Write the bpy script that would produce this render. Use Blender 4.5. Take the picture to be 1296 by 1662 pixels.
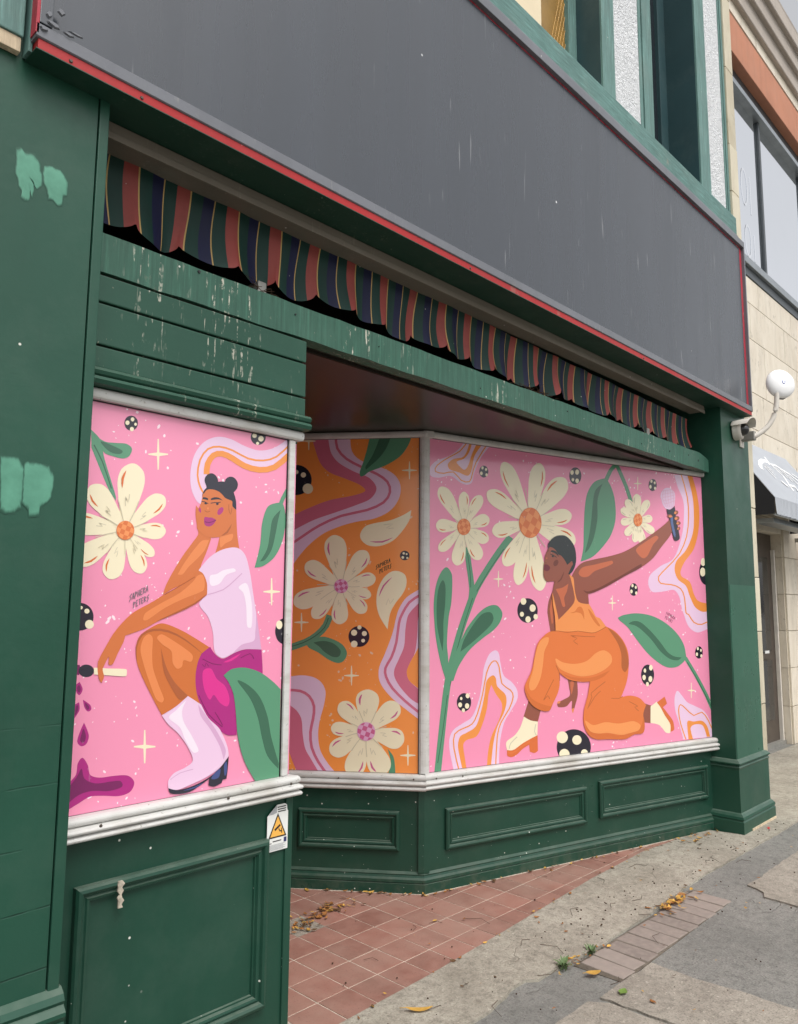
import bpy, bmesh, math, random
from mathutils import Vector, Matrix
from mathutils.geometry import tessellate_polygon
for o in list(bpy.data.objects): bpy.data.objects.remove(o)
SC=bpy.context.scene; COL=SC.collection
# ------------------------------------------------------------ camera
cam=bpy.data.cameras.new('camera'); co=bpy.data.objects.new('camera',cam); COL.objects.link(co); SC.camera=co
cam.sensor_fit='HORIZONTAL'; cam.sensor_width=36; cam.lens=36*1242.96/1296; cam.clip_start=.05; cam.clip_end=2000
yaw,pitch,roll=.7629,.1252,.0069
fw=Vector((math.cos(yaw)*math.cos(pitch),math.sin(yaw)*math.cos(pitch),math.sin(pitch)))
rt=Vector((math.sin(yaw),-math.cos(yaw),0)); up=rt.cross(fw)
r2=rt*math.cos(roll)+up*math.sin(roll); u2=up*math.cos(roll)-rt*math.sin(roll)
Mx=Matrix((r2,u2,-fw)).transposed().to_4x4(); Mx.translation=Vector((0,-2.1282,1.55)); co.matrix_world=Mx
# ------------------------------------------------------------ sky, sun, exposure (bright overcast)
SUN_EL,SUN_AZ=math.radians(58),math.radians(192)   # azimuth clockwise from +Y
W=bpy.data.worlds.new('World'); SC.world=W; W.use_nodes=True; nt=W.node_tree; nt.nodes.clear()
sky=nt.nodes.new('ShaderNodeTexSky'); sky.sky_type='NISHITA'; sky.sun_disc=False; sky.sun_elevation=SUN_EL; sky.sun_rotation=SUN_AZ
sky.air_density=1.0; sky.dust_density=4.0; sky.ozone_density=1.0
hs=nt.nodes.new('ShaderNodeHueSaturation'); hs.inputs['Saturation'].default_value=.12
bg=nt.nodes.new('ShaderNodeBackground'); bg.inputs['Strength'].default_value=.15
wo=nt.nodes.new('ShaderNodeOutputWorld')
nt.links.new(sky.outputs[0],hs.inputs['Color']); nt.links.new(hs.outputs[0],bg.inputs['Color']); nt.links.new(bg.outputs[0],wo.inputs[0])
sl=bpy.data.lights.new('sun','SUN'); sl.energy=.85; sl.angle=math.radians(30); sl.color=(1,.965,.92)
so=bpy.data.objects.new('sun',sl); COL.objects.link(so)
sd=Vector((math.sin(SUN_AZ)*math.cos(SUN_EL),math.cos(SUN_AZ)*math.cos(SUN_EL),math.sin(SUN_EL)))
so.rotation_euler=sd.to_track_quat('Z','Y').to_euler(); so.location=(0,-6,12)
SC.view_settings.view_transform='Standard'; SC.view_settings.look='None'; SC.view_settings.exposure=.47; SC.view_settings.gamma=1
SC.view_settings.use_curve_mapping=False
SC.render.resolution_x=798; SC.render.resolution_y=1024
# ------------------------------------------------------------ helpers
R=random.Random(7)
def lin(r,g,b):
    f=lambda c:(c/255/12.92 if c/255<=.04045 else ((c/255+.055)/1.055)**2.4)
    return (f(r),f(g),f(b),1)
def thing(name,label,cat,loc=(0,0,0),group=None):
    o=bpy.data.objects.new(name,None); o.empty_display_size=.1; COL.objects.link(o); o.location=loc
    return tag(o,label,cat,group)
def tag(o,label=None,cat=None,group=None,kind=None):
    if label: o['label']=label
    if cat: o['category']=cat
    if group: o['group']=group
    if kind: o['kind']=kind
    return o
MATRIX={}
def link(name,me,mat,parent=None,M=None):
    o=bpy.data.objects.new(name,me); COL.objects.link(o)
    if mat is not None and not me.materials: me.materials.append(mat)
    M=M or Matrix()
    if parent is not None:
        o.parent=parent; PM=MATRIX.get(parent.name)
        if PM is None:
            PM=Matrix.Translation(parent.location)
        o.matrix_parent_inverse=Matrix(); o.matrix_basis=PM.inverted()@M
    else: o.matrix_basis=M
    MATRIX[o.name]=M
    return o
class MB:
    def __init__(s): s.v=[]; s.f=[]
    def add(s,vs,fs):
        n=len(s.v); s.v+= [tuple(a) for a in vs]; s.f+= [tuple(i+n for i in f) for f in fs]; return s
    def box(s,x0,x1,y0,y1,z0,z1,c=0):
        if c<=0:
            return s.add([(x0,y0,z0),(x1,y0,z0),(x1,y1,z0),(x0,y1,z0),(x0,y0,z1),(x1,y0,z1),(x1,y1,z1),(x0,y1,z1)],[(3,2,1,0),(4,5,6,7),(0,1,5,4),(1,2,6,5),(2,3,7,6),(3,0,4,7)])
        bm=bmesh.new(); bmesh.ops.create_cube(bm,size=1)
        for q in bm.verts: q.co=Vector(((x0+x1)/2+q.co.x*(x1-x0),(y0+y1)/2+q.co.y*(y1-y0),(z0+z1)/2+q.co.z*(z1-z0)))
        bmesh.ops.bevel(bm,geom=bm.edges[:],offset=c,segments=2,affect='EDGES',profile=.6)
        bm.verts.index_update(); s.add([q.co[:] for q in bm.verts],[[q.index for q in f.verts] for f in bm.faces]); bm.free(); return s
    def prism(s,poly,z0,z1,taper=0):
        n=len(poly); cx=sum(p[0] for p in poly)/n; cy=sum(p[1] for p in poly)/n
        a=sum(poly[i][0]*poly[(i+1)%n][1]-poly[(i+1)%n][0]*poly[i][1] for i in range(n))
        if a<0: poly=poly[::-1]
        top=[(p[0]+(cx-p[0])*taper,p[1]+(cy-p[1])*taper,z1) for p in poly]
        vs=[(p[0],p[1],z0) for p in poly]+top
        tri=tessellate_polygon([[Vector(t) for t in top]])
        fs=[(i,(i+1)%n,n+(i+1)%n,n+i) for i in range(n)]
        for t in tri:
            p0,p1,p2=[top[i] for i in t]
            if (p1[0]-p0[0])*(p2[1]-p0[1])-(p2[0]-p0[0])*(p1[1]-p0[1])<0: t=t[::-1]
            fs.append(tuple(n+i for i in t)); fs.append(tuple(t[::-1]))
        return s.add(vs,fs)
    def extrude(s,prof,x0,x1,k0=0,k1=0):   # profile (outward w, z); ends mitred by k per unit w
        n=len(prof)
        vs=[(x0-k0*w,-w,z) for w,z in prof]+[(x1+k1*w,-w,z) for w,z in prof]
        fs=[(i,(i+1)%n,n+(i+1)%n,n+i) for i in range(n)]+[tuple(range(n))[::-1],tuple(range(n,2*n))]
        return s.add(vs,fs)
    def ring(s,x0,x1,z0,z1,prof):          # picture-frame moulding: (inset, proud)
        rows=[[(x0+i,-h,z0+i),(x1-i,-h,z0+i),(x1-i,-h,z1-i),(x0+i,-h,z1-i)] for i,h in prof]
        vs=[p for r in rows for p in r]; fs=[]
        for a in range(len(rows)-1):
            for k in range(4): fs.append((a*4+k,a*4+(k+1)%4,a*4+4+(k+1)%4,a*4+4+k))
        return s.add(vs,fs)
    def tube(s,path,rad,n=10,cap=True):
        rings=[]; path=[Vector(p) for p in path]
        for i,p in enumerate(path):
            d=(path[min(i+1,len(path)-1)]-path[max(i-1,0)]).normalized()
            a=d.cross(Vector((0,0,1)) if abs(d.z)<.95 else Vector((1,0,0))).normalized(); b=d.cross(a)
            r=rad[i] if isinstance(rad,(list,tuple)) else rad
            rings.append([p+a*r*math.cos(2*math.pi*k/n)+b*r*math.sin(2*math.pi*k/n) for k in range(n)])
        vs=[q for r in rings for q in r]; fs=[]
        for i in range(len(path)-1):
            for k in range(n): fs.append((i*n+k,i*n+(k+1)%n,(i+1)*n+(k+1)%n,(i+1)*n+k))
        if cap: fs+= [tuple(range(n))[::-1],tuple((len(path)-1)*n+k for k in range(n))]
        return s.add(vs,fs)
    def lathe(s,prof,n=28,M=None):         # (r,z) about local Z
        vs=[];M=M or Matrix()
        for r,z in prof:
            for k in range(n): vs.append(M@Vector((r*math.cos(2*math.pi*k/n),r*math.sin(2*math.pi*k/n),z)))
        fs=[]
        for i in range(len(prof)-1):
            for k in range(n): fs.append((i*n+k,i*n+(k+1)%n,(i+1)*n+(k+1)%n,(i+1)*n+k))
        fs.append(tuple((len(prof)-1)*n+k for k in range(n)))
        return s.add(vs,fs)
    def mesh(s,name,smooth=False):
        me=bpy.data.meshes.new(name); me.from_pydata([tuple(v) for v in s.v],[],s.f); me.update()
        bm=bmesh.new(); bm.from_mesh(me); bmesh.ops.recalc_face_normals(bm,faces=bm.faces[:]) if smooth!='keep' else None
        bm.to_mesh(me); bm.free()
        if smooth is True:
            for p in me.polygons: p.use_smooth=True
        return me
    def build(s,name,mat,parent=None,M=None,smooth=False): return link(name,s.mesh(name,smooth),mat,parent,M)
def frame(o,d):
    d=Vector((d[0],d[1],0)).normalized(); M=Matrix((d,Vector((-d.y,d.x,0)),Vector((0,0,1)))).transposed().to_4x4(); M.translation=Vector((o[0],o[1],0)); return M
# ------------------------------------------------------------ materials
class N:
    def __init__(s,name):
        s.m=bpy.data.materials.new(name); s.m.use_nodes=True; s.t=s.m.node_tree; s.b=s.t.nodes['Principled BSDF']
        g=s.t.nodes.new('ShaderNodeNewGeometry'); s.pos=g.outputs['Position']
    def n(s,t,**k):
        q=s.t.nodes.new('ShaderNode'+t)
        for a,b in k.items(): setattr(q,a,b)
        return q
    def l(s,a,b): s.t.links.new(a,b)
    def scale(s,v,src=None):
        q=s.n('VectorMath',operation='MULTIPLY'); s.l(src or s.pos,q.inputs[0]); q.inputs[1].default_value=v; return q.outputs[0]
    def noise(s,sc,det=4,rough=.55,vec=None,dist=0):
        q=s.n('TexNoise'); s.l(vec or s.pos,q.inputs['Vector']); q.inputs['Scale'].default_value=sc; q.inputs['Detail'].default_value=det; q.inputs['Roughness'].default_value=rough; q.inputs['Distortion'].default_value=dist
        return q.outputs['Fac']
    def vor(s,sc,vec=None,feature='F1'):
        q=s.n('TexVoronoi',feature=feature); s.l(vec or s.pos,q.inputs['Vector']); q.inputs['Scale'].default_value=sc; return q
    def ramp(s,f,a,b,lo=0.,hi=1.):
        q=s.n('MapRange'); s.l(f,q.inputs[0]); q.inputs[1].default_value=a; q.inputs[2].default_value=b; q.inputs[3].default_value=lo; q.inputs[4].default_value=hi; return q.outputs[0]
    def math(s,op,a,b=None):
        q=s.n('Math',operation=op)
        for i,x in enumerate((a,b)):
            if x is None: continue
            if isinstance(x,(int,float)): q.inputs[i].default_value=x
            else: s.l(x,q.inputs[i])
        return q.outputs[0]
    def mix(s,f,a,b,blend='MIX'):
        q=s.n('Mix',data_type='RGBA',blend_type=blend)
        if isinstance(f,(int,float)): q.inputs[0].default_value=f
        else: s.l(f,q.inputs[0])
        for i,x in ((6,a),(7,b)):
            if isinstance(x,tuple): q.inputs[i].default_value=x
            else: s.l(x,q.inputs[i])
        return q.outputs[2]
    def rand(s): return s.n('ObjectInfo').outputs['Random']
    def bump(s,h,strength=.3,dist=.005):
        q=s.n('Bump'); q.inputs['Strength'].default_value=strength; q.inputs['Distance'].default_value=dist; s.l(h,q.inputs['Height']); s.l(q.outputs[0],s.b.inputs['Normal'])
    def done(s,col,rough,spec=.5,metal=0):
        if isinstance(col,tuple): s.b.inputs['Base Color'].default_value=col
        else: s.l(col,s.b.inputs['Base Color'])
        if isinstance(rough,(int,float)): s.b.inputs['Roughness'].default_value=rough
        else: s.l(rough,s.b.inputs['Roughness'])
        s.b.inputs['Specular IOR Level'].default_value=spec; s.b.inputs['Metallic'].default_value=metal
        return s.m
def mul(c,k): return (c[0]*k,c[1]*k,c[2]*k,1)
def paint(name,col,rough=.4,fleck=.5,drip=0,worn=0,grain=0,cracks=0,bumpy=.25,dust=.06):
    m=N(name)
    a=m.noise(1.3,5); c=m.mix(m.ramp(a,.3,.72),mul(col,.86),mul(col,1.12))
    st=m.noise(9,5,.6,m.scale((1,1,.12))); c=m.mix(m.ramp(st,.52,.75,0,.35),c,mul(col,.72))
    h=m.noise(38,3)
    if dust: c=m.mix(m.math('MULTIPLY',m.ramp(m.noise(3.1,6,.7),.5,.8),dust),c,lin(150,155,145))
    if grain:
        g=m.noise(26,6,.65,m.scale((.25,.25,3) if grain==1 else (3,3,.16))); c=m.mix(m.ramp(g,.5,.66,0,.6),c,mul(col,.55)); c=m.mix(m.ramp(g,.46,.34,0,.5),c,mul(col,1.7)); h=m.math('ADD',h,m.math('MULTIPLY',g,1.5))
    if cracks:
        z=m.n('SeparateXYZ'); m.l(m.pos,z.inputs[0])
        w=m.n('Math',operation='PINGPONG'); m.l(m.math('ADD',z.outputs[2],m.math('MULTIPLY',m.noise(7,4),.012)),w.inputs[0]); w.inputs[1].default_value=.0775
        lo=m.ramp(z.outputs[2],1.18,1.26,1,0)
        k=m.math('MULTIPLY',m.math('MULTIPLY',m.ramp(w.outputs[0],.0028,.0008,0,1),lo),m.ramp(m.noise(9,3),.42,.58))
        c=m.mix(m.math('MULTIPLY',k,.75),c,mul(col,.35)); h=m.math('SUBTRACT',h,m.math('MULTIPLY',k,3.))
    if worn:
        w=m.noise(5,7,.7,m.scale((1,1,.55))); c=m.mix(m.ramp(w,.66,.69,0,worn),c,lin(150,140,125))
    if drip:
        d=m.noise(95,3,.5,m.scale((1,1,.09))); br=m.noise(30,4,.65,m.scale((1,1,.8))); cl=m.noise(3.2,4,.6,m.scale((1,1,.35)))
        f=m.math('MULTIPLY',m.math('MULTIPLY',m.ramp(d,.58,.63),m.ramp(br,.47,.56)),m.ramp(cl,.52,.62)); c=m.mix(m.math('MULTIPLY',f,drip),c,lin(205,200,184))
        f2=m.math('MULTIPLY',m.ramp(m.noise(50,5,.7,m.scale((1,1,.5))),.64,.68),m.ramp(m.noise(6,3),.5,.62)); c=m.mix(m.math('MULTIPLY',f2,drip*.8),c,lin(190,184,165))
    if fleck:
        q=m.vor(19); d=m.ramp(q.outputs['Distance'],.05,.085,1,0); sp=m.n('SeparateColor'); m.l(q.outputs['Color'],sp.inputs[0])
        f=m.math('MULTIPLY',d,m.ramp(sp.outputs[0],1-.16*fleck,1-.15*fleck)); c=m.mix(f,c,lin(215,215,205))
    gn=m.n('NewGeometry'); nz=m.n('SeparateXYZ'); m.l(gn.outputs['Normal'],nz.inputs[0]); c=m.mix(m.math('MULTIPLY',m.ramp(nz.outputs[2],.45,.95,0,.24),m.ramp(m.noise(12,5),.3,.6,.4,1)),c,lin(168,172,160))
    if fleck>1.5:
        q=m.vor(52); d=m.ramp(q.outputs['Distance'],.07,.12,1,0); sp=m.n('SeparateColor'); m.l(q.outputs['Color'],sp.inputs[0]); c=m.mix(m.math('MULTIPLY',d,m.ramp(sp.outputs[1],.90,.92)),c,lin(170,176,168))
        zz=m.n('SeparateXYZ'); m.l(m.pos,zz.inputs[0]); c=m.mix(m.math('MULTIPLY',m.ramp(zz.outputs[2],.02,.16,1,0),m.ramp(m.noise(14,5,.7),.45,.68,0,.22)),c,lin(120,114,100))
    m.bump(h,bumpy,.002)
    r=m.ramp(m.noise(4.3,4),.3,.7,rough-.07,rough+.1)
    return m.done(c,r,.36)
GREEN=lin(34,76,60)
M={}
M['green']=paint('green_paint',GREEN,.36,.45,0,0,0,0,.18)
M['green_crack']=paint('cracked_green_paint',GREEN,.36,.3,0,0,0,1,.3)
M['green_beam']=paint('weathered_green_paint',lin(54,95,79),.5,1.6,.9,.2,2,0,.5,.1)
M['green_board']=paint('drip_stained_green_paint',lin(36,77,61),.4,.6,.7,0,0,0,.3,.06)
M['green_riser']=paint('spattered_green_paint',lin(30,67,53),.34,1.9,0,0,0,0,.25,.06)
M['green_wood']=paint('weathered_green_wood',lin(92,128,122),.6,.2,0,.5,1,0,.7,.25)
M['green_woodv']=paint('weathered_green_upright',lin(98,132,126),.6,.2,0,.35,2,0,.6,.25)
M['green_dark']=paint('dark_green_reveal',lin(44,72,76),.5,.15,0,0,0,0,.2,.1)
M['green_shaded']=paint('shade_darkened_green_paint',lin(30,64,51),.45,.5,.1,0,0,0,.2,.1)  # green paint darkened so its colour carries the shade under the sign
def touchup():
    m=N('touch_up_green_paint'); at=m.n('Attribute'); at.attribute_name='fade'; s=m.noise(60,4,.6,m.scale((1,1,.14))); a=m.noise(16,4)
    k=m.ramp(m.math('ADD',at.outputs['Fac'],m.math('MULTIPLY',m.math('SUBTRACT',s,.5),.9)),.15,.6)
    c=m.mix(m.ramp(a,.35,.7),lin(92,152,128),lin(76,132,110)); c=m.mix(k,mul(GREEN,1.08),c); m.bump(s,.3,.0015); return m.done(c,.5,.4)
M['touchup']=touchup()
M['repaint']=paint('newer_green_paint',lin(46,94,75),.3,.15,0,0,0,0,.15,0)
M['red']=paint('red_paint',lin(168,34,36),.45,.3,0,.25,0,0,.4,.05)
M['red_worn']=paint('flaking_red_paint',lin(176,50,66),.5,1.2,.5,.7,2,0,.6,.1)
def sign_mat():
    m=N('dark_grey_sign_face'); c0=lin(45,51,60)
    s=m.noise(5,5,.6,m.scale((1,1,.06))); c=m.mix(m.ramp(s,.35,.7),mul(c0,.93),mul(c0,1.1))
    c=m.mix(m.ramp(m.noise(.9,4),.35,.7,0,.3),c,mul(c0,.85))
    d=m.noise(34,2,.5,m.scale((1,1,.06))); e=m.noise(2.3,3); f=m.math('MULTIPLY',m.ramp(d,.665,.70),m.ramp(e,.5,.6)); c=m.mix(m.math('MULTIPLY',f,.22),c,lin(205,205,205))
    q=m.vor(6.5); dd=m.ramp(q.outputs['Distance'],.035,.05,1,0); sp=m.n('SeparateColor'); m.l(q.outputs['Color'],sp.inputs[0]); c=m.mix(m.math('MULTIPLY',dd,m.ramp(sp.outputs[0],.86,.87)),c,lin(225,225,225))
    m.bump(m.math('ADD',m.noise(1.6,3),m.math('MULTIPLY',m.noise(9,4,.6,m.scale((1,1,.1))),.25)),.16,.012)
    return m.done(c,m.ramp(m.noise(7,5,.6,m.scale((1,1,.1))),.3,.7,.2,.34),1.)
M['sign']=sign_mat()
M['sign_frame']=paint('grey_metal_frame',lin(112,114,120),.42,.35,.15,.1,0,0,.3,.1)
def white_metal():
    m=N('weathered_white_metal'); c0=lin(202,201,197)
    a=m.noise(14,6,.7,m.scale((.35,.35,1.5))); c=m.mix(m.ramp(a,.48,.74,0,.6),c0,lin(160,153,140))
    b=m.noise(60,4); c=m.mix(m.ramp(b,.66,.72,0,.7),c,lin(120,112,98))
    q=m.noise(4,3); c=m.mix(m.ramp(q,.52,.75,0,.5),c,lin(148,141,128))
    m.bump(b,.25,.002); return m.done(c,.42,.5)
M['white']=white_metal()
def vinyl():
    m=N('glossy_printed_vinyl'); a=m.n('Attribute'); a.attribute_name='ink'
    m.bump(m.noise(1.7,3),.09,.02); 
    m.b.inputs['Coat Weight'].default_value=.35; m.b.inputs['Coat Roughness'].default_value=.05
    sc=m.math('MULTIPLY',m.ramp(m.noise(45,5,.7,m.scale((1,1,.4))),.66,.7),m.ramp(m.noise(2.2,3),.52,.62))
    return m.done(m.mix(m.math('MULTIPLY',sc,.25),a.outputs['Color'],lin(230,226,220)),m.ramp(m.noise(3,4),.3,.7,.12,.26),.5)
M['vinyl']=vinyl()
def simple(name,col,rough=.5,spec=.5,metal=0,var=.12,sc=8,b=.15):
    m=N(name); a=m.noise(sc,5); c=m.mix(m.ramp(a,.3,.7),mul(col,1-var),mul(col,1+var)); m.bump(m.noise(sc*6,3),b,.002); return m.done(c,rough,spec,metal)
M['glass_dark']=simple('dark_window_glass',lin(30,36,42),.05,.6,0,.05)
M['ceiling']=simple('dark_brown_gloss_ceiling',lin(54,53,45),.3,.4,0,.18,1.2,.06)
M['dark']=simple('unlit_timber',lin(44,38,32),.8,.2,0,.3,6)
M['black']=simple('black_plastic',lin(26,26,28),.35)
M['housing']=paint('dusty_grey_metal',lin(120,112,100),.6,.5,.1,.3,0,0,.5,.3)
M['timber']=paint('bare_cream_timber',lin(205,186,158),.8,.1,0,.3,2,0,.8,.1)
def valance_mat():
    m=N('striped_canvas'); x=m.n('SeparateXYZ'); 
    tc=m.n('Attribute'); tc.attribute_name='cloth'; m.l(tc.outputs['Vector'],x.inputs[0])
    f=m.math('FRACT',m.math('DIVIDE',m.math('SUBTRACT',x.outputs[0],.083),.2005))
    r=m.n('ValToRGB'); r.color_ramp.interpolation='CONSTANT'; m.l(f,r.inputs[0])
    st=[(0,lin(152,70,64)),(.247,lin(192,158,98)),(.275,lin(14,54,46)),(.515,lin(16,21,60)),(.735,lin(186,154,96)),(.758,lin(14,54,46))]
    e=r.color_ramp.elements; e[0].position=0; e[0].color=st[0][1]; e[1].position=st[1][0]; e[1].color=st[1][1]
    for p,c in st[2:]: q=e.new(p); q.color=c
    c=m.mix(m.ramp(m.noise(6,6,.7),.45,.75,0,.3),r.outputs[0],lin(34,36,34)); 
    q=m.vor(30); dd=m.ramp(q.outputs['Distance'],.07,.1,1,0); sp=m.n('SeparateColor'); m.l(q.outputs['Color'],sp.inputs[0]); c=m.mix(m.math('MULTIPLY',dd,m.ramp(sp.outputs[0],.95,.96)),c,lin(190,190,180))
    m.bump(m.noise(250,2),.15,.001); return m.done(c,.55,.35)
M['valance']=valance_mat()
def roughcast():
    m=N('white_roughcast'); a=m.noise(34,6,.7); q=m.noise(75,4,.6); c=m.mix(m.ramp(a,.42,.62),lin(222,224,226),lin(242,243,244))
    c=m.mix(m.ramp(m.noise(2,5,.6,m.scale((1,1,.3))),.55,.8,0,.3),c,lin(160,160,158)); m.bump(m.math('ADD',a,q),1,.02); return m.done(c,.85,.3)
M['rough']=roughcast()
def stone(name,c0,c1,pits=1,v=.16):
    m=N(name); r=m.rand(); off=m.n('CombineXYZ'); m.l(m.math('MULTIPLY',r,37.),off.inputs[0]); m.l(m.math('MULTIPLY',r,19.),off.inputs[2])
    ad=m.n('VectorMath',operation='ADD'); m.l(m.pos,ad.inputs[0]); m.l(off.outputs[0],ad.inputs[1])
    a=m.noise(3.5,7,.65,m.scale((1,1,.45),ad.outputs[0]),1.2); c=m.mix(m.ramp(a,.3,.7),c0,c1)
    c=m.mix(v,c,m.mix(r,mul(c0,.8),mul(c1,1.15)))
    p=m.noise(28,5,.7,m.scale((1,1,.5),ad.outputs[0])); k=m.math('MULTIPLY',m.ramp(p,.58,.64),m.ramp(m.noise(2.6,3,.5,ad.outputs[0]),.45,.6))
    c=m.mix(m.math('MULTIPLY',k,.55*pits),c,mul(c0,.45)); c=m.mix(m.ramp(m.noise(6,6,.7,m.scale((1,1,.2),ad.outputs[0])),.5,.7,0,.4),c,mul(c0,.72)); m.bump(m.math('SUBTRACT',a,k),.35,.004); return m.done(c,.5,.4)
M['travertine']=stone('travertine',lin(206,194,174),lin(228,219,203))
M['sandstone']=stone('buff_stone',lin(190,178,150),lin(214,206,184),.6,.5)
M['tile']=None
def tile_mat():
    m=N('red_clay_tile'); r=m.rand(); c=m.mix(r,lin(126,83,72),lin(154,104,91))
    a=m.noise(9,6,.65); c=m.mix(m.ramp(a,.35,.75,0,.6),c,lin(170,128,114)); b=m.noise(2.2,5,.7); c=m.mix(m.ramp(b,.5,.75,0,.5),c,lin(116,84,74))
    q=m.vor(40); dd=m.ramp(q.outputs['Distance'],.08,.12,1,0); sp=m.n('SeparateColor'); m.l(q.outputs['Color'],sp.inputs[0]); c=m.mix(m.math('MULTIPLY',dd,m.ramp(sp.outputs[0],.95,.96)),c,lin(60,48,42))
    c=m.mix(m.ramp(m.noise(1.7,6,.7),.38,.7,.05,.5),c,lin(168,146,132)); c=m.mix(m.ramp(m.noise(150,3),.6,.7,0,.4),c,lin(92,70,62))
    m.bump(m.noise(60,4),.3,.002); return m.done(c,m.ramp(a,.3,.7,.5,.7),.35)
M['tile']=tile_mat()
def concrete(name,c0,c1,agg=.5,dark=.5,sc=1.,bs=.5):
    m=N(name); a=m.noise(2.4*sc,7,.65); c=m.mix(m.ramp(a,.32,.7),c0,c1)
    g=m.noise(120*sc,3,.6); c=m.mix(m.ramp(g,.52,.7,0,agg),c,mul(c0,.55)); g2=m.noise(70*sc,2,.5); c=m.mix(m.ramp(g2,.64,.72,0,agg*.8),c,mul(c1,1.25))
    d=m.noise(7*sc,6,.75); c=m.mix(m.ramp(d,.56,.74,0,dark),c,mul(c0,.62))
    q=m.vor(23*sc); dd=m.ramp(q.outputs['Distance'],.06,.1,1,0); sp=m.n('SeparateColor'); m.l(q.outputs['Color'],sp.inputs[0]); c=m.mix(m.math('MULTIPLY',dd,m.ramp(sp.outputs[0],.9,.91)),c,mul(c0,.3))
    mid=m.noise(26*sc,6,.75); c=m.mix(m.ramp(mid,.36,.5,.55,0),c,mul(c0,.55)); c=m.mix(m.ramp(mid,.55,.7,0,.45),c,mul(c1,1.2))
    wv=m.n('VectorMath',operation='ADD'); nz=m.n('TexNoise'); nz.inputs['Scale'].default_value=5; m.l(m.pos,nz.inputs['Vector']); m.l(m.pos,wv.inputs[0]); sv=m.scale((.22,.22,.22),nz.outputs['Color']); m.l(sv,wv.inputs[1])
    ck=m.vor(1.5*sc,wv.outputs[0],'DISTANCE_TO_EDGE'); k=m.math('MULTIPLY',m.ramp(ck.outputs['Distance'],.002,.006,1,0),m.ramp(m.noise(1.9,3),.5,.58)); c=m.mix(m.math('MULTIPLY',k,.1),c,mul(c0,.4))
    st=m.noise(1.1,5,.6); c=m.mix(m.ramp(st,.5,.72,0,.4),c,mul(c0,.7))
    m.bump(m.math('SUBTRACT',m.math('ADD',m.math('ADD',g,d),m.math('MULTIPLY',a,1.5)),m.math('MULTIPLY',k,.6)),bs,.006); return m.done(c,.85,.3)
M['concrete']=concrete('weathered_concrete',lin(146,139,126),lin(178,172,158),.7,.6,1.,.8)
M['slab']=concrete('exposed_aggregate_concrete',lin(144,137,126),lin(168,161,149),1.,.4)
M['asphalt']=concrete('worn_asphalt',lin(122,121,116),lin(141,139,133),.9,.35,.8,.9)
M['mortar']=concrete('pale_mortar',lin(184,164,149),lin(212,197,181),.4,.6)
M['cement']=concrete('rough_cement',lin(138,128,116),lin(166,157,144),.6,.5)
def brick_mat():
    m=N('purple_brown_brick'); r=m.rand(); c=m.mix(r,lin(128,118,111),lin(148,137,129)); a=m.noise(30,5); c=m.mix(m.ramp(a,.4,.7,0,.5),c,lin(160,148,138)); m.bump(a,.5,.004); return m.done(c,.85,.3)
M['brick']=brick_mat()
M['grout']=concrete('dirty_grout',lin(96,88,78),lin(120,112,100),.4,.4)
M['terracotta']=paint('terracotta_render',lin(186,128,102),.8,0,0,0,0,0,.3,.1)
M['cornice']=paint('grey_cornice_paint',lin(176,166,156),.75,0,0,0,0,0,.3,.1)
M['metal']=simple('grey_aluminium',lin(150,156,160),.35,.5,.6,.1)
M['metal_dark']=simple('charcoal_window_metal',lin(72,78,82),.4,.5,.2,.1)
M['window_sky']=simple('reflecting_window_glass',lin(238,240,244),.05,1.,1.,.02,.7,.0)
M['ghost']=simple('pale_window_lettering',lin(250,251,253),.14,.6,1.,.02)
M['awning']=simple('pale_grey_canvas',lin(168,172,178),.65,.35,0,.05,3)
M['awning_side']=simple('charcoal_canvas',lin(34,35,38),.75,.3,0,.1,4)
M['white_print']=simple('white_print',lin(240,240,240),.5,.4,0,.02)
M['bronze']=simple('bronze_door_metal',lin(84,74,66),.4,.5,.3,.12)
M['door_glass']=simple('dim_door_glass',lin(44,44,46),.06,.6)
M['cam_white']=simple('off_white_plastic',lin(214,208,198),.4,.5,0,.08,12)
M['cam_grey']=simple('grey_galvanised_metal',lin(150,148,142),.45,.5,.35,.12,14)
M['dome']=simple('smoked_dome',lin(16,16,18),.04,.8)
M['blue_mark']=simple('blue_mark',lin(60,90,190),.4)
M['paper']=simple('sticker_paper',lin(226,226,222),.5,.4,0,.03)
M['yellow']=simple('sticker_yellow',lin(236,178,84),.5,.4,0,.03)
M['ink_black']=simple('sticker_black',lin(40,32,30),.5)
M['ink_grey']=simple('sticker_fine_print',lin(160,162,164),.6)
M['ink_blue']=simple('sticker_blue',lin(52,54,100),.5)
M['leaf_y']=simple('yellow_leaf',lin(192,150,70),.6,.4,0,.3,30)
M['leaf_o']=simple('orange_brown_leaf',lin(150,100,54),.7,.3,0,.4,20)
M['leaf_g']=simple('green_leaf',lin(104,132,58),.6,.4,0,.3,30)
M['leaf_b']=simple('dry_brown_leaf',lin(96,72,50),.8,.2,0,.4,20)
M['weed']=simple('weed_green',lin(96,118,76),.6,.4,0,.3,40)
M['twig']=simple('twig_brown',lin(70,52,40),.8,.2,0,.3,40)
M['blind']=simple('cream_blind',lin(226,210,180),.8,.2,0,.06,3)
M['mesh']=simple('amber_wired_glass',lin(146,112,52),.3,.5,0,.2,5)
M['rear']=simple('rendered_wall',lin(150,148,142),.85,.2,0,.1,2)
M['lichen']=simple('peeling_residue',lin(176,166,150),.9,.2,0,.4,60,.8)
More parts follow.
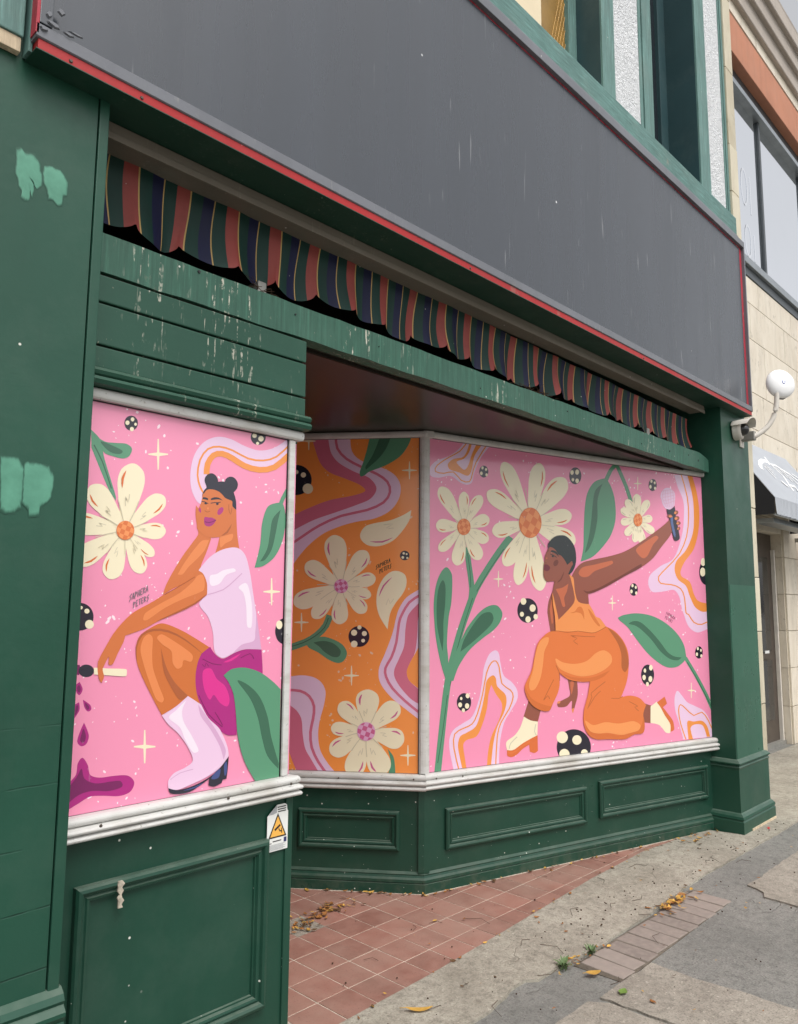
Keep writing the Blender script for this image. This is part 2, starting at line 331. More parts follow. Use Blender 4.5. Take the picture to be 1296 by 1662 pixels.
PRINT=[
('L','daisy','green',1,'3987,8327,1 4112,8218 4172,8003 4344,7551 4347,7492,1 4242,7634 4004,8107,1'),
('L','daisy','dgreen',0,'4026,8141 4076,8064 4144,7948 4216,7780 4275,7635 4291,7642 4232,7787 4159,7956 4091,8074 4040,8152'),
('L','daisy','green',1,'4025,8275,1 4161,8210 4295,8213 4444,8225 4522,8176 4490,8074 4404,8032 4280,8042 4169,8068 4115,8160,1'),
('L','daisy','dgreen',1,'4113,8202 4272,8173 4399,8128 4376,8086 4277,8080 4190,8119'),
('L','daisy','cream',1,'4542,7135 4598,7346 4666,7559 4715,7749 4701,7889 4630,7966 4553,7991 4472,7963 4392,7885 4357,7748 4374,7562 4407,7351 4429,7140'),
('L','daisy','cream',1,'4514,7110 4658,7208 4812,7304 4944,7396 5016,7488 5024,7570 4997,7623 4939,7646 4852,7637 4756,7569 4660,7445 4560,7301 4457,7165'),
('L','daisy','cream',1,'4486,7104 4622,7089 4760,7066 4884,7053 4975,7073 5025,7120 5042,7169 5023,7215 4970,7257 4878,7266 4755,7239 4618,7201 4484,7171'),
('L','daisy','cream',1,'4470,7119 4558,7033 4645,6943 4725,6867 4797,6827 4855,6824 4890,6841 4900,6875 4884,6928 4825,6984 4725,7039 4611,7096 4500,7156'),
('L','daisy','cream',1,'4453,7122 4494,6983 4530,6840 4568,6717 4624,6640 4692,6611 4746,6615 4784,6651 4805,6718 4777,6809 4700,6917 4605,7034 4518,7153'),
('L','daisy','cream',1,'4443,7147 4372,7000 4294,6857 4235,6731 4226,6631 4265,6563 4316,6530 4377,6532 4447,6572 4493,6664 4507,6804 4513,6966 4528,7128'),
('L','daisy','cream',1,'4458,7172 4285,7084 4112,7005 3969,6930 3888,6848 3870,6767 3887,6708 3938,6674 4023,6665 4128,6716 4245,6829 4375,6967 4512,7102'),
('L','daisy','cream',1,'4490,7182 4319,7224 4152,7273 4008,7306 3901,7294 3838,7243 3813,7186 3827,7127 3879,7068 3981,7041 4129,7053 4303,7077 4480,7093'),
('L','daisy','cream',1,'4522,7169 4427,7320 4339,7476 4255,7605 4164,7670 4077,7671 4015,7642 3982,7583 3978,7497 4035,7404 4156,7312 4304,7213 4448,7106'),
('L','daisy','dorange',0,'4422,7664 4430,7718 4435,7781 4450,7838 4460,7885 4457,7886 4427,7845 4403,7784 4405,7716 4418,7663'),
('L','daisy','pline',0,'4479,7443 4474,7506 4473,7558 4482,7526 4508,7488 4521,7539 4526,7595 4516,7595 4511,7540 4505,7497 4491,7530 4465,7564 4464,7505 4469,7442'),
('L','daisy','pline',0,'4491,7135 4540,7239 4597,7364 4632,7456 4655,7519 4643,7522 4620,7459 4585,7368 4529,7244 4480,7140'),
('L','daisy','dorange',0,'4855,7381 4897,7402 4942,7438 4970,7483 4981,7521 4978,7522 4953,7491 4924,7453 4884,7415 4853,7383'),
('L','daisy','pline',0,'4685,7287 4728,7319 4766,7350 4730,7345 4702,7334 4726,7360 4759,7392 4753,7397 4720,7365 4695,7331 4732,7338 4758,7352 4724,7324 4680,7293'),
('L','daisy','pline',0,'4487,7133 4572,7170 4673,7215 4744,7253 4791,7280 4786,7288 4739,7260 4669,7223 4568,7178 4483,7141'),
('L','daisy','dorange',0,'4823,7219 4859,7219 4901,7222 4939,7217 4971,7215 4971,7217 4944,7232 4903,7241 4857,7234 4823,7221'),
('L','daisy','pline',0,'4680,7166 4721,7174 4755,7179 4734,7172 4710,7153 4744,7149 4780,7151 4780,7157 4744,7156 4716,7156 4738,7166 4759,7185 4720,7181 4679,7173'),
('L','daisy','pline',0,'4484,7134 4558,7109 4647,7080 4712,7065 4757,7057 4759,7065 4714,7073 4649,7088 4561,7116 4487,7141'),
('L','daisy','dorange',0,'4703,6920 4724,6895 4754,6869 4788,6854 4816,6848 4816,6850 4793,6864 4762,6880 4731,6903 4705,6921'),
('L','daisy','pline',0,'4617,7019 4644,6993 4671,6972 4663,6994 4652,7010 4673,6996 4699,6977 4703,6981 4676,7000 4650,7015 4659,6991 4672,6977 4648,6997 4621,7023'),
('L','daisy','pline',0,'4483,7136 4528,7072 4584,6999 4628,6949 4660,6916 4665,6920 4633,6953 4589,7002 4533,7076 4488,7139'),
('L','daisy','dorange',0,'4708,6842 4722,6808 4742,6769 4753,6731 4763,6700 4766,6701 4769,6733 4762,6775 4737,6816 4710,6844'),
('L','daisy','pline',0,'4596,6959 4621,6922 4640,6891 4624,6909 4595,6924 4605,6890 4622,6856 4628,6858 4612,6893 4601,6919 4620,6903 4647,6891 4627,6926 4602,6962'),
('L','daisy','pline',0,'4481,7137 4484,7045 4488,6937 4497,6861 4505,6810 4514,6811 4506,6862 4497,6938 4492,7046 4489,7138'),
('L','daisy','dorange',0,'4301,6778 4278,6744 4260,6698 4262,6651 4273,6618 4276,6618 4280,6652 4283,6694 4295,6738 4304,6777'),
('L','daisy','pline',0,'4394,6924 4374,6880 4360,6838 4387,6857 4406,6877 4399,6847 4389,6807 4397,6805 4407,6845 4410,6883 4382,6862 4367,6841 4381,6877 4401,6921'),
('L','daisy','pline',0,'4481,7140 4415,7058 4339,6962 4290,6891 4258,6842 4266,6838 4298,6886 4347,6957 4423,7053 4489,7135'),
('L','daisy','dorange',0,'4154,6803 4115,6778 4071,6747 4027,6726 3993,6708 3994,6705 4034,6708 4084,6726 4128,6764 4156,6800'),
('L','daisy','pline',0,'4276,6959 4235,6920 4201,6891 4219,6914 4232,6951 4192,6931 4152,6903 4157,6897 4196,6924 4228,6944 4211,6917 4201,6883 4241,6915 4282,6953'),
('L','daisy','pline',0,'4484,7142 4376,7114 4252,7080 4166,7051 4109,7030 4112,7021 4169,7042 4254,7071 4378,7105 4486,7133'),
('L','daisy','dorange',0,'4069,7250 4030,7266 3977,7275 3929,7263 3896,7245 3897,7243 3933,7245 3977,7251 4026,7247 4068,7247'),
('L','daisy','pline',0,'4239,7186 4189,7197 4143,7203 4167,7180 4192,7166 4158,7166 4114,7168 4113,7160 4157,7158 4199,7162 4171,7186 4146,7197 4187,7190 4237,7179'),
('L','daisy','pline',0,'4488,7142 4394,7191 4285,7247 4205,7281 4151,7303 4147,7294 4201,7272 4280,7238 4389,7182 4483,7133'),
('L','daisy','dorange',0,'4126,7395 4098,7428 4064,7465 4041,7505 4020,7535 4017,7534 4022,7495 4043,7450 4084,7413 4124,7393'),
('L','daisy','pline',0,'4293,7306 4252,7338 4220,7366 4245,7353 4284,7347 4261,7383 4231,7416 4225,7411 4255,7377 4276,7350 4248,7361 4211,7365 4246,7332 4288,7299'),
('L','daisy','pline',0,'4490,7139 4461,7248 4425,7376 4394,7466 4372,7526 4362,7521 4384,7462 4415,7373 4451,7245 4480,7136'),
('L','daisy','orange',1,'4603,7147 4590,7086 4549,7039 4492,7019 4433,7031 4388,7071 4370,7128 4382,7188 4422,7235 4479,7256 4538,7245 4584,7205'),
('L','daisy','lorange',0,'4432,7237 4466,7249 4446,7211 4404,7214'),
('L','daisy','lorange',0,'4379,7168 4430,7153 4413,7096 4376,7116'),
('L','daisy','lorange',0,'4446,7211 4502,7195 4485,7137 4430,7153'),
('L','daisy','lorange',0,'4413,7096 4468,7080 4453,7028 4409,7053'),
('L','daisy','lorange',0,'4518,7248 4563,7223 4558,7179 4502,7195'),
('L','daisy','lorange',0,'4485,7137 4541,7121 4524,7064 4468,7080'),
('L','daisy','lorange',0,'4558,7179 4597,7159 4593,7106 4541,7121'),
('L','daisy','lorange',0,'4524,7064 4567,7060 4538,7038 4504,7025'),
('L','spark_star','cream',0,'4866,8358 4883,8361 4899,8184 5024,8187 5024,8171 4902,8137 4903,7958 4886,7956 4869,8132 4748,8130 4747,8145 4867,8179'),
('L','spark_star','cream',0,'6742,6620 6761,6620 6775,6449 6907,6436 6908,6421 6776,6403 6774,6232 6756,6231 6742,6402 6612,6415 6611,6430 6740,6448'),
('L','spark_star','cream',0,'4869,4685 4886,4683 4903,4504 5033,4473 5034,4457 4906,4457 4907,4281 4889,4284 4872,4461 4745,4492 4744,4508 4870,4508'),
('L','spotted_ball','ink',1,'4585,8516 4576,8466 4544,8425 4500,8404 4454,8409 4420,8438 4405,8484 4415,8534 4445,8575 4490,8596 4535,8592 4571,8563'),
('L','spotted_ball','cream',1,'4472,8501 4465,8479 4447,8467 4427,8472 4418,8491 4425,8513 4444,8524 4463,8520'),
('L','spotted_ball','cream',1,'4535,8556 4528,8536 4512,8525 4494,8530 4486,8547 4492,8567 4509,8577 4526,8573'),
('L','spotted_ball','cream',1,'4572,8499 4568,8485 4555,8477 4542,8480 4536,8493 4541,8508 4553,8516 4566,8512'),
('L','spotted_ball','cream',1,'4535,8429 4528,8408 4509,8396 4490,8401 4481,8420 4488,8442 4506,8453 4526,8448'),
('L','spotted_ball','ink',1,'6578,8670 6562,8610 6514,8560 6448,8534 6382,8538 6332,8572 6313,8625 6328,8684 6375,8734 6440,8760 6507,8757 6558,8724'),
('L','spotted_ball','cream',1,'6417,8665 6406,8639 6379,8625 6350,8630 6338,8652 6349,8678 6376,8692 6404,8687'),
('L','spotted_ball','cream',1,'6540,8640 6527,8609 6493,8591 6459,8598 6444,8624 6457,8655 6490,8673 6525,8667'),
('L','spotted_ball','cream',1,'6461,8559 6454,8542 6435,8532 6416,8535 6408,8550 6415,8567 6433,8577 6452,8573'),
('L','spotted_ball','ink',1,'4149,6076 4131,5994 4073,5935 3991,5915 3907,5938 3844,5997 3818,6077 3835,6158 3890,6217 3971,6239 4056,6218 4121,6159'),
('L','spotted_ball','cream',1,'4094,6142 4087,6121 4066,6113 4044,6121 4034,6142 4041,6163 4062,6171 4084,6163'),
('L','spotted_ball','cream',1,'4011,6183 4006,6169 3993,6163 3978,6169 3972,6182 3977,6196 3990,6202 4005,6196'),
('L','spotted_ball','cream',1,'4157,5986 4144,5949 4106,5934 4067,5950 4050,5987 4063,6024 4100,6039 4139,6023'),
('L','spotted_ball','ink',1,'7177,5854 7157,5760 7097,5693 7013,5671 6928,5698 6865,5767 6840,5859 6859,5951 6918,6019 7001,6043 7086,6018 7151,5948'),
('L','spotted_ball','cream',1,'6968,5950 6953,5906 6913,5888 6873,5907 6855,5951 6870,5996 6909,6014 6950,5995'),
('L','spotted_ball','cream',1,'7092,5855 7082,5829 7059,5818 7034,5830 7024,5856 7033,5883 7056,5893 7081,5882'),
('L','wavy_ribbon','lilac',1,'6997,8726,1 6738,8539 6468,8454 6203,8482 5978,8541 5761,8537 5555,8431 5417,8239 5364,7998 5386,7769 5474,7612 5549,7568,1 5627,7798 5616,7980 5642,8141 5718,8253 5848,8291 6021,8236 6248,8159 6479,8149 6714,8223 7006,8437,1'),
('L','wavy_ribbon','orange2',0,'6988,8618 6892,8523 6768,8419 6656,8363 6539,8330 6411,8316 6280,8322 6149,8357 6021,8397 5905,8416 5798,8417 5698,8398 5609,8353 5538,8273 5488,8176 5463,8066 5459,7959 5476,7873 5505,7804 5539,7752 5568,7719 5591,7735 5563,7767 5530,7817 5503,7882 5487,7963 5491,8066 5515,8171 5562,8262 5627,8334 5705,8373 5796,8391 5898,8389 6010,8371 6136,8332 6270,8295 6407,8288 6542,8303 6666,8338 6787,8398 6915,8506 7013,8602'),
('L','wavy_ribbon','orange2',0,'6967,8492 6857,8389 6721,8282 6603,8235 6481,8214 6353,8216 6234,8236 6136,8271 6044,8310 5948,8340 5854,8354 5760,8339 5677,8295 5616,8222 5577,8139 5565,8052 5564,7988 5655,7996 5656,8056 5665,8127 5695,8189 5734,8238 5781,8262 5840,8271 5912,8259 5996,8232 6087,8193 6195,8154 6330,8131 6476,8128 6624,8153 6775,8213 6929,8332 7044,8439'),
('L','leaf','green',0,'6906,7684 6925,7734 6953,7799 6998,7874 7037,7935 6971,7958 6932,7896 6886,7818 6855,7747 6836,7696'),
('L','leaf','green',1,'6835,7729,1 6648,7653 6556,7409 6533,7106 6476,6858 6447,6760,1 6595,6788 6792,6929 6923,7160 6977,7445 6961,7614 6915,7723'),
('L','leaf','dgreen',1,'6880,7629,1 6739,7481 6696,7255 6653,7032 6536,6850,1 6625,6879 6737,7037 6798,7263 6836,7462'),
('L','printed_figure','skin',1,'5862,7219,1 6104,7585,1 6138,7213 6181,7008,1 5980,6965 5772,6862,1 5825,7034'),
('L','printed_figure','skinl',1,'5855,7161,1 5970,7188 6063,7208 6050,7127 5945,7068 5871,7011'),
('L','printed_figure','skin',1,'5468,7552,1 5466,7419 5495,7268 5517,7167 5442,7055 5309,6876 5180,6671 5076,6472 5039,6349,1 5192,6438 5354,6504 5553,6630,1 5585,6763 5656,6933 5719,7115,1 5570,7428'),
('L','printed_figure','skinl',1,'5687,7097,1 5579,7082 5447,6934 5315,6751 5238,6619,1 5307,6621 5395,6725 5515,6836 5626,6957'),
('L','printed_figure','skin',1,'5564,7668 5589,7748 5689,7807 5853,7795 6045,7656 6067,7578 5827,7554 5628,7565'),
('L','printed_figure','ink2',1,'5557,7675,1 5556,7713 5584,7771 5617,7814 5583,7896 5594,7953 5645,8003 5707,8015 5763,7986 5792,7939 5795,7911,1 5848,7922 5903,7925,1 5915,7962 5965,8001 6031,8008 6089,7976 6120,7915 6103,7848 6053,7794,1 6084,7725 6102,7646 6106,7550,1 5989,7634 5817,7775 5636,7785'),
('L','printed_figure','skin',1,'5690,7792,1 5718,7762 5818,7767 5874,7734 5912,7702 5992,7679,1 6035,7663 6043,7592 6106,7550,1 6115,7422 6105,7333,1 6042,7264 5952,7190 5808,7144 5647,7140 5503,7229 5494,7328 5472,7442 5467,7534,1 5503,7510,1 5539,7587 5557,7675,1 5562,7714 5603,7734 5665,7757'),
('L','printed_figure','blush',1,'5504,7491,1 5529,7532 5548,7480 5536,7457'),
('L','printed_figure','blush',1,'5882,7495 5855,7467 5825,7455 5805,7464 5801,7491 5815,7526 5842,7554 5872,7566 5893,7557 5897,7530'),
('L','printed_figure','ink2',0,'5566,7669 5597,7675 5646,7665 5647,7639 5598,7646 5563,7644'),
('L','printed_figure','ink2',1,'5691,7666,1 5739,7688 5793,7694 5840,7682 5879,7658,1 5822,7668 5759,7661 5692,7644,1'),
('L','printed_figure','ink2',0,'5549,7605 5567,7606 5590,7607 5607,7602 5624,7595 5639,7591 5650,7588 5654,7598 5644,7601 5629,7606 5612,7612 5592,7618 5568,7617 5549,7615'),
('L','printed_figure','ink2',1,'5635,7596 5631,7586 5621,7579 5608,7578 5597,7582 5593,7591 5596,7601 5607,7608 5620,7609 5630,7605'),
('L','printed_figure','ink2',0,'5692,7596 5719,7604 5752,7612 5780,7614 5806,7616 5831,7623 5848,7628 5844,7639 5828,7633 5805,7627 5780,7625 5751,7623 5716,7614 5689,7607'),
('L','printed_figure','ink2',1,'5816,7607 5812,7596 5802,7589 5790,7588 5779,7593 5775,7602 5778,7613 5788,7620 5801,7621 5812,7616'),
('L','printed_figure','skins',0,'5598,7488 5616,7479 5641,7472 5667,7479 5687,7487 5683,7496 5664,7488 5642,7482 5621,7489 5604,7497'),
('L','printed_figure','skinl',0,'5635,7537 5638,7524 5641,7511 5665,7516 5662,7529 5659,7543'),
('L','printed_figure','lips',1,'5597,7376,1 5609,7406 5671,7404 5724,7407 5787,7379,1 5746,7319 5685,7283 5627,7289 5602,7322'),
('L','printed_figure','lipsd',0,'5606,7337 5638,7331 5684,7330 5741,7351 5787,7372 5782,7382 5736,7361 5682,7341 5640,7342 5609,7347'),
('L','printed_figure','skins',0,'5880,7171 5926,7184 5980,7219 6020,7284 6040,7343 6037,7344 5999,7292 5957,7234 5913,7200 5878,7174'),
('L','printed_figure','skins',0,'5976,7617 5975,7585 5979,7545 5993,7499 6018,7474 6031,7521 6039,7575 6029,7575 6021,7522 6011,7480 6003,7503 5989,7547 5985,7586 5986,7618'),
('L','printed_figure','lilac',1,'5545,6686,1 5712,6872 5917,6987 6139,7022 6279,6929 6368,6692 6427,6427 6485,6161 6534,5895 6604,5608,1 6314,5620 6129,5570 5979,5515 5863,5570 5823,5662 5800,5864 5718,6067 5611,6180 5576,6258 5687,6356,1 5637,6562'),
('L','printed_figure','lilacd',1,'6452,6357,1 6495,6091 6490,5852 6469,5734 6264,5684 6129,5570,1 6314,5620 6604,5608,1 6544,5904'),
('L','printed_figure','lilacw',1,'5723,6616 5743,6489 5876,6518 5978,6638 6130,6696 6097,6734 5929,6701 5826,6646'),
('L','printed_figure','lilacw',1,'6186,6474 6310,6536 6380,6399 6427,6161 6420,5923 6349,5937 6322,6213 6268,6397'),
('L','printed_figure','lilacd',0,'5701,6360 5810,6387 5944,6431 6043,6498 6125,6567 6194,6625 6241,6666 6229,6676 6183,6635 6114,6577 6032,6508 5936,6443 5805,6399 5696,6372'),
('L','printed_figure','skin',1,'5545,6681,1 5619,6638 5680,6513 5687,6366,1 5508,6233 5234,6120 4972,6008 4820,5931 4646,5872 4556,5844,1 4540,5771 4474,5636 4416,5507 4364,5505 4361,5595 4314,5507 4295,5441 4315,5362 4287,5295,1 4256,5336 4231,5444 4241,5566 4314,5714 4401,5866 4515,6006 4657,6132 4881,6251 5113,6387 5354,6509'),
('L','printed_figure','skinl',1,'5534,6615 5611,6622 5645,6512 5621,6415 5336,6305 5069,6181 4840,6033 4784,6038 4810,6120 5013,6241 5277,6378 5466,6532'),
('L','printed_figure','skins',0,'5674,6367 5603,6319 5501,6254 5370,6194 5229,6133 5081,6069 4971,6019 4972,6016 5088,6056 5239,6113 5383,6172 5514,6236 5614,6307 5676,6364'),
('L','printed_figure','skins',0,'5063,6351 5125,6383 5221,6435 5366,6518 5494,6592 5489,6599 5361,6525 5216,6442 5120,6390 5058,6358'),
('L','printed_figure','lips',1,'4249,5421,1 4283,5442 4287,5363 4261,5332,1'),
('L','printed_figure','skind',1,'4897,5939 5052,5990 5299,5909 5528,5794 5759,5664,1 5652,5573 5586,5447 5567,5252 5603,5079 5658,4928,1 5456,5053,1 5291,4935 5096,4846,1 4968,5055 4827,5297 4728,5511 4705,5697 4748,5836'),
('L','printed_figure','skins',0,'4728,5534 4721,5606 4720,5695 4743,5773 4785,5837 4847,5874 4928,5892 5024,5893 5133,5874 5254,5830 5383,5765 5531,5669 5650,5586 5653,5589 5540,5678 5394,5781 5265,5852 5141,5901 5025,5924 4921,5923 4832,5901 4762,5856 4719,5783 4700,5698 4708,5606 4725,5534'),
('L','printed_figure','skinl',1,'4801,5811 4870,5857 4924,5808 4926,5619 4949,5430 5038,5214 5117,5043 5088,4999 5007,5052 4905,5269 4818,5483 4765,5672'),
('L','printed_figure','skinl',1,'4982,5807 5045,5853 5196,5778 5365,5676 5501,5574 5486,5489 5373,5511 5355,5434 5282,5409 5216,5489 5190,5634 5065,5721'),
('L','printed_figure','skins',1,'5046,5681,1 5127,5445 5263,5235 5464,5052,1 5342,5014 5197,5203 5095,5399'),
('L','printed_figure','magenta',1,'5637,5588,1 5764,5674,1 5857,5560 5979,5505 6159,5579 6345,5619 6604,5608,1 6634,5319 6628,5109,1 6331,5154 6228,4476,1 6081,4492 5898,4611 5714,4825 5596,5055 5560,5277 5585,5472'),
('L','printed_figure','hotpink',1,'5676,5369 5791,5383 5886,5245 6024,5136 6098,4967 6066,4869 5950,4923 5850,5036 5788,4979 5708,5095 5667,5246'),
('L','printed_figure','hotpink',0,'5982,5457 6037,5455 6111,5472 6193,5516 6254,5564 6251,5567 6175,5539 6092,5502 6026,5480 5980,5461'),
('L','printed_figure','lipsd',0,'5652,5514 5717,5481 5802,5445 5886,5428 5952,5420 5953,5430 5887,5438 5805,5454 5722,5490 5657,5522'),
('L','printed_figure','lipsd',0,'5613,5051 5676,4934 5768,4792 5892,4681 5997,4601 6006,4609 5901,4688 5778,4798 5687,4938 5624,5055'),
('L','printed_figure','lipsd',0,'5870,4809 5906,4760 5948,4702 5977,4656 5996,4624 6006,4627 5987,4660 5958,4706 5915,4765 5879,4813'),
('L','printed_figure','lipsd',0,'6258,5501 6331,5533 6411,5555 6449,5522 6472,5482 6484,5486 6459,5528 6411,5565 6326,5542 6252,5510'),
('L','printed_figure','lipsd',0,'5649,5447 5669,5425 5697,5409 5706,5439 5710,5462 5728,5442 5748,5413 5756,5416 5735,5446 5708,5470 5697,5441 5692,5416 5675,5430 5656,5451'),
('L','printed_figure','bootl',1,'5096,4841,1 5291,4935 5456,5053,1 5658,4928,1 5775,4746 5958,4580 6087,4342 6113,4215,1 5979,4080 5780,3988 5557,3931 5368,3895 5233,3930,1 5228,4028 5304,4109 5464,4157 5566,4233 5480,4416 5334,4598 5194,4719'),
('L','printed_figure','lilacd',1,'5613,4932,1 5745,4773 5931,4533 6065,4295 6034,4176,1 5967,4357 5811,4595 5659,4781'),
('L','printed_figure','lilacw',1,'5438,5006,1 5381,4879 5410,4733 5529,4553 5645,4348 5567,4329 5449,4491 5358,4667 5198,4801 5294,4887'),
('L','printed_figure','lilacd',0,'5258,4031 5311,4061 5388,4093 5491,4106 5578,4112 5575,4123 5487,4117 5383,4102 5305,4070 5251,4040'),
('L','printed_figure','ink2',1,'5233,3935,1 5368,3890 5586,3910 5809,3976 5979,4073 6114,4210,1 6105,4043 6090,3922,1 6030,3919,1 6017,3879,1 5901,3849 5813,3879,1 5821,3962,1 5671,3889 5534,3840 5371,3841 5257,3871'),
('L','printed_figure','blue',1,'5853,3958 5894,4019 5986,4065 5972,3964 5912,3944'),
('L','printed_figure','blue',1,'6043,4101 6080,4145 6094,4020 6061,3963'),
('L','printed_figure','blue',0,'5451,3869 5527,3869 5619,3879 5691,3901 5740,3926 5739,3927 5684,3913 5611,3894 5522,3882 5450,3871'),
('L','leaf','green',1,'5988,5282,1 6106,5359 6323,5371 6582,5295 6819,5149 6958,5033,1 6966,3765,1 6572,3804,1 6372,4106 6250,4448 6199,4807 6150,5039 6058,5209'),
('L','leaf','dgreen',1,'6211,5200 6396,5129 6594,4954 6735,4681 6811,4385 6958,4001,1 6954,3929,1 6754,4132 6647,4404 6572,4670 6434,4940'),
('L','paint_drips','dmag',0,'3936,5529 4014,5517 4029,5466 4015,5401 3943,5412'),
('L','paint_drips','ink2',1,'4191,5440 4176,5397 4131,5373 4074,5376 4026,5406 4006,5450 4021,5492 4065,5516 4122,5513 4171,5484'),
('L','paint_drips','cream',1,'4183,5478,1 4352,5460 4590,5439 4602,5398 4590,5355 4357,5379 4192,5398,1'),
('L','paint_drips','skin',1,'4230,5556,1 4289,5531 4295,5441 4315,5362 4287,5295,1 4256,5336 4231,5444'),
('L','paint_drips','magenta',1,'4026,5320,1 4067,5234 4035,5171 3995,5207 3981,5284'),
('L','paint_drips','dmag',1,'4023,5286 4044,5235 4029,5197 4008,5218 4001,5264'),
('L','paint_drips','magenta',1,'4077,5114,1 4167,5048 4184,4994 4144,4973 4100,5025'),
('L','paint_drips','dmag',1,'4105,5077 4151,5038 4159,5006 4139,4993 4117,5024'),
('L','paint_drips','magenta',1,'3986,5067,1 4033,5089,1 4043,4997 3982,4902,1'),
('L','paint_drips','dmag',1,'3998,5042 4022,5056 4027,5001 3997,4943'),
('L','paint_drips','magenta',1,'4106,4849,1 4171,4704 4152,4609 4092,4583 4038,4639 4063,4748'),
('L','paint_drips','dmag',1,'4104,4781 4137,4695 4128,4638 4099,4622 4071,4654 4083,4720'),
('L','paint_drips','magenta',1,'4111,4452 4180,4357 4214,4245 4331,4196 4519,4190 4688,4165 4772,4074 4723,3971 4580,3946 4389,3981 4228,3997 4097,3945 3959,3885,1 3972,4197,1 4045,4270 4059,4395'),
('L','paint_drips','dmag',1,'4108,4329 4148,4212 4288,4137 4475,4131 4594,4117 4617,4049 4457,4024 4247,4058 4092,4037 3965,3957,1 3971,4144,1 4057,4247'),
('L','lettering','grey',0,'4612,6361 4586,6321 4594,6316 4620,6356'),
('L','lettering','grey',0,'4589,6315 4608,6309 4610,6318 4591,6323'),
('L','lettering','grey',0,'4605,6315 4583,6260 4592,6257 4613,6312'),
('L','lettering','grey',0,'4625,6285 4642,6368 4633,6370 4616,6287'),
('L','lettering','grey',0,'4633,6369 4642,6298 4651,6299 4642,6370'),
('L','lettering','grey',0,'4629,6315 4648,6328 4642,6335 4623,6322'),
('L','lettering','grey',0,'4664,6297 4666,6381 4657,6382 4654,6298'),
('L','lettering','grey',0,'4661,6377 4684,6374 4685,6382 4662,6386'),
('L','lettering','grey',0,'4680,6380 4658,6343 4666,6338 4688,6376'),
('L','lettering','grey',0,'4693,6400 4690,6324 4700,6323 4702,6400'),
('L','lettering','grey',0,'4713,6410 4711,6334 4720,6333 4723,6410'),
('L','lettering','grey',0,'4699,6358 4719,6368 4714,6376 4694,6365'),
('L','lettering','grey',0,'4754,6434 4731,6418 4737,6411 4760,6427'),
('L','lettering','grey',0,'4729,6415 4726,6342 4736,6341 4738,6414'),
('L','lettering','grey',0,'4734,6338 4757,6353 4752,6361 4728,6345'),
('L','lettering','grey',0,'4735,6376 4752,6385 4748,6393 4730,6384'),
('L','lettering','grey',0,'4772,6360 4775,6437 4765,6437 4763,6360'),
('L','lettering','grey',0,'4769,6433 4791,6428 4792,6437 4771,6441'),
('L','lettering','grey',0,'4787,6435 4766,6401 4774,6397 4796,6430'),
('L','lettering','grey',0,'4767,6396 4789,6370 4796,6375 4774,6402'),
('L','lettering','grey',0,'4806,6376 4823,6461 4814,6462 4796,6378'),
('L','lettering','grey',0,'4814,6461 4823,6390 4832,6390 4823,6462'),
('L','lettering','grey',0,'4810,6406 4829,6420 4823,6427 4804,6413'),
('L','lettering','grey',0,'4650,6180 4648,6256 4639,6256 4641,6181'),
('L','lettering','grey',0,'4643,6251 4666,6248 4667,6257 4644,6260'),
('L','lettering','grey',0,'4662,6255 4642,6221 4650,6217 4670,6250'),
('L','lettering','grey',0,'4698,6287 4676,6273 4681,6265 4704,6280'),
('L','lettering','grey',0,'4674,6269 4676,6204 4685,6204 4683,6269'),
('L','lettering','grey',0,'4683,6200 4706,6214 4700,6222 4678,6208'),
('L','lettering','grey',0,'4682,6234 4699,6242 4694,6250 4677,6242'),
('L','lettering','grey',0,'4714,6281 4742,6298 4736,6305 4708,6288'),
('L','lettering','grey',0,'4720,6295 4722,6226 4732,6226 4730,6295'),
('L','lettering','grey',0,'4769,6321 4746,6306 4752,6299 4775,6313'),
('L','lettering','grey',0,'4744,6303 4746,6237 4756,6237 4754,6303'),
('L','lettering','grey',0,'4754,6234 4776,6248 4771,6255 4748,6241'),
('L','lettering','grey',0,'4752,6268 4769,6276 4765,6284 4748,6276'),
('L','lettering','grey',0,'4791,6254 4789,6323 4780,6323 4782,6254'),
('L','lettering','grey',0,'4784,6319 4806,6315 4807,6324 4785,6328'),
('L','lettering','grey',0,'4802,6322 4783,6292 4791,6287 4811,6317'),
('L','lettering','grey',0,'4784,6286 4808,6263 4814,6269 4791,6292'),
('L','lettering','grey',0,'4842,6355 4817,6319 4825,6314 4851,6350'),
('L','lettering','grey',0,'4820,6312 4841,6307 4843,6316 4822,6320'),
('L','lettering','grey',0,'4837,6313 4818,6262 4827,6259 4846,6310'),
('O','wavy_ribbon','pinkd',1,'378,10254,1 577,9658 800,9407 1173,9248 1544,9090 1692,8936 1425,8832 874,8730 445,8581 -31,8370,1 -22,8004,1 452,8245 972,8424 1489,8603 1823,8752 1957,8994 1786,9240 1417,9399 1043,9620 853,9871 778,10246,1'),
('O','wavy_ribbon','lilac',1,'778,10246,1 853,9871 1043,9620 1417,9399 1786,9240 1957,8994 1823,8752 1489,8603 972,8424 452,8245 -22,8004,1 -2,7202,1 132,7397 342,7639 674,7910 1069,8090 1495,8208 1919,8281 2280,8460 2489,8745 2523,9048 2395,9294 2120,9466 1721,9594 1473,9737 1347,9925 1312,10236,1'),
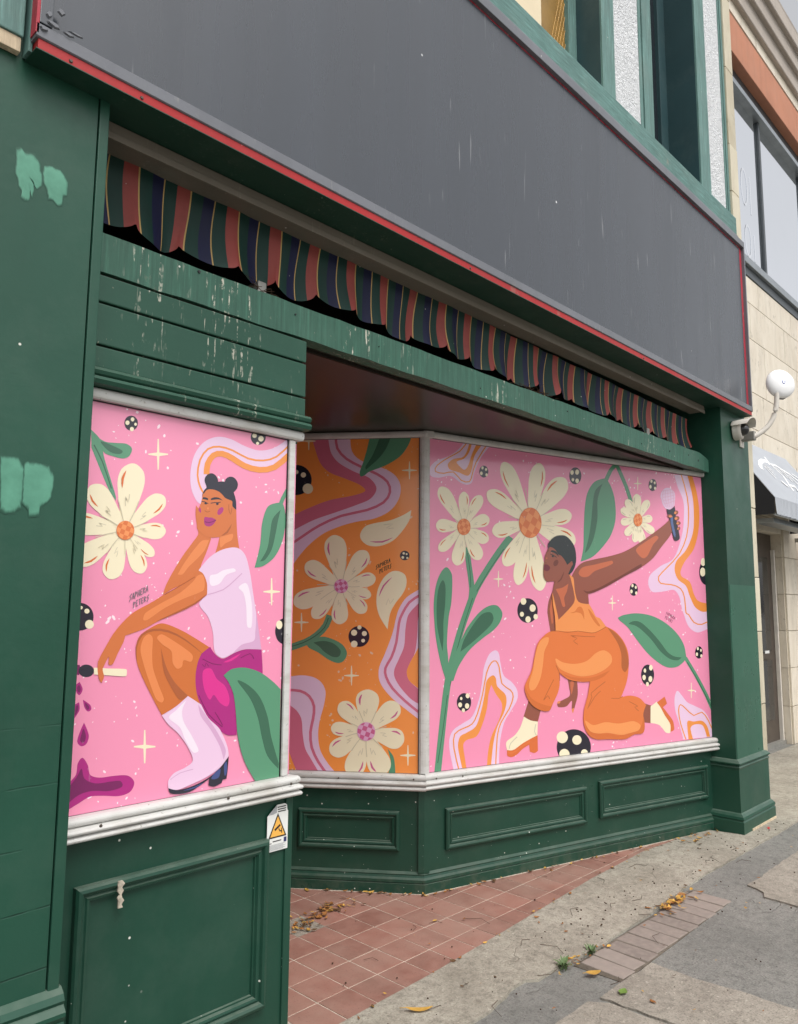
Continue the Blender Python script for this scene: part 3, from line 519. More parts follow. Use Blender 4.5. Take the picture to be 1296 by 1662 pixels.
('O','wavy_ribbon','pinkd',0,'933,10242 941,10114 978,9950 1075,9810 1209,9685 1372,9584 1556,9492 1762,9397 1954,9303 2094,9216 2189,9125 2240,9017 2246,8904 2204,8791 2108,8682 1946,8589 1726,8509 1431,8446 1117,8376 837,8268 593,8149 410,8041 256,7937 91,7825 -33,7740 4,7690 127,7775 292,7886 444,7989 624,8095 863,8212 1136,8318 1446,8386 1743,8450 1973,8534 2146,8634 2256,8758 2307,8894 2299,9032 2238,9161 2130,9264 1983,9357 1787,9452 1581,9548 1401,9638 1245,9735 1121,9850 1035,9973 1003,10121 996,10243'),
('O','wavy_ribbon','lilac',1,'2978,6635,1 2683,6452 2507,6188 2435,5954 2392,5744 2334,5546 2190,5168 2060,4850 2063,4592 2168,4393 2375,4170 2668,3949 2988,3717,1'),
('O','wavy_ribbon','pinkd',1,'2979,6337,1 2803,6160 2709,6014 2658,5723 2631,5347 2515,5058 2414,4827 2415,4655 2548,4429 2783,4178 2987,4055,1 2986,4380,1 2752,4575 2693,4774 2765,4975 2881,5206 2929,5581 2945,5929 2980,6133,1'),
('O','wavy_ribbon','orangebg',1,'2988,5366,1 2881,5178 2765,4975 2693,4774 2752,4575 2992,4386,1'),
('O','wavy_ribbon','pinkd',0,'2963,6522 2854,6457 2721,6355 2627,6221 2555,6084 2511,5990 2480,5872 2454,5662 2424,5437 2372,5254 2311,5096 2238,4973 2179,4861 2169,4751 2196,4642 2255,4515 2350,4379 2489,4237 2648,4097 2828,3955 2970,3849 3006,3894 2864,4000 2686,4141 2530,4278 2396,4416 2307,4544 2252,4662 2228,4756 2236,4844 2290,4945 2365,5072 2429,5236 2482,5426 2513,5655 2539,5862 2567,5970 2608,6058 2678,6191 2764,6315 2888,6409 2994,6472'),
('O','wavy_ribbon','lilac',1,'-44,4620,1 287,4654 559,4609 742,4483 830,4283 796,3995 700,3622 677,3280 742,2971 925,2694 1105,2503,1 693,2491,1 539,2767 385,3017 318,3328 280,3669 155,3867 -28,3992,1'),
('O','wavy_ribbon','pinkd',1,'-28,3992,1 155,3867 280,3669 318,3328 385,3017 539,2767 722,2492,1 219,2477,1 62,2810 -52,3148,1'),
('O','wavy_ribbon','pinkd',0,'-37,4287 84,4285 228,4270 336,4230 425,4168 493,4072 535,3956 537,3824 517,3680 487,3541 464,3391 469,3217 502,3041 572,2876 661,2727 763,2589 845,2491 895,2529 814,2626 715,2760 630,2903 564,3058 533,3224 528,3388 551,3530 581,3670 601,3820 599,3967 551,4100 472,4210 367,4285 243,4331 88,4347 -36,4349'),
('O','leaf','green',1,'1781,10227,1 2777,10208,1 2693,9994 2513,9751 2180,9541 1785,9394 1663,9303 1572,9283 1555,9397 1629,9611 1717,9918'),
('O','leaf','dgreen',1,'2020,10223,1 2287,10218,1 2176,9941 1995,9698 1698,9438,1 1691,9518 1841,9762 1961,10038'),
('O','leaf','green',0,'816,6051 788,5952 738,5833 655,5730 548,5630 434,5549 297,5477 90,5401 -87,5343 -34,5197 146,5255 364,5336 520,5418 651,5512 774,5625 876,5754 938,5898 970,6007'),
('O','leaf','dgreen',0,'853,5973 823,5875 768,5754 679,5656 563,5565 420,5476 266,5401 98,5345 -34,5310 -28,5290 104,5325 275,5382 431,5458 576,5547 694,5641 787,5743 844,5867 874,5967'),
('O','leaf','green',1,'362,5354,1 691,5534 963,5487 1206,5359 1313,5171 1241,4996 1093,4945 882,5020 638,5177 424,5276'),
('O','leaf','dgreen',1,'522,5400,1 753,5441 995,5385 1163,5227 1120,5090 970,5088 788,5193 665,5308'),
('O','leaf','green',1,'2273,3068,1 2414,2877 2452,2516,1 2272,2511,1 2351,2736'),
('O','spotted_ball','ink',1,'400,9212 354,9030 221,8898 35,8852 -153,8902 -294,9037 -349,9221 -304,9404 -169,9536 17,9583 206,9531 346,9395'),
('O','spotted_ball','cream',1,'259,9334 242,9290 197,9272 152,9291 132,9335 150,9379 194,9397 240,9378'),
('O','spotted_ball','cream',1,'438,9000 403,8913 314,8878 224,8915 185,9003 220,9090 309,9125 399,9088'),
('O','spotted_ball','cream',1,'74,9406 60,9370 23,9355 -15,9371 -31,9407 -16,9443 20,9458 58,9442'),
('O','spotted_ball','ink',1,'1829,5555 1798,5436 1710,5348 1589,5315 1467,5345 1376,5431 1342,5550 1372,5669 1461,5757 1582,5790 1705,5760 1795,5673'),
('O','spotted_ball','cream',1,'1543,5638 1523,5589 1473,5568 1423,5587 1401,5636 1421,5685 1471,5706 1521,5686'),
('O','spotted_ball','cream',1,'1770,5621 1753,5580 1712,5563 1670,5579 1653,5620 1669,5660 1710,5677 1752,5661'),
('O','spotted_ball','cream',1,'1728,5459 1715,5429 1685,5416 1654,5428 1640,5458 1653,5488 1684,5501 1715,5489'),
('O','spotted_ball','cream',1,'1556,5381 1534,5327 1479,5304 1424,5326 1400,5379 1422,5433 1477,5456 1533,5435'),
('O','spotted_ball','cream',1,'1644,5760 1630,5726 1596,5712 1561,5725 1546,5759 1560,5793 1594,5807 1629,5794'),
('O','spotted_ball','ink',1,'2745,7413 2730,7357 2689,7317 2634,7302 2578,7317 2536,7358 2521,7413 2536,7469 2576,7510 2632,7524 2688,7509 2729,7469'),
('O','spotted_ball','cream',1,'2638,7463 2630,7443 2610,7435 2591,7444 2582,7463 2590,7483 2610,7491 2630,7483'),
('O','spotted_ball','cream',1,'2700,7446 2693,7431 2678,7424 2662,7431 2655,7446 2662,7462 2677,7469 2693,7462'),
('O','spotted_ball','cream',1,'2620,7369 2611,7347 2589,7338 2567,7347 2557,7369 2566,7391 2588,7400 2610,7391'),
('O','spotted_ball','cream',1,'2719,7357 2712,7340 2695,7333 2677,7340 2670,7357 2677,7375 2695,7382 2712,7375'),
('O','spark_star','cream',0,'2724,9624 2740,9624 2753,9436 2907,9417 2907,9401 2753,9386 2742,9199 2726,9199 2713,9387 2559,9405 2559,9422 2712,9436'),
('O','spark_star','cream',0,'295,10373 312,10373 327,10180 473,10160 473,10143 328,10129 321,9937 304,9937 289,10130 143,10150 142,10166 288,10181'),
('O','spark_star','cream',0,'215,6081 233,6081 248,5887 397,5871 397,5854 249,5836 243,5642 226,5642 210,5836 61,5851 61,5868 209,5887'),
('O','spark_star','cream',0,'1413,4888 1431,4889 1445,4693 1596,4678 1596,4661 1446,4642 1437,4447 1420,4446 1406,4641 1254,4656 1254,4673 1405,4693'),
('O','spark_star','cream',0,'2722,3156 2739,3157 2752,2962 2902,2949 2902,2932 2752,2910 2742,2716 2724,2715 2712,2909 2561,2922 2561,2939 2712,2961'),
('O','petal','cream',1,'2780,8471,1 2733,8231 2555,7962 2346,7753 2047,7635 1775,7650 1607,7786 1590,7936 1709,8101 1950,8175 2282,8234 2582,8352'),
('O','petal','rose',0,'1819,7738 1947,7714 2109,7712 2249,7765 2347,7826 2345,7830 2238,7792 2103,7749 1948,7744 1819,7742'),
('O','petal','pline',0,'2133,8123 2256,8139 2353,8146 2276,8108 2187,8054 2273,8041 2374,8047 2373,8058 2273,8053 2199,8053 2281,8098 2363,8152 2255,8151 2131,8135'),
('O','petal','cream',1,'2250,5719,1 2063,6009 1985,6301 2012,6625 2144,6891 2322,7039 2501,7049 2651,6951 2675,6745 2594,6539 2417,6304 2300,6069'),
('O','petal','rose',0,'2046,6471 2096,6575 2161,6704 2259,6815 2340,6905 2337,6908 2238,6836 2130,6724 2069,6587 2041,6473'),
('O','petal','pline',0,'2215,6272 2242,6352 2269,6415 2276,6362 2298,6298 2349,6351 2391,6418 2382,6424 2340,6358 2299,6309 2287,6365 2266,6426 2231,6356 2204,6275'),
('O','daisy','cream',1,'1236,6714 1243,7018 1265,7326 1267,7596 1199,7782 1071,7874 950,7894 842,7841 751,7717 747,7519 840,7263 963,6976 1071,6689'),
('O','daisy','cream',1,'1206,6664 1391,6841 1585,7011 1745,7169 1817,7316 1801,7439 1746,7516 1656,7543 1533,7520 1414,7406 1314,7205 1212,6968 1100,6739'),
('O','daisy','cream',1,'1167,6651 1379,6667 1592,6674 1776,6690 1898,6745 1953,6830 1958,6906 1915,6969 1825,7018 1690,7007 1521,6934 1332,6838 1139,6752'),
('O','daisy','cream',1,'1141,6663 1308,6580 1473,6489 1620,6418 1737,6400 1817,6430 1855,6477 1851,6537 1805,6608 1699,6661 1537,6689 1351,6711 1166,6741'),
('O','daisy','cream',1,'1115,6666 1234,6490 1346,6308 1452,6156 1562,6076 1664,6069 1734,6100 1769,6167 1768,6267 1692,6379 1543,6491 1364,6611 1192,6737'),
('O','daisy','cream',1,'1091,6705 1040,6486 978,6269 936,6078 959,5937 1038,5855 1123,5825 1209,5848 1294,5923 1326,6061 1298,6255 1251,6477 1216,6699'),
('O','daisy','cream',1,'1111,6738 917,6579 715,6427 546,6286 459,6152 456,6038 494,5967 572,5939 687,5958 811,6060 932,6241 1060,6457 1195,6665'),
('O','daisy','cream',1,'1127,6768 830,6711 528,6666 266,6612 98,6517 32,6393 36,6289 106,6211 242,6161 433,6199 664,6327 919,6487 1179,6636'),
('O','daisy','cream',1,'1188,6758 1000,6926 816,7105 647,7252 494,7312 370,7285 296,7223 273,7129 305,7008 428,6899 637,6817 881,6736 1118,6646'),
('O','daisy','rose',0,'875,7416 867,7492 851,7581 854,7663 853,7730 847,7732 818,7669 804,7579 830,7484 869,7414'),
('O','daisy','pline',0,'1036,7123 1007,7209 987,7281 1011,7237 1062,7191 1064,7265 1052,7343 1037,7341 1049,7264 1054,7204 1022,7247 973,7287 992,7205 1022,7118'),
('O','daisy','pline',0,'1162,6699 1202,6859 1245,7048 1265,7185 1276,7278 1257,7280 1247,7187 1226,7052 1183,6863 1144,6704'),
('O','daisy','rose',0,'1622,7133 1675,7172 1729,7232 1753,7303 1756,7360 1752,7361 1726,7313 1697,7251 1653,7190 1618,7136'),
('O','daisy','pline',0,'1404,6966 1458,7021 1502,7075 1452,7063 1414,7042 1441,7084 1478,7137 1468,7144 1430,7091 1403,7035 1457,7051 1490,7075 1449,7029 1395,6975'),
('O','daisy','pline',0,'1158,6695 1275,6771 1412,6863 1503,6937 1562,6990 1552,7001 1493,6948 1403,6875 1267,6784 1149,6708'),
('O','daisy','rose',0,'1628,6922 1680,6932 1740,6947 1796,6950 1841,6955 1842,6959 1797,6973 1735,6976 1672,6954 1627,6925'),
('O','daisy','pline',0,'1437,6802 1495,6826 1543,6843 1514,6826 1486,6791 1537,6794 1590,6807 1587,6817 1535,6805 1495,6797 1522,6819 1546,6853 1491,6836 1433,6812'),
('O','daisy','pline',0,'1153,6695 1275,6686 1419,6678 1521,6682 1590,6689 1588,6702 1520,6695 1419,6691 1276,6699 1154,6708'),
('O','daisy','rose',0,'1565,6488 1605,6462 1659,6440 1712,6437 1752,6444 1752,6447 1713,6455 1664,6462 1611,6479 1566,6491'),
('O','daisy','pline',0,'1397,6592 1448,6568 1495,6551 1475,6581 1451,6599 1486,6590 1532,6576 1535,6584 1489,6598 1444,6605 1468,6574 1493,6559 1451,6577 1401,6600'),
('O','daisy','pline',0,'1150,6697 1246,6626 1361,6545 1448,6496 1509,6466 1513,6476 1453,6505 1367,6554 1253,6635 1157,6706'),
('O','daisy','rose',0,'1585,6393 1620,6353 1663,6308 1693,6261 1720,6224 1724,6226 1714,6271 1686,6326 1635,6370 1587,6396'),
('O','daisy','pline',0,'1384,6502 1434,6463 1473,6430 1444,6447 1398,6454 1427,6412 1464,6372 1472,6379 1435,6419 1408,6450 1441,6437 1484,6432 1441,6471 1391,6510'),
('O','daisy','pline',0,'1147,6700 1185,6576 1233,6433 1275,6335 1307,6271 1319,6276 1287,6340 1245,6437 1198,6580 1160,6703'),
('O','daisy','rose',0,'1015,6162 993,6109 984,6039 1003,5976 1031,5933 1035,5934 1029,5983 1019,6041 1021,6106 1019,6162'),
('O','daisy','pline',0,'1097,6388 1084,6322 1078,6261 1111,6294 1130,6327 1132,6284 1131,6227 1143,6227 1144,6284 1135,6338 1101,6301 1088,6268 1096,6320 1109,6385'),
('O','daisy','pline',0,'1147,6705 1084,6577 1013,6425 972,6314 947,6238 961,6233 985,6309 1026,6420 1097,6571 1160,6698'),
('O','daisy','rose',0,'822,6179 778,6135 729,6080 676,6038 636,6003 638,5999 690,6018 751,6058 798,6120 825,6177'),
('O','daisy','pline',0,'938,6417 896,6356 859,6308 877,6342 883,6394 837,6356 793,6308 802,6301 845,6348 880,6383 866,6345 863,6297 905,6350 947,6411'),
('O','daisy','pline',0,'1150,6707 1011,6627 849,6530 739,6451 667,6395 675,6385 747,6441 857,6519 1018,6616 1157,6696'),
('O','daisy','rose',0,'411,6573 333,6568 240,6543 170,6492 128,6440 132,6437 190,6466 259,6507 343,6538 412,6568'),
('O','daisy','pline',0,'734,6601 645,6582 567,6558 624,6540 675,6538 620,6513 548,6486 554,6473 626,6501 689,6537 626,6553 578,6550 649,6569 737,6588'),
('O','daisy','pline',0,'1154,6710 995,6726 808,6741 674,6743 584,6740 585,6724 674,6727 807,6725 994,6710 1153,6694'),
('O','daisy','rose',0,'559,6920 506,6956 442,6995 392,7041 349,7076 345,7073 370,7022 419,6965 493,6930 557,6916'),
('O','daisy','pline',0,'827,6859 757,6888 702,6914 742,6905 797,6911 751,6952 696,6987 689,6976 744,6942 784,6913 741,6918 690,6909 752,6877 822,6847'),
('O','daisy','pline',0,'1160,6705 1082,6845 987,7009 912,7120 858,7193 846,7184 899,7111 974,7001 1068,6838 1147,6698'),
('O','daisy','rosel',1,'1320,6702 1299,6620 1239,6560 1156,6538 1072,6560 1010,6619 986,6701 1007,6783 1067,6843 1151,6866 1235,6844 1297,6784'),
('O','daisy','rose',0,'1123,6857 1174,6857 1131,6816 1075,6840'),
('O','daisy','rose',0,'1020,6792 1084,6748 1037,6681 994,6724'),
('O','daisy','rose',0,'1131,6816 1200,6769 1153,6702 1084,6748'),
('O','daisy','rose',0,'1037,6681 1107,6634 1064,6573 1014,6626'),
('O','daisy','rose',0,'1243,6831 1293,6777 1269,6722 1200,6769'),
('O','daisy','rose',0,'1153,6702 1223,6655 1176,6588 1107,6634'),
('O','daisy','rose',0,'1269,6722 1312,6679 1286,6612 1223,6655'),
('O','daisy','rose',0,'1176,6588 1232,6564 1184,6547 1132,6546'),
('O','daisy','cream',1,'1867,3434 1933,3664 2015,3894 2069,4098 2036,4247 1926,4334 1809,4364 1689,4338 1574,4256 1532,4108 1575,3902 1644,3668 1696,3436'),
('O','daisy','cream',1,'1829,3383 2045,3504 2269,3614 2457,3722 2554,3845 2558,3969 2516,4059 2429,4112 2302,4124 2163,4047 2028,3880 1885,3678 1734,3486'),
('O','daisy','cream',1,'1764,3363 1968,3266 2168,3157 2347,3075 2492,3077 2593,3153 2643,3246 2643,3349 2589,3460 2460,3522 2260,3523 2029,3508 1800,3507'),
('O','daisy','cream',1,'1702,3402 1750,3143 1783,2880 1828,2655 1927,2519 2066,2478 2186,2494 2281,2567 2348,2693 2318,2857 2186,3045 2016,3253 1861,3467'),
('O','daisy','cream',1,'1709,3456 1577,3222 1432,2992 1320,2785 1301,2618 1368,2502 1458,2444 1568,2446 1692,2507 1776,2656 1806,2885 1824,3151 1855,3414'),
('O','daisy','cream',1,'1745,3491 1515,3405 1278,3330 1077,3251 962,3146 938,3027 965,2934 1041,2872 1164,2843 1310,2899 1469,3040 1640,3215 1819,3378'),
('O','daisy','cream',1,'1786,3484 1587,3533 1388,3591 1211,3632 1079,3619 1000,3559 970,3492 988,3421 1056,3350 1185,3320 1366,3335 1572,3365 1777,3385'),
('O','daisy','cream',1,'1828,3477 1707,3660 1594,3852 1485,4012 1366,4094 1250,4094 1167,4054 1122,3977 1117,3865 1196,3747 1358,3635 1551,3517 1736,3393'),
('O','daisy','rose',0,'1640,4013 1646,4073 1648,4140 1667,4200 1679,4253 1674,4256 1632,4214 1601,4147 1609,4069 1634,4012'),
('O','daisy','pline',0,'1745,3770 1732,3840 1725,3894 1743,3858 1784,3817 1801,3874 1804,3935 1788,3935 1785,3875 1780,3831 1755,3867 1714,3904 1717,3838 1730,3767'),
('O','daisy','pline',0,'1790,3431 1858,3553 1936,3699 1983,3806 2011,3879 1993,3886 1965,3813 1919,3707 1842,3562 1773,3439'),
('O','daisy','rose',0,'2326,3723 2386,3745 2451,3789 2488,3852 2500,3905 2496,3907 2460,3867 2422,3815 2368,3769 2324,3727'),
('O','daisy','pline',0,'2079,3622 2142,3660 2197,3700 2144,3702 2102,3693 2136,3726 2183,3767 2174,3777 2126,3735 2090,3688 2146,3689 2183,3703 2135,3670 2072,3633'),
('O','daisy','pline',0,'1783,3427 1916,3456 2070,3492 2176,3527 2246,3553 2240,3567 2171,3541 2066,3507 1912,3471 1780,3442'),
('O','daisy','rose',0,'2351,3449 2405,3433 2467,3419 2519,3393 2566,3373 2569,3377 2539,3419 2483,3458 2410,3465 2351,3454'),
('O','daisy','pline',0,'2104,3404 2172,3403 2224,3399 2187,3391 2140,3363 2190,3339 2247,3326 2250,3339 2195,3352 2154,3365 2193,3379 2236,3406 2173,3416 2105,3418'),
('O','daisy','pline',0,'1775,3429 1875,3331 1993,3219 2082,3146 2143,3101 2153,3114 2092,3159 2005,3231 1887,3343 1788,3441'),
('O','daisy','rose',0,'1883,2788 1883,2721 1906,2640 1962,2584 2018,2556 2022,2560 1990,2609 1948,2663 1919,2732 1888,2790'),
('O','daisy','pline',0,'1871,3072 1888,2996 1912,2928 1935,2980 1943,3026 1966,2982 1994,2922 2008,2928 1980,2989 1942,3041 1920,2984 1919,2941 1903,3000 1886,3076'),
('O','daisy','pline',0,'1772,3435 1771,3277 1774,3093 1785,2962 1796,2874 1815,2877 1804,2964 1792,3094 1790,3278 1791,3435'),
('O','daisy','rose',0,'1715,2781 1690,2719 1666,2646 1630,2586 1604,2533 1608,2530 1658,2567 1705,2631 1723,2713 1720,2780'),
('O','daisy','pline',0,'1703,3065 1692,2987 1679,2925 1677,2968 1654,3022 1622,2965 1600,2901 1613,2897 1635,2960 1655,3008 1663,2964 1687,2915 1706,2985 1717,3063'),
('O','daisy','pline',0,'1775,3440 1677,3323 1564,3185 1491,3080 1445,3008 1460,2999 1506,3071 1578,3175 1690,3313 1788,3430'),
('O','daisy','rose',0,'1205,3233 1143,3220 1072,3186 1026,3130 1005,3080 1009,3078 1050,3112 1096,3156 1157,3193 1207,3228'),
('O','daisy','pline',0,'1462,3296 1394,3268 1335,3236 1386,3227 1428,3230 1390,3203 1337,3170 1345,3159 1397,3193 1441,3233 1386,3240 1347,3232 1400,3257 1467,3284'),
('O','daisy','pline',0,'1780,3442 1647,3413 1491,3377 1382,3341 1309,3314 1315,3299 1387,3327 1495,3362 1650,3399 1783,3427'),
('O','daisy','rose',0,'1271,3378 1220,3384 1159,3389 1106,3403 1062,3411 1060,3408 1097,3382 1154,3361 1220,3362 1271,3375'),
('O','daisy','pline',0,'1487,3429 1426,3425 1376,3423 1408,3430 1446,3454 1398,3466 1345,3470 1344,3460 1396,3456 1436,3451 1404,3439 1370,3415 1426,3415 1488,3419'),
('O','daisy','pline',0,'1785,3440 1673,3501 1540,3570 1441,3611 1373,3635 1369,3624 1436,3600 1534,3559 1667,3490 1778,3430'),
('O','daisy','rose',0,'1490,3898 1467,3950 1423,4005 1363,4036 1312,4045 1310,4041 1350,4012 1399,3979 1445,3933 1487,3896'),
('O','daisy','pline',0,'1596,3686 1557,3740 1517,3786 1518,3740 1528,3704 1496,3733 1456,3772 1447,3764 1488,3724 1533,3694 1530,3742 1515,3774 1548,3733 1585,3680'),
('O','daisy','pline',0,'1789,3437 1748,3564 1698,3714 1653,3816 1619,3884 1606,3878 1639,3810 1684,3709 1734,3560 1775,3433'),
('O','daisy','rosel',1,'1990,3440 1963,3336 1888,3259 1784,3229 1680,3254 1602,3327 1573,3430 1600,3533 1675,3611 1779,3641 1884,3616 1961,3542'),
('O','daisy','rose',0,'1695,3612 1756,3631 1718,3565 1642,3575'),
('O','daisy','rose',0,'1593,3498 1683,3468 1649,3370 1583,3407'),
('O','daisy','rose',0,'1718,3565 1816,3532 1782,3435 1683,3468'),
('O','daisy','rose',0,'1649,3370 1747,3337 1716,3248 1638,3295'),
('O','daisy','rose',0,'1848,3622 1925,3574 1914,3499 1816,3532'),
('O','daisy','rose',0,'1782,3435 1880,3402 1845,3305 1747,3337'),
('O','daisy','rose',0,'1914,3499 1980,3462 1970,3372 1880,3402'),
('O','daisy','rose',0,'1845,3305 1921,3295 1868,3258 1807,3239'),
('O','lettering','dgreen2',0,'1998,7211 1961,7160 1973,7152 2009,7203'),
('O','lettering','dgreen2',0,'1966,7150 1993,7145 1996,7158 1968,7163'),
('O','lettering','dgreen2',0,'1988,7154 1959,7084 1972,7079 2001,7149'),
('O','lettering','dgreen2',0,'2018,7116 2040,7220 2026,7223 2005,7119'),
('O','lettering','dgreen2',0,'2026,7220 2040,7134 2054,7136 2040,7222'),
('O','lettering','dgreen2',0,'2022,7153 2048,7170 2040,7181 2014,7164'),
('O','lettering','dgreen2',0,'2071,7134 2073,7238 2060,7238 2058,7135'),
('O','lettering','dgreen2',0,'2066,7231 2097,7228 2099,7241 2067,7245'),
('O','lettering','dgreen2',0,'2092,7238 2062,7191 2073,7183 2104,7231'),
('O','lettering','dgreen2',0,'2109,7262 2107,7168 2121,7168 2123,7262'),
('O','lettering','dgreen2',0,'2137,7276 2135,7182 2149,7181 2151,7276'),
('O','lettering','dgreen2',0,'2118,7209 2146,7223 2140,7235 2112,7221'),
('O','lettering','dgreen2',0,'2193,7308 2162,7287 2169,7276 2201,7296'),
('O','lettering','dgreen2',0,'2159,7282 2157,7193 2170,7192 2172,7282'),
('O','lettering','dgreen2',0,'2167,7187 2199,7207 2191,7218 2160,7198'),
('O','lettering','dgreen2',0,'2168,7233 2191,7245 2185,7257 2161,7245'),
('O','lettering','dgreen2',0,'2220,7216 2222,7310 2208,7311 2206,7217'),
('O','lettering','dgreen2',0,'2214,7304 2243,7300 2245,7313 2216,7317'),
('O','lettering','dgreen2',0,'2239,7310 2210,7268 2222,7261 2250,7303'),
('O','lettering','dgreen2',0,'2211,7260 2242,7228 2251,7238 2221,7269'),
('O','lettering','dgreen2',0,'2265,7237 2287,7341 2273,7344 2252,7240'),
('O','lettering','dgreen2',0,'2273,7342 2287,7255 2301,7257 2287,7344'),
('O','lettering','dgreen2',0,'2269,7274 2295,7291 2287,7302 2261,7285'),
('O','lettering','dgreen2',0,'2063,6993 2060,7097 2047,7097 2049,6993'),
('O','lettering','dgreen2',0,'2053,7090 2083,7086 2085,7099 2054,7103'),
('O','lettering','dgreen2',0,'2078,7096 2051,7049 2063,7042 2090,7089'),
('O','lettering','dgreen2',0,'2127,7140 2097,7120 2105,7109 2135,7128'),
('O','lettering','dgreen2',0,'2094,7115 2096,7025 2110,7026 2108,7115'),
('O','lettering','dgreen2',0,'2107,7020 2137,7039 2129,7051 2099,7031'),
('O','lettering','dgreen2',0,'2105,7066 2128,7077 2122,7090 2099,7079'),
('O','lettering','dgreen2',0,'2148,7130 2186,7153 2178,7165 2141,7142'),
('O','lettering','dgreen2',0,'2156,7150 2159,7056 2172,7056 2170,7150'),
('O','lettering','dgreen2',0,'2222,7185 2192,7166 2199,7155 2229,7174'),
('O','lettering','dgreen2',0,'2189,7160 2191,7071 2204,7071 2202,7161'),
('O','lettering','dgreen2',0,'2201,7066 2231,7085 2224,7096 2194,7077'),
('O','lettering','dgreen2',0,'2199,7112 2222,7123 2216,7135 2193,7124'),
('O','lettering','dgreen2',0,'2252,7094 2249,7188 2236,7188 2238,7094'),
('O','lettering','dgreen2',0,'2241,7181 2270,7176 2272,7190 2244,7195'),
('O','lettering','dgreen2',0,'2265,7186 2240,7145 2251,7138 2277,7179'),
('O','lettering','dgreen2',0,'2241,7137 2272,7105 2282,7114 2250,7147'),
('O','lettering','dgreen2',0,'2318,7231 2285,7182 2296,7174 2329,7223'),
('O','lettering','dgreen2',0,'2289,7171 2316,7165 2319,7178 2292,7184'),
('O','lettering','dgreen2',0,'2311,7174 2286,7105 2299,7100 2324,7170'),
('P','wavy_ribbon','lilac',1,'1156,10242,1 976,10024 702,9830 318,9660 148,9483 168,9295 394,9269 740,9344 1013,9214 1210,9174 1370,9247 1453,9518 1659,9903 1993,10276,1'),
('P','wavy_ribbon','orange2',1,'1316,10262,1 1214,9986 1094,9841 818,9762 663,9632 701,9507 974,9454 1251,9399 1372,9575 1455,9914 1744,10280,1'),
('P','wavy_ribbon','lilac',1,'1397,10272,1 1295,9995 1134,9806 916,9708 1014,9598 1152,9537 1261,9662 1375,9954 1539,10255,1'),
('P','wavy_ribbon','orange2',0,'1242,10261 1141,10135 1004,9989 857,9898 693,9810 503,9692 344,9577 275,9478 287,9399 399,9372 548,9375 685,9415 811,9434 925,9351 1042,9254 1177,9224 1299,9245 1359,9327 1397,9443 1437,9575 1511,9748 1703,10027 1884,10272 1853,10284 1672,10039 1479,9758 1403,9581 1362,9447 1326,9334 1282,9268 1183,9253 1062,9279 950,9373 824,9462 681,9442 546,9403 406,9400 311,9420 307,9473 368,9559 522,9671 710,9787 874,9875 1027,9970 1169,10121 1270,10248'),
('P','wavy_ribbon','lilac',1,'8768,10150,1 8912,9786 9126,9408 9127,8933 9005,8376 8617,7698 8037,7447 7580,7170 7502,6907 7666,6706 8166,6733 8565,6778 8784,6591 8879,6249 8956,6083 9139,5740 9482,5565 9844,5619 10154,5714,1 10201,6394,1 9957,6412 9600,6486 9433,6678 9277,7024 8934,7169 8885,7322 9076,7599 9517,8009 9765,8577 9834,9182 9748,9739 9566,10227,1'),
('P','wavy_ribbon','orange2',1,'9353,10207,1 9554,9562 9577,8964 9484,8442 9157,7953 8728,7625 8626,7353 8755,7088 9093,6904 9251,6598 9468,6291 9819,6158 10189,6218,1 10201,6394,1 9957,6412 9600,6486 9433,6678 9277,7024 8934,7169 8885,7322 9076,7599 9517,8009 9765,8577 9834,9182 9748,9739 9566,10227,1'),
('P','wavy_ribbon','orange2',0,'9057,10173 9170,9892 9286,9537 9320,9239 9310,8946 9271,8643 9185,8350 9035,8079 8835,7832 8569,7616 8299,7430 8071,7278 7915,7149 7899,7029 7999,6941 8210,6921 8454,6912 8664,6874 8837,6809 8933,6702 8988,6553 9007,6331 9021,6132 9076,6084 9140,6072 9234,5960 9364,5841 9538,5785 9740,5778 9985,5842 10182,5914 10156,5944 9963,5873 9731,5811 9552,5817 9399,5866 9278,5978 9180,6094 9107,6112 9072,6139 9059,6334 9039,6559 8981,6716 8874,6834 8686,6906 8465,6945 8218,6954 8023,6971 7946,7039 7959,7136 8106,7256 8333,7408 8605,7595 8877,7815 9082,8068 9235,8345 9323,8643 9362,8949 9373,9245 9339,9547 9222,9906 9108,10188'),
('P','wavy_ribbon','lilac',1,'2041,5213 1859,5123 1696,4816 1634,4447 1532,4052 1336,3698 1067,3566 803,3436 691,3237 709,2941 819,2519,1 2123,2480,1 2157,3027 2285,3481 2493,3748 2705,4019 2708,4241 2545,4438 2299,4606 2201,4894 2151,5141'),
('P','wavy_ribbon','orange2',1,'1954,4626 1773,4502 1711,4196 1609,3833 1450,3479 1180,3348 990,3273 933,3039 1081,2463,1 1880,2473,1 1957,3013 2081,3403 2288,3729 2373,3974 2334,4164 2093,4364 2054,4553'),
('P','wavy_ribbon','pink',1,'1912,4403,1 1830,4190 1767,3824 1606,3437 1449,3237 1179,3183 1084,3086 1120,2815 1194,2452,1 1762,2485,1 1797,2844 1899,3201 2123,3554 2228,3795 2210,3983 2050,4179'),
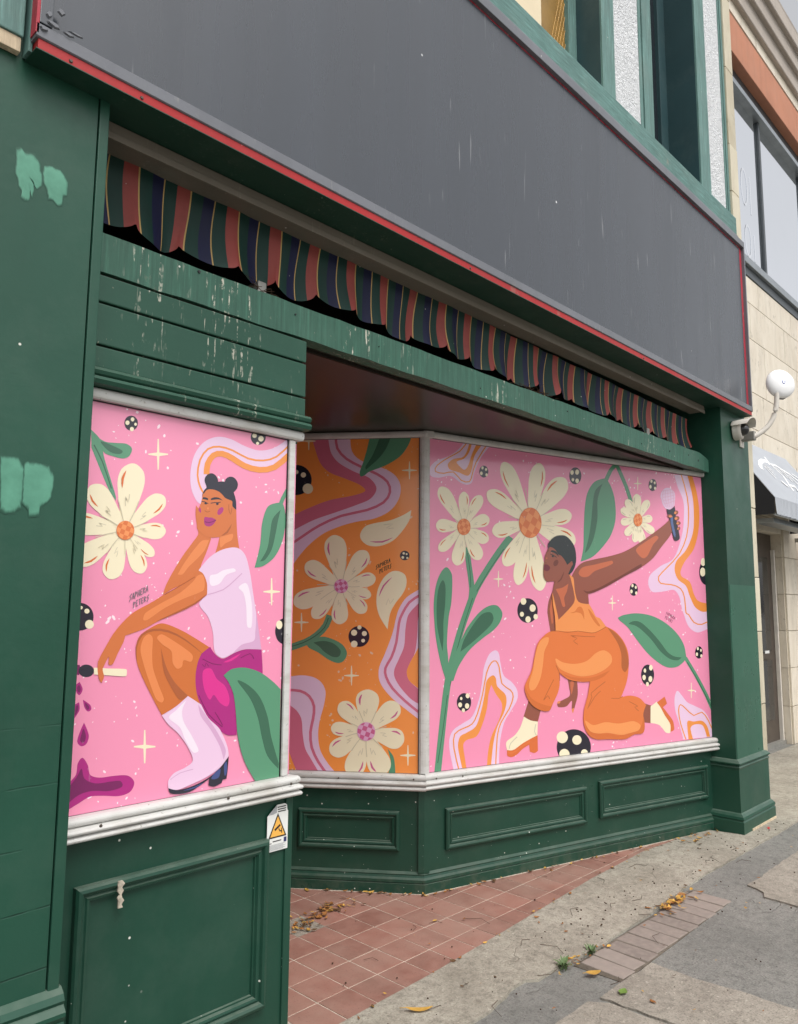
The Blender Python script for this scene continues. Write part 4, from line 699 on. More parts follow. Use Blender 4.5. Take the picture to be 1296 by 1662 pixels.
('P','wavy_ribbon','orange2',0,'985,2506 910,2743 838,3020 822,3205 855,3336 968,3404 1111,3445 1234,3476 1347,3521 1433,3610 1508,3743 1591,3952 1669,4195 1732,4454 1793,4684 1861,4825 1931,4908 1998,4950 2050,4948 2096,4901 2140,4798 2168,4609 2219,4414 2356,4311 2487,4240 2547,4172 2562,4091 2519,3965 2436,3821 2312,3677 2187,3525 2111,3383 2060,3190 2025,2819 2005,2492 2041,2487 2062,2815 2097,3184 2147,3373 2221,3510 2344,3660 2470,3805 2556,3954 2600,4086 2583,4181 2513,4261 2379,4333 2252,4426 2206,4612 2177,4803 2130,4913 2068,4973 1983,4977 1903,4928 1828,4838 1757,4693 1696,4461 1634,4203 1556,3962 1474,3755 1402,3625 1322,3543 1218,3502 1097,3471 949,3429 825,3352 787,3209 803,3019 876,2740 952,2502'),
('P','wavy_ribbon','lilac',1,'8544,3941 8421,3745 8430,3416 8577,3042 8719,2594,1 10089,2560,1 9965,2945 9690,3301 9290,3475 8951,3606 8734,3802'),
('P','wavy_ribbon','orange2',1,'8945,2576,1 8911,2945 8948,3089 9205,3053 9555,3048 9781,2883 9892,2575,1 9750,2586,1 9604,2895 9374,2968 9141,2947 9049,2862 9145,2560,1'),
('P','wavy_ribbon','orange2',0,'8855,2588 8759,2792 8655,3040 8606,3242 8593,3406 8621,3506 8664,3540 8743,3502 8866,3415 9025,3299 9212,3204 9405,3243 9565,3275 9700,3179 9828,3022 9952,2821 10042,2652 10089,2659 9999,2830 9873,3034 9740,3195 9578,3305 9388,3273 9220,3234 9057,3321 8900,3435 8773,3524 8662,3571 8577,3519 8546,3409 8560,3241 8610,3036 8714,2786 8810,2582'),
('P','daisy','green',0,'2472,8029 2324,7874 2130,7663 1942,7442 1753,7207 1560,6960 1385,6711 1265,6490 1162,6259 1036,5978 908,5668 785,5327 678,4997 604,4746 545,4484 492,4163 434,3744 342,3045 264,2446 444,2412 523,3014 617,3716 676,4136 729,4453 788,4709 861,4955 968,5283 1091,5621 1219,5928 1346,6208 1448,6435 1562,6643 1732,6882 1924,7125 2113,7359 2298,7575 2490,7783 2638,7936'),
('P','daisy','green',0,'1123,7658 1152,7462 1191,7200 1240,6924 1274,6672 1256,6490 1227,6371 1384,6349 1415,6477 1435,6679 1400,6945 1350,7223 1311,7485 1282,7681'),
('P','daisy','dgreen',0,'2328,7680 2120,7442 1867,7141 1644,6846 1480,6620 1504,6609 1668,6835 1891,7130 2144,7430 2351,7668'),
('P','daisy','dgreen',0,'1209,7525 1246,7328 1285,7084 1298,6867 1302,6706 1328,6707 1324,6869 1310,7086 1271,7332 1234,7529'),
('P','daisy','dgreen',0,'1360,6458 1247,6188 1103,5832 961,5440 852,5129 876,5123 985,5434 1127,5826 1271,6182 1385,6452'),
('P','daisy','dgreen',0,'891,5096 795,4765 701,4438 723,4433 817,4761 913,5092'),
('P','daisy','dgreen',0,'625,4231 568,3877 495,3438 418,3043 357,2749 380,2744 441,3038 518,3434 592,3873 649,4227'),
('P','daisy','green',0,'6020,9712 6102,9848 6206,10001 6308,10095 6392,10158 6285,10231 6194,10161 6074,10048 5961,9882 5877,9744'),
('P','daisy','green',0,'6313,10171 6473,9915 6656,9606 6767,9355 6837,9174 6981,9215 6910,9399 6795,9656 6609,9970 6448,10228'),
('P','daisy','cream',1,'1172,8175 1039,8426 917,8682 798,8899 664,9030 529,9068 432,9050 376,8978 363,8856 446,8699 626,8518 846,8319 1057,8113'),
('P','daisy','cream',1,'1164,8146 1202,8361 1250,8578 1282,8769 1262,8905 1198,8977 1130,8998 1061,8967 995,8885 971,8747 995,8561 1035,8352 1065,8141'),
('P','daisy','cream',1,'1163,8125 1327,8311 1502,8495 1648,8663 1712,8802 1695,8900 1643,8950 1558,8950 1445,8900 1339,8778 1250,8590 1162,8374 1066,8163'),
('P','daisy','cream',1,'1134,8098 1338,8130 1549,8153 1732,8184 1850,8246 1895,8332 1891,8404 1840,8461 1743,8498 1608,8476 1448,8392 1272,8286 1095,8190'),
('P','daisy','cream',1,'1085,8101 1246,7997 1404,7883 1549,7792 1681,7761 1788,7790 1853,7840 1873,7909 1845,7994 1739,8062 1557,8104 1347,8142 1144,8187'),
('P','daisy','cream',1,'1057,8117 1135,7909 1202,7695 1274,7513 1375,7401 1495,7364 1590,7376 1657,7434 1691,7537 1640,7673 1501,7828 1331,7997 1172,8170'),
('P','daisy','cream',1,'1051,8149 957,7919 851,7692 772,7492 767,7343 829,7251 908,7214 1000,7233 1100,7307 1161,7452 1171,7660 1168,7900 1177,8138'),
('P','daisy','cream',1,'1078,8172 872,8037 663,7910 488,7793 392,7685 375,7595 402,7538 471,7517 581,7533 709,7616 846,7765 994,7942 1151,8115'),
('P','daisy','cream',1,'1118,8196 917,8229 719,8272 545,8299 417,8274 341,8206 312,8135 330,8065 396,7999 521,7977 698,8007 903,8054 1110,8091'),
('P','daisy','dorange',0,'585,8650 546,8708 495,8776 461,8843 431,8894 427,8893 434,8834 462,8760 522,8693 582,8647'),
('P','daisy','pline',0,'836,8457 776,8519 728,8573 764,8543 824,8521 793,8580 750,8639 738,8633 781,8573 813,8526 772,8553 715,8571 765,8512 826,8449'),
('P','daisy','pline',0,'1122,8146 1077,8291 1021,8461 967,8578 927,8656 912,8650 952,8572 1005,8456 1062,8287 1106,8142'),
('P','daisy','dorange',0,'1219,8678 1236,8733 1244,8801 1228,8860 1205,8901 1201,8900 1205,8855 1214,8797 1213,8732 1216,8678'),
('P','daisy','pline',0,'1157,8452 1166,8517 1171,8575 1142,8540 1130,8506 1128,8549 1128,8604 1117,8603 1117,8548 1124,8497 1153,8537 1160,8570 1155,8517 1145,8452'),
('P','daisy','pline',0,'1120,8142 1173,8274 1232,8429 1261,8543 1276,8620 1263,8621 1248,8544 1219,8431 1161,8276 1108,8145'),
('P','daisy','dorange',0,'1349,8674 1385,8724 1425,8785 1471,8836 1505,8878 1503,8880 1453,8848 1399,8797 1363,8731 1346,8675'),
('P','daisy','pline',0,'1277,8440 1308,8504 1336,8555 1324,8521 1327,8476 1367,8521 1402,8573 1392,8577 1357,8525 1328,8486 1336,8521 1330,8563 1297,8507 1266,8443'),
('P','daisy','pline',0,'1119,8140 1230,8219 1358,8316 1441,8392 1493,8446 1482,8452 1430,8399 1348,8324 1221,8228 1110,8148'),
('P','daisy','dorange',0,'1629,8215 1683,8216 1750,8232 1800,8266 1827,8301 1825,8303 1783,8283 1735,8257 1677,8237 1628,8218'),
('P','daisy','pline',0,'1403,8202 1465,8213 1521,8229 1480,8243 1445,8246 1482,8260 1532,8278 1527,8288 1477,8270 1432,8246 1476,8233 1510,8234 1462,8224 1401,8212'),
('P','daisy','pline',0,'1113,8138 1234,8126 1378,8116 1480,8119 1548,8125 1548,8137 1480,8132 1380,8129 1237,8139 1116,8150'),
('P','daisy','dorange',0,'1625,8036 1671,8014 1726,7992 1769,7963 1807,7941 1810,7943 1789,7978 1746,8015 1682,8034 1627,8039'),
('P','daisy','pline',0,'1393,8058 1454,8042 1501,8029 1467,8033 1419,8023 1459,7997 1506,7977 1513,7986 1466,8006 1431,8023 1468,8023 1512,8033 1459,8052 1398,8068'),
('P','daisy','pline',0,'1108,8140 1190,8055 1290,7958 1370,7896 1427,7858 1437,7867 1380,7905 1301,7966 1202,8063 1120,8148'),
('P','daisy','dorange',0,'1297,7620 1308,7565 1339,7501 1392,7455 1443,7429 1446,7432 1414,7471 1370,7517 1334,7575 1301,7622'),
('P','daisy','pline',0,'1242,7850 1268,7788 1297,7734 1309,7778 1306,7814 1332,7777 1364,7728 1376,7733 1344,7783 1306,7825 1296,7778 1304,7744 1280,7793 1255,7855'),
('P','daisy','pline',0,'1106,8143 1118,8003 1136,7840 1161,7727 1183,7651 1198,7655 1176,7730 1151,7843 1134,8005 1122,8145'),
('P','daisy','dorange',0,'1101,7553 1084,7495 1069,7425 1042,7364 1024,7315 1028,7314 1068,7356 1103,7419 1112,7494 1105,7553'),
('P','daisy','pline',0,'1072,7803 1067,7732 1060,7674 1058,7711 1033,7755 1010,7700 996,7640 1009,7638 1023,7698 1037,7745 1045,7707 1070,7668 1081,7732 1085,7803'),
('P','daisy','pline',0,'1108,8147 1023,8024 928,7879 872,7773 839,7700 853,7696 887,7768 942,7874 1037,8018 1121,8141'),
('P','daisy','dorange',0,'601,7819 547,7790 487,7746 450,7695 432,7652 435,7651 468,7686 508,7732 561,7777 604,7817'),
('P','daisy','pline',0,'828,7944 768,7903 717,7863 765,7871 801,7888 767,7856 722,7816 730,7810 775,7850 812,7891 761,7880 728,7861 775,7896 835,7936'),
('P','daisy','pline',0,'1112,8149 982,8105 833,8050 734,8003 669,7969 676,7960 740,7994 838,8041 987,8095 1116,8139'),
('P','daisy','dorange',0,'605,8044 554,8046 496,8046 445,8056 402,8061 400,8058 434,8034 490,8017 555,8024 605,8040'),
('P','daisy','pline',0,'818,8114 757,8104 709,8099 741,8108 779,8136 729,8144 677,8145 676,8134 728,8134 766,8132 734,8117 701,8090 758,8093 819,8103'),
('P','daisy','pline',0,'1120,8149 1019,8218 901,8296 813,8342 754,8369 745,8357 805,8331 891,8285 1009,8208 1109,8139'),
('P','daisy','orange',1,'1312,8156 1285,8054 1212,7978 1113,7945 1016,7966 945,8035 919,8132 945,8232 1017,8309 1115,8343 1214,8322 1286,8254'),
('P','daisy','lorange',0,'1066,8325 1126,8335 1079,8277 1011,8296'),
('P','daisy','lorange',0,'952,8229 1030,8188 980,8099 927,8144'),
('P','daisy','lorange',0,'1079,8277 1164,8233 1114,8144 1030,8188'),
('P','daisy','lorange',0,'980,8099 1065,8055 1020,7974 957,8030'),
('P','daisy','lorange',0,'1210,8315 1273,8259 1249,8188 1164,8233'),
('P','daisy','lorange',0,'1114,8144 1199,8099 1150,8010 1065,8055'),
('P','daisy','lorange',0,'1249,8188 1303,8144 1278,8058 1199,8099'),
('P','daisy','lorange',0,'1150,8010 1218,7991 1162,7963 1102,7953'),
('P','daisy','cream',1,'3271,8407 3111,8802 2965,9202 2821,9546 2652,9767 2476,9853 2347,9850 2268,9759 2245,9584 2345,9337 2571,9034 2849,8694 3115,8345'),
('P','daisy','cream',1,'3277,8371 3423,8757 3587,9148 3715,9497 3735,9755 3654,9902 3546,9953 3417,9907 3274,9765 3181,9513 3152,9165 3138,8771 3109,8381'),
('P','daisy','cream',1,'3276,8329 3638,8603 4025,8875 4354,9128 4522,9355 4521,9534 4437,9636 4276,9659 4046,9602 3807,9416 3583,9111 3352,8759 3110,8422'),
('P','daisy','cream',1,'3207,8313 3568,8341 3939,8358 4268,8386 4499,8463 4614,8577 4638,8677 4572,8758 4418,8816 4175,8794 3863,8689 3519,8557 3178,8439'),
('P','daisy','cream',1,'3148,8300 3490,8138 3829,7958 4142,7814 4413,7773 4619,7832 4735,7925 4755,8046 4676,8191 4443,8298 4071,8353 3646,8396 3238,8452'),
('P','daisy','cream',1,'3106,8360 3125,7923 3127,7484 3148,7104 3235,6838 3378,6701 3508,6666 3620,6733 3708,6904 3696,7185 3577,7556 3420,7973 3281,8392'),
('P','daisy','cream',1,'3119,8382 2963,7986 2795,7596 2664,7256 2629,7004 2685,6853 2771,6794 2881,6828 3013,6957 3113,7204 3166,7556 3209,7962 3267,8370'),
('P','daisy','cream',1,'3123,8403 2863,8136 2594,7878 2375,7650 2274,7462 2288,7327 2355,7255 2471,7248 2633,7309 2796,7473 2943,7735 3095,8042 3263,8348'),
('P','daisy','cream',1,'3174,8438 2849,8400 2526,8375 2251,8340 2070,8264 1988,8157 1978,8066 2039,7992 2170,7939 2369,7961 2624,8061 2914,8192 3212,8314'),
('P','daisy','cream',1,'3246,8434 2934,8650 2636,8875 2366,9058 2129,9140 1944,9124 1836,9065 1808,8966 1861,8831 2051,8697 2373,8579 2758,8455 3140,8318'),
('P','daisy','dorange',0,'2525,9233 2477,9327 2413,9439 2372,9545 2337,9625 2331,9623 2337,9535 2370,9422 2445,9311 2520,9231'),
('P','daisy','pline',0,'2845,8894 2768,8999 2708,9090 2754,9038 2832,8993 2795,9083 2741,9180 2726,9173 2779,9077 2818,8998 2766,9048 2692,9088 2753,8992 2830,8887'),
('P','daisy','pline',0,'3203,8377 3173,8623 3133,8913 3090,9119 3055,9258 3035,9253 3070,9114 3113,8909 3153,8620 3183,8374'),
('P','daisy','dorange',0,'3574,9340 3623,9438 3662,9564 3658,9677 3635,9758 3629,9757 3620,9672 3613,9563 3586,9441 3568,9341'),
('P','daisy','pline',0,'3380,8933 3421,9051 3451,9156 3391,9097 3356,9036 3369,9117 3390,9219 3374,9220 3352,9117 3345,9025 3406,9091 3434,9151 3404,9052 3363,8935'),
('P','daisy','pline',0,'3202,8373 3336,8593 3493,8855 3592,9050 3655,9184 3636,9187 3573,9054 3474,8860 3318,8598 3184,8379'),
('P','daisy','dorange',0,'3793,9230 3877,9308 3972,9404 4074,9481 4152,9546 4148,9550 4045,9509 3926,9433 3837,9325 3787,9232'),
('P','daisy','pline',0,'3585,8843 3662,8945 3731,9026 3699,8969 3690,8891 3778,8958 3860,9039 3844,9048 3763,8967 3695,8906 3720,8968 3724,9041 3645,8952 3567,8850'),
('P','daisy','pline',0,'3199,8368 3415,8483 3670,8623 3847,8733 3964,8812 3949,8826 3832,8748 3656,8638 3402,8498 3187,8383'),
('P','daisy','dorange',0,'4103,8436 4198,8434 4318,8450 4418,8493 4482,8539 4480,8543 4401,8519 4305,8486 4195,8463 4103,8440'),
('P','daisy','pline',0,'3710,8435 3820,8446 3920,8462 3856,8484 3796,8490 3867,8509 3961,8529 3958,8542 3863,8521 3779,8492 3850,8472 3908,8471 3819,8459 3709,8448'),
('P','daisy','pline',0,'3191,8368 3415,8348 3683,8328 3879,8325 4013,8326 4015,8342 3881,8340 3686,8344 3419,8364 3195,8384'),
('P','daisy','dorange',0,'4224,8243 4321,8210 4438,8176 4534,8130 4615,8096 4620,8100 4567,8159 4471,8218 4338,8245 4227,8248'),
('P','daisy','pline',0,'3761,8258 3884,8238 3982,8218 3914,8220 3822,8200 3907,8160 4007,8129 4016,8144 3917,8174 3843,8201 3916,8205 4000,8227 3890,8253 3767,8273'),
('P','daisy','pline',0,'3183,8371 3314,8200 3471,8001 3594,7865 3681,7776 3701,7788 3614,7877 3492,8012 3334,8211 3203,8381'),
('P','daisy','dorange',0,'3222,7289 3214,7180 3228,7045 3279,6931 3336,6851 3342,6853 3316,6941 3276,7054 3252,7184 3228,7290'),
('P','daisy','pline',0,'3243,7749 3252,7619 3267,7504 3301,7578 3310,7649 3333,7561 3355,7450 3372,7453 3350,7564 3318,7661 3284,7580 3281,7511 3269,7621 3260,7751'),
('P','daisy','pline',0,'3183,8376 3162,8110 3143,7798 3144,7573 3149,7420 3170,7422 3164,7574 3163,7798 3183,8110 3203,8376'),
('P','daisy','dorange',0,'3062,7372 3031,7274 2999,7153 2955,7048 2926,6968 2930,6966 2986,7041 3039,7147 3064,7271 3067,7372'),
('P','daisy','pline',0,'3077,7794 3057,7674 3036,7572 3041,7635 3019,7707 2984,7617 2955,7514 2970,7512 2999,7615 3026,7697 3026,7633 3049,7567 3072,7673 3092,7794'),
('P','daisy','pline',0,'3185,8378 3071,8160 2942,7904 2864,7717 2816,7589 2833,7586 2881,7714 2959,7900 3088,8156 3201,8374'),
('P','daisy','dorange',0,'2539,7727 2467,7667 2394,7583 2359,7496 2350,7429 2355,7428 2391,7489 2433,7569 2495,7653 2543,7724'),
('P','daisy','pline',0,'2836,7985 2761,7905 2700,7831 2769,7860 2819,7897 2781,7838 2727,7765 2741,7759 2795,7833 2833,7904 2760,7870 2716,7831 2774,7899 2849,7979'),
('P','daisy','pline',0,'3187,8382 3010,8269 2807,8135 2672,8033 2585,7962 2598,7953 2685,8023 2818,8125 3021,8258 3199,8370'),
('P','daisy','dorange',0,'2464,8069 2387,8053 2298,8031 2215,8023 2148,8013 2147,8009 2213,7995 2304,7996 2398,8027 2466,8065'),
('P','daisy','pline',0,'2755,8229 2667,8195 2595,8171 2638,8194 2682,8239 2604,8231 2525,8212 2528,8200 2607,8219 2668,8231 2626,8202 2589,8158 2672,8184 2761,8218'),
('P','daisy','pline',0,'3196,8383 2997,8421 2766,8461 2601,8479 2491,8487 2487,8472 2597,8463 2760,8446 2991,8406 3190,8368'),
('P','daisy','dorange',0,'2439,8919 2371,8979 2271,9040 2160,9068 2070,9073 2068,9069 2145,9040 2245,9006 2347,8955 2435,8915'),
('P','daisy','pline',0,'2733,8671 2639,8733 2550,8783 2576,8726 2615,8684 2543,8715 2454,8759 2445,8748 2534,8704 2622,8672 2591,8733 2547,8770 2627,8722 2721,8660'),
('P','daisy','pline',0,'3201,8381 3044,8549 2856,8743 2710,8874 2608,8960 2593,8948 2695,8863 2840,8733 3027,8539 3184,8371'),
('P','daisy','orange',1,'3571,8400 3515,8202 3374,8052 3186,7990 3001,8031 2869,8164 2823,8352 2875,8548 3013,8698 3200,8764 3388,8726 3524,8592'),
('P','daisy','lorange',0,'3107,8729 3222,8749 3130,8636 3002,8672'),
('P','daisy','lorange',0,'2888,8541 3033,8462 2938,8289 2838,8375'),
('P','daisy','lorange',0,'3130,8636 3290,8550 3193,8376 3033,8462'),
('P','daisy','lorange',0,'2938,8289 3097,8203 3009,8045 2892,8154'),
('P','daisy','lorange',0,'3380,8712 3499,8602 3452,8464 3290,8550'),
('P','daisy','lorange',0,'3193,8376 3354,8289 3256,8116 3097,8203'),
('P','daisy','lorange',0,'3452,8464 3554,8377 3502,8209 3354,8289'),
('P','daisy','lorange',0,'3256,8116 3385,8077 3279,8023 3165,8005'),
('P','daisy','cream',1,'7206,8713 7243,8902 7292,9092 7323,9259 7298,9375 7223,9434 7146,9448 7069,9417 6995,9343 6972,9222 7004,9063 7054,8884 7093,8703'),
('P','daisy','cream',1,'7194,8694 7342,8832 7500,8969 7630,9094 7687,9197 7669,9270 7620,9308 7543,9309 7440,9272 7344,9182 7267,9042 7190,8880 7104,8722'),
('P','daisy','cream',1,'7153,8672 7307,8669 7463,8659 7600,8657 7697,8686 7747,8742 7761,8794 7737,8842 7676,8881 7575,8883 7443,8843 7294,8790 7145,8744'),
('P','daisy','cream',1,'7116,8677 7255,8576 7389,8469 7514,8381 7635,8342 7739,8353 7807,8385 7834,8438 7819,8508 7728,8573 7563,8627 7369,8680 7183,8739'),
('P','daisy','cream',1,'7098,8697 7107,8526 7105,8352 7115,8202 7165,8102 7248,8056 7324,8050 7390,8084 7442,8157 7436,8267 7369,8406 7280,8562 7201,8719'),
('P','daisy','cream',1,'7102,8709 7033,8550 6955,8393 6897,8254 6894,8152 6942,8093 7002,8071 7071,8088 7146,8142 7191,8243 7197,8385 7192,8546 7197,8707'),
('P','daisy','cream',1,'7110,8728 6954,8625 6792,8526 6659,8435 6596,8353 6601,8286 6639,8245 6708,8231 6805,8246 6903,8311 6993,8424 7087,8557 7189,8688'),
('P','daisy','cream',1,'7144,8744 6966,8739 6788,8742 6634,8737 6527,8703 6474,8648 6461,8596 6489,8552 6557,8516 6668,8518 6816,8562 6984,8620 7155,8673'),
('P','daisy','cream',1,'7180,8740 7032,8830 6892,8925 6763,9002 6644,9030 6547,9012 6487,8976 6467,8924 6487,8858 6579,8802 6740,8761 6932,8722 7119,8676'),
('P','daisy','cream',1,'7196,8729 7116,8881 7046,9036 6975,9169 6884,9246 6785,9267 6709,9254 6660,9208 6640,9132 6690,9036 6812,8928 6961,8810 7103,8687'),
('P','daisy','pline',0,'7044,9156 7050,9203 7051,9259 7061,9309 7064,9350 7060,9350 7030,9311 7011,9257 7019,9199 7040,9155'),
('P','daisy','pline',0,'7120,8972 7110,9026 7105,9071 7112,9043 7144,9013 7154,9059 7154,9108 7140,9106 7140,9058 7138,9021 7125,9049 7092,9074 7096,9024 7106,8969'),
('P','daisy','pline',0,'7157,8707 7208,8814 7262,8941 7283,9032 7291,9094 7275,9093 7268,9032 7247,8942 7193,8816 7142,8709'),
('P','daisy','pline',0,'7527,9051 7574,9082 7619,9129 7636,9177 7634,9214 7630,9214 7605,9180 7582,9138 7548,9092 7523,9052'),
('P','daisy','pline',0,'7351,8911 7394,8953 7430,8994 7385,8979 7357,8959 7378,8989 7408,9028 7396,9032 7366,8992 7345,8953 7392,8971 7416,8993 7383,8958 7340,8915'),
('P','daisy','pline',0,'7153,8704 7250,8754 7361,8815 7427,8866 7466,8902 7454,8908 7416,8872 7352,8823 7242,8762 7146,8712'),
('P','daisy','pline',0,'7519,8827 7560,8828 7603,8834 7643,8833 7680,8836 7681,8840 7653,8855 7605,8862 7554,8850 7518,8830'),
('P','daisy','pline',0,'7367,8757 7411,8770 7445,8778 7422,8769 7397,8746 7437,8745 7478,8750 7477,8759 7438,8754 7410,8751 7432,8763 7453,8786 7408,8778 7363,8766'),
('P','daisy','pline',0,'7146,8703 7236,8677 7344,8649 7422,8642 7475,8642 7477,8652 7425,8653 7349,8659 7243,8687 7153,8713'),
('P','daisy','pline',0,'7489,8450 7517,8418 7565,8388 7625,8376 7674,8377 7676,8380 7638,8397 7588,8413 7539,8436 7493,8453'),
('P','daisy','pline',0,'7358,8570 7401,8541 7445,8516 7439,8546 7422,8566 7455,8551 7498,8531 7506,8539 7463,8560 7416,8574 7426,8542 7447,8526 7411,8548 7368,8577'),
('P','daisy','pline',0,'7143,8706 7198,8621 7267,8524 7330,8464 7378,8427 7389,8434 7342,8471 7280,8530 7211,8626 7156,8711'),
('P','daisy','pline',0,'7352,8319 7356,8276 7368,8226 7371,8181 7378,8144 7383,8144 7402,8182 7408,8232 7387,8284 7356,8320'),
('P','daisy','pline',0,'7238,8476 7260,8429 7275,8389 7262,8413 7225,8437 7226,8395 7237,8352 7250,8354 7240,8397 7233,8430 7251,8407 7288,8387 7273,8432 7251,8480'),
('P','daisy','pline',0,'7142,8708 7130,8602 7122,8478 7135,8390 7150,8332 7164,8335 7149,8393 7137,8479 7145,8602 7157,8708'),
('P','daisy','pline',0,'6967,8316 6939,8277 6921,8227 6928,8181 6947,8150 6952,8150 6959,8185 6960,8227 6970,8275 6972,8315'),
('P','daisy','pline',0,'7060,8479 7041,8432 7028,8388 7062,8412 7078,8436 7072,8404 7063,8363 7076,8363 7085,8405 7085,8444 7051,8416 7040,8392 7054,8431 7073,8478'),
('P','daisy','pline',0,'7143,8710 7077,8622 7004,8518 6969,8442 6952,8390 6965,8389 6982,8440 7016,8516 7089,8619 7155,8706'),
('P','daisy','pline',0,'6903,8383 6865,8356 6827,8322 6787,8296 6757,8271 6759,8268 6804,8279 6855,8305 6891,8345 6907,8381'),
('P','daisy','pline',0,'6983,8529 6952,8491 6925,8462 6939,8482 6940,8514 6901,8489 6867,8459 6877,8454 6911,8483 6936,8505 6926,8482 6929,8453 6963,8487 6994,8525'),
('P','daisy','pline',0,'7147,8713 7039,8672 6917,8621 6842,8577 6796,8544 6806,8538 6851,8570 6924,8613 7045,8663 7152,8704'),
('P','daisy','pline',0,'6709,8706 6666,8712 6608,8708 6561,8687 6533,8663 6535,8661 6574,8669 6617,8682 6666,8691 6709,8703'),
('P','daisy','pline',0,'6896,8694 6843,8692 6793,8685 6823,8670 6850,8666 6818,8660 6774,8652 6775,8643 6820,8651 6863,8665 6829,8679 6802,8680 6842,8682 6895,8685'),
('P','daisy','pline',0,'7152,8713 7043,8735 6916,8757 6824,8760 6763,8758 6762,8748 6822,8750 6912,8747 7038,8725 7147,8703'),
('P','daisy','pline',0,'6682,8817 6644,8838 6597,8858 6559,8881 6524,8897 6520,8895 6535,8866 6571,8835 6629,8818 6680,8814'),
('P','daisy','pline',0,'6893,8790 6838,8804 6796,8817 6825,8811 6872,8817 6836,8840 6793,8858 6785,8850 6828,8832 6859,8818 6827,8820 6784,8813 6832,8796 6887,8781'),
('P','daisy','pline',0,'7155,8712 7079,8782 6986,8862 6907,8909 6849,8937 6840,8928 6897,8901 6975,8855 7067,8775 7143,8705'),
('P','daisy','pline',0,'6964,9088 6954,9130 6925,9177 6877,9208 6832,9222 6828,9220 6854,9191 6891,9159 6925,9118 6959,9086'),
('P','daisy','pline',0,'7025,8921 7000,8966 6972,9005 6963,8971 6969,8946 6946,8972 6917,9007 6905,9001 6934,8966 6970,8936 6976,8973 6965,8996 6987,8961 7013,8917'),
('P','daisy','pline',0,'7157,8710 7135,8815 7103,8938 7063,9020 7030,9073 7017,9068 7049,9015 7089,8934 7120,8812 7142,8707'),
('P','daisy','orange',1,'7328,8720 7300,8626 7231,8555 7141,8525 7053,8544 6992,8607 6972,8697 7000,8789 7068,8861 7158,8892 7246,8873 7308,8810'),
('P','daisy','lorange',0,'7113,8875 7168,8885 7123,8831 7062,8849'),
('P','daisy','lorange',0,'7006,8786 7075,8749 7027,8667 6980,8707'),
('P','daisy','lorange',0,'7123,8831 7198,8791 7149,8708 7075,8749'),
('P','daisy','lorange',0,'7027,8667 7101,8626 7057,8551 7003,8602'),
('P','daisy','lorange',0,'7242,8867 7297,8815 7273,8750 7198,8791'),
('P','daisy','lorange',0,'7149,8708 7224,8667 7176,8585 7101,8626'),
('P','daisy','lorange',0,'7273,8750 7320,8709 7294,8630 7224,8667'),
('P','daisy','lorange',0,'7176,8585 7237,8567 7186,8541 7131,8532'),
('P','leaf','green',1,'621,7164 451,7028 321,6748 258,6349 266,5984 315,5531 433,5016 581,4591,1 664,4949 627,5405 677,6015 753,6354 773,6975'),
('P','leaf','dgreen',1,'508,6860 395,6688 340,6350 340,5893 396,5590 500,5225,1 526,5528 526,5893 575,6315 583,6722'),
('P','leaf','green',1,'1173,5712,1 1349,5913 1588,6133 1870,6277 2115,6279 2269,6103 2192,5879 1986,5689 1663,5503 1267,5231 958,4871 806,4543,1 637,4550,1 769,4998'),
('P','leaf','dgreen',1,'1005,5200,1 1114,5480 1428,5881 1667,6086 1909,6118 1997,5975 1906,5816 1624,5598 1307,5384'),
('P','leaf','green',1,'5873,9769 5490,9630 5232,9316 5121,8911 5063,8336 5027,7802 4920,7452,1 5371,7604 5779,7909 6096,8251 6278,8702 6263,9218 6147,9542 6000,9733'),
('P','leaf','dgreen',1,'5817,9623,1 5533,9415 5420,9042 5357,8640 5242,8132 5071,7680,1 5241,7812 5439,8143 5581,8656 5598,9129 5709,9430'),
('P','leaf','green',0,'8875,4831 9050,4627 9280,4350 9499,4065 9711,3768 9912,3440 10060,3184 10207,3212 10058,3471 9853,3803 9637,4105 9414,4393 9182,4673 9006,4878'),
('P','leaf','dgreen',0,'9003,4715 9151,4539 9381,4251 9731,3773 10036,3350 10071,3359 9766,3783 9415,4262 9184,4551 9035,4727'),
('P','leaf','green',1,'6251,5989,1 6468,6061 6992,6109 7578,6044 8119,5858 8609,5555 8904,5213 8987,4853,1 8846,4726 8554,4605 8162,4607 7785,4758 7366,5024 6959,5393 6609,5738 6309,5918'),
('P','leaf','dgreen',1,'6665,5827 6877,5898 7140,5861 7504,5640 7870,5342 8186,5041 8459,4905 8780,4866,1 8622,4789 8286,4835 7910,5047 7545,5384 7182,5643 6924,5772'),
('P','spotted_ball','ink',1,'1873,9563 1854,9487 1802,9428 1732,9401 1663,9415 1613,9463 1595,9535 1615,9610 1666,9670 1735,9697 1804,9684 1855,9635'),
('P','spotted_ball','cream',1,'1729,9640 1718,9612 1693,9598 1667,9606 1657,9632 1668,9661 1693,9675 1719,9666'),
('P','spotted_ball','cream',1,'1837,9611 1827,9585 1803,9572 1780,9580 1770,9604 1780,9630 1804,9643 1828,9635'),
('P','spotted_ball','cream',1,'1699,9501 1686,9469 1657,9453 1628,9463 1616,9493 1628,9525 1658,9541 1687,9531'),
('P','spotted_ball','cream',1,'1853,9479 1842,9451 1816,9437 1791,9446 1780,9472 1791,9501 1817,9514 1842,9506'),
('P','spotted_ball','ink',1,'5020,9760 4986,9642 4903,9551 4792,9510 4683,9531 4606,9607 4580,9717 4613,9834 4695,9926 4805,9968 4915,9948 4993,9872'),
('P','spotted_ball','cream',1,'4742,9824 4723,9777 4679,9754 4636,9769 4620,9812 4639,9859 4683,9882 4726,9868'),
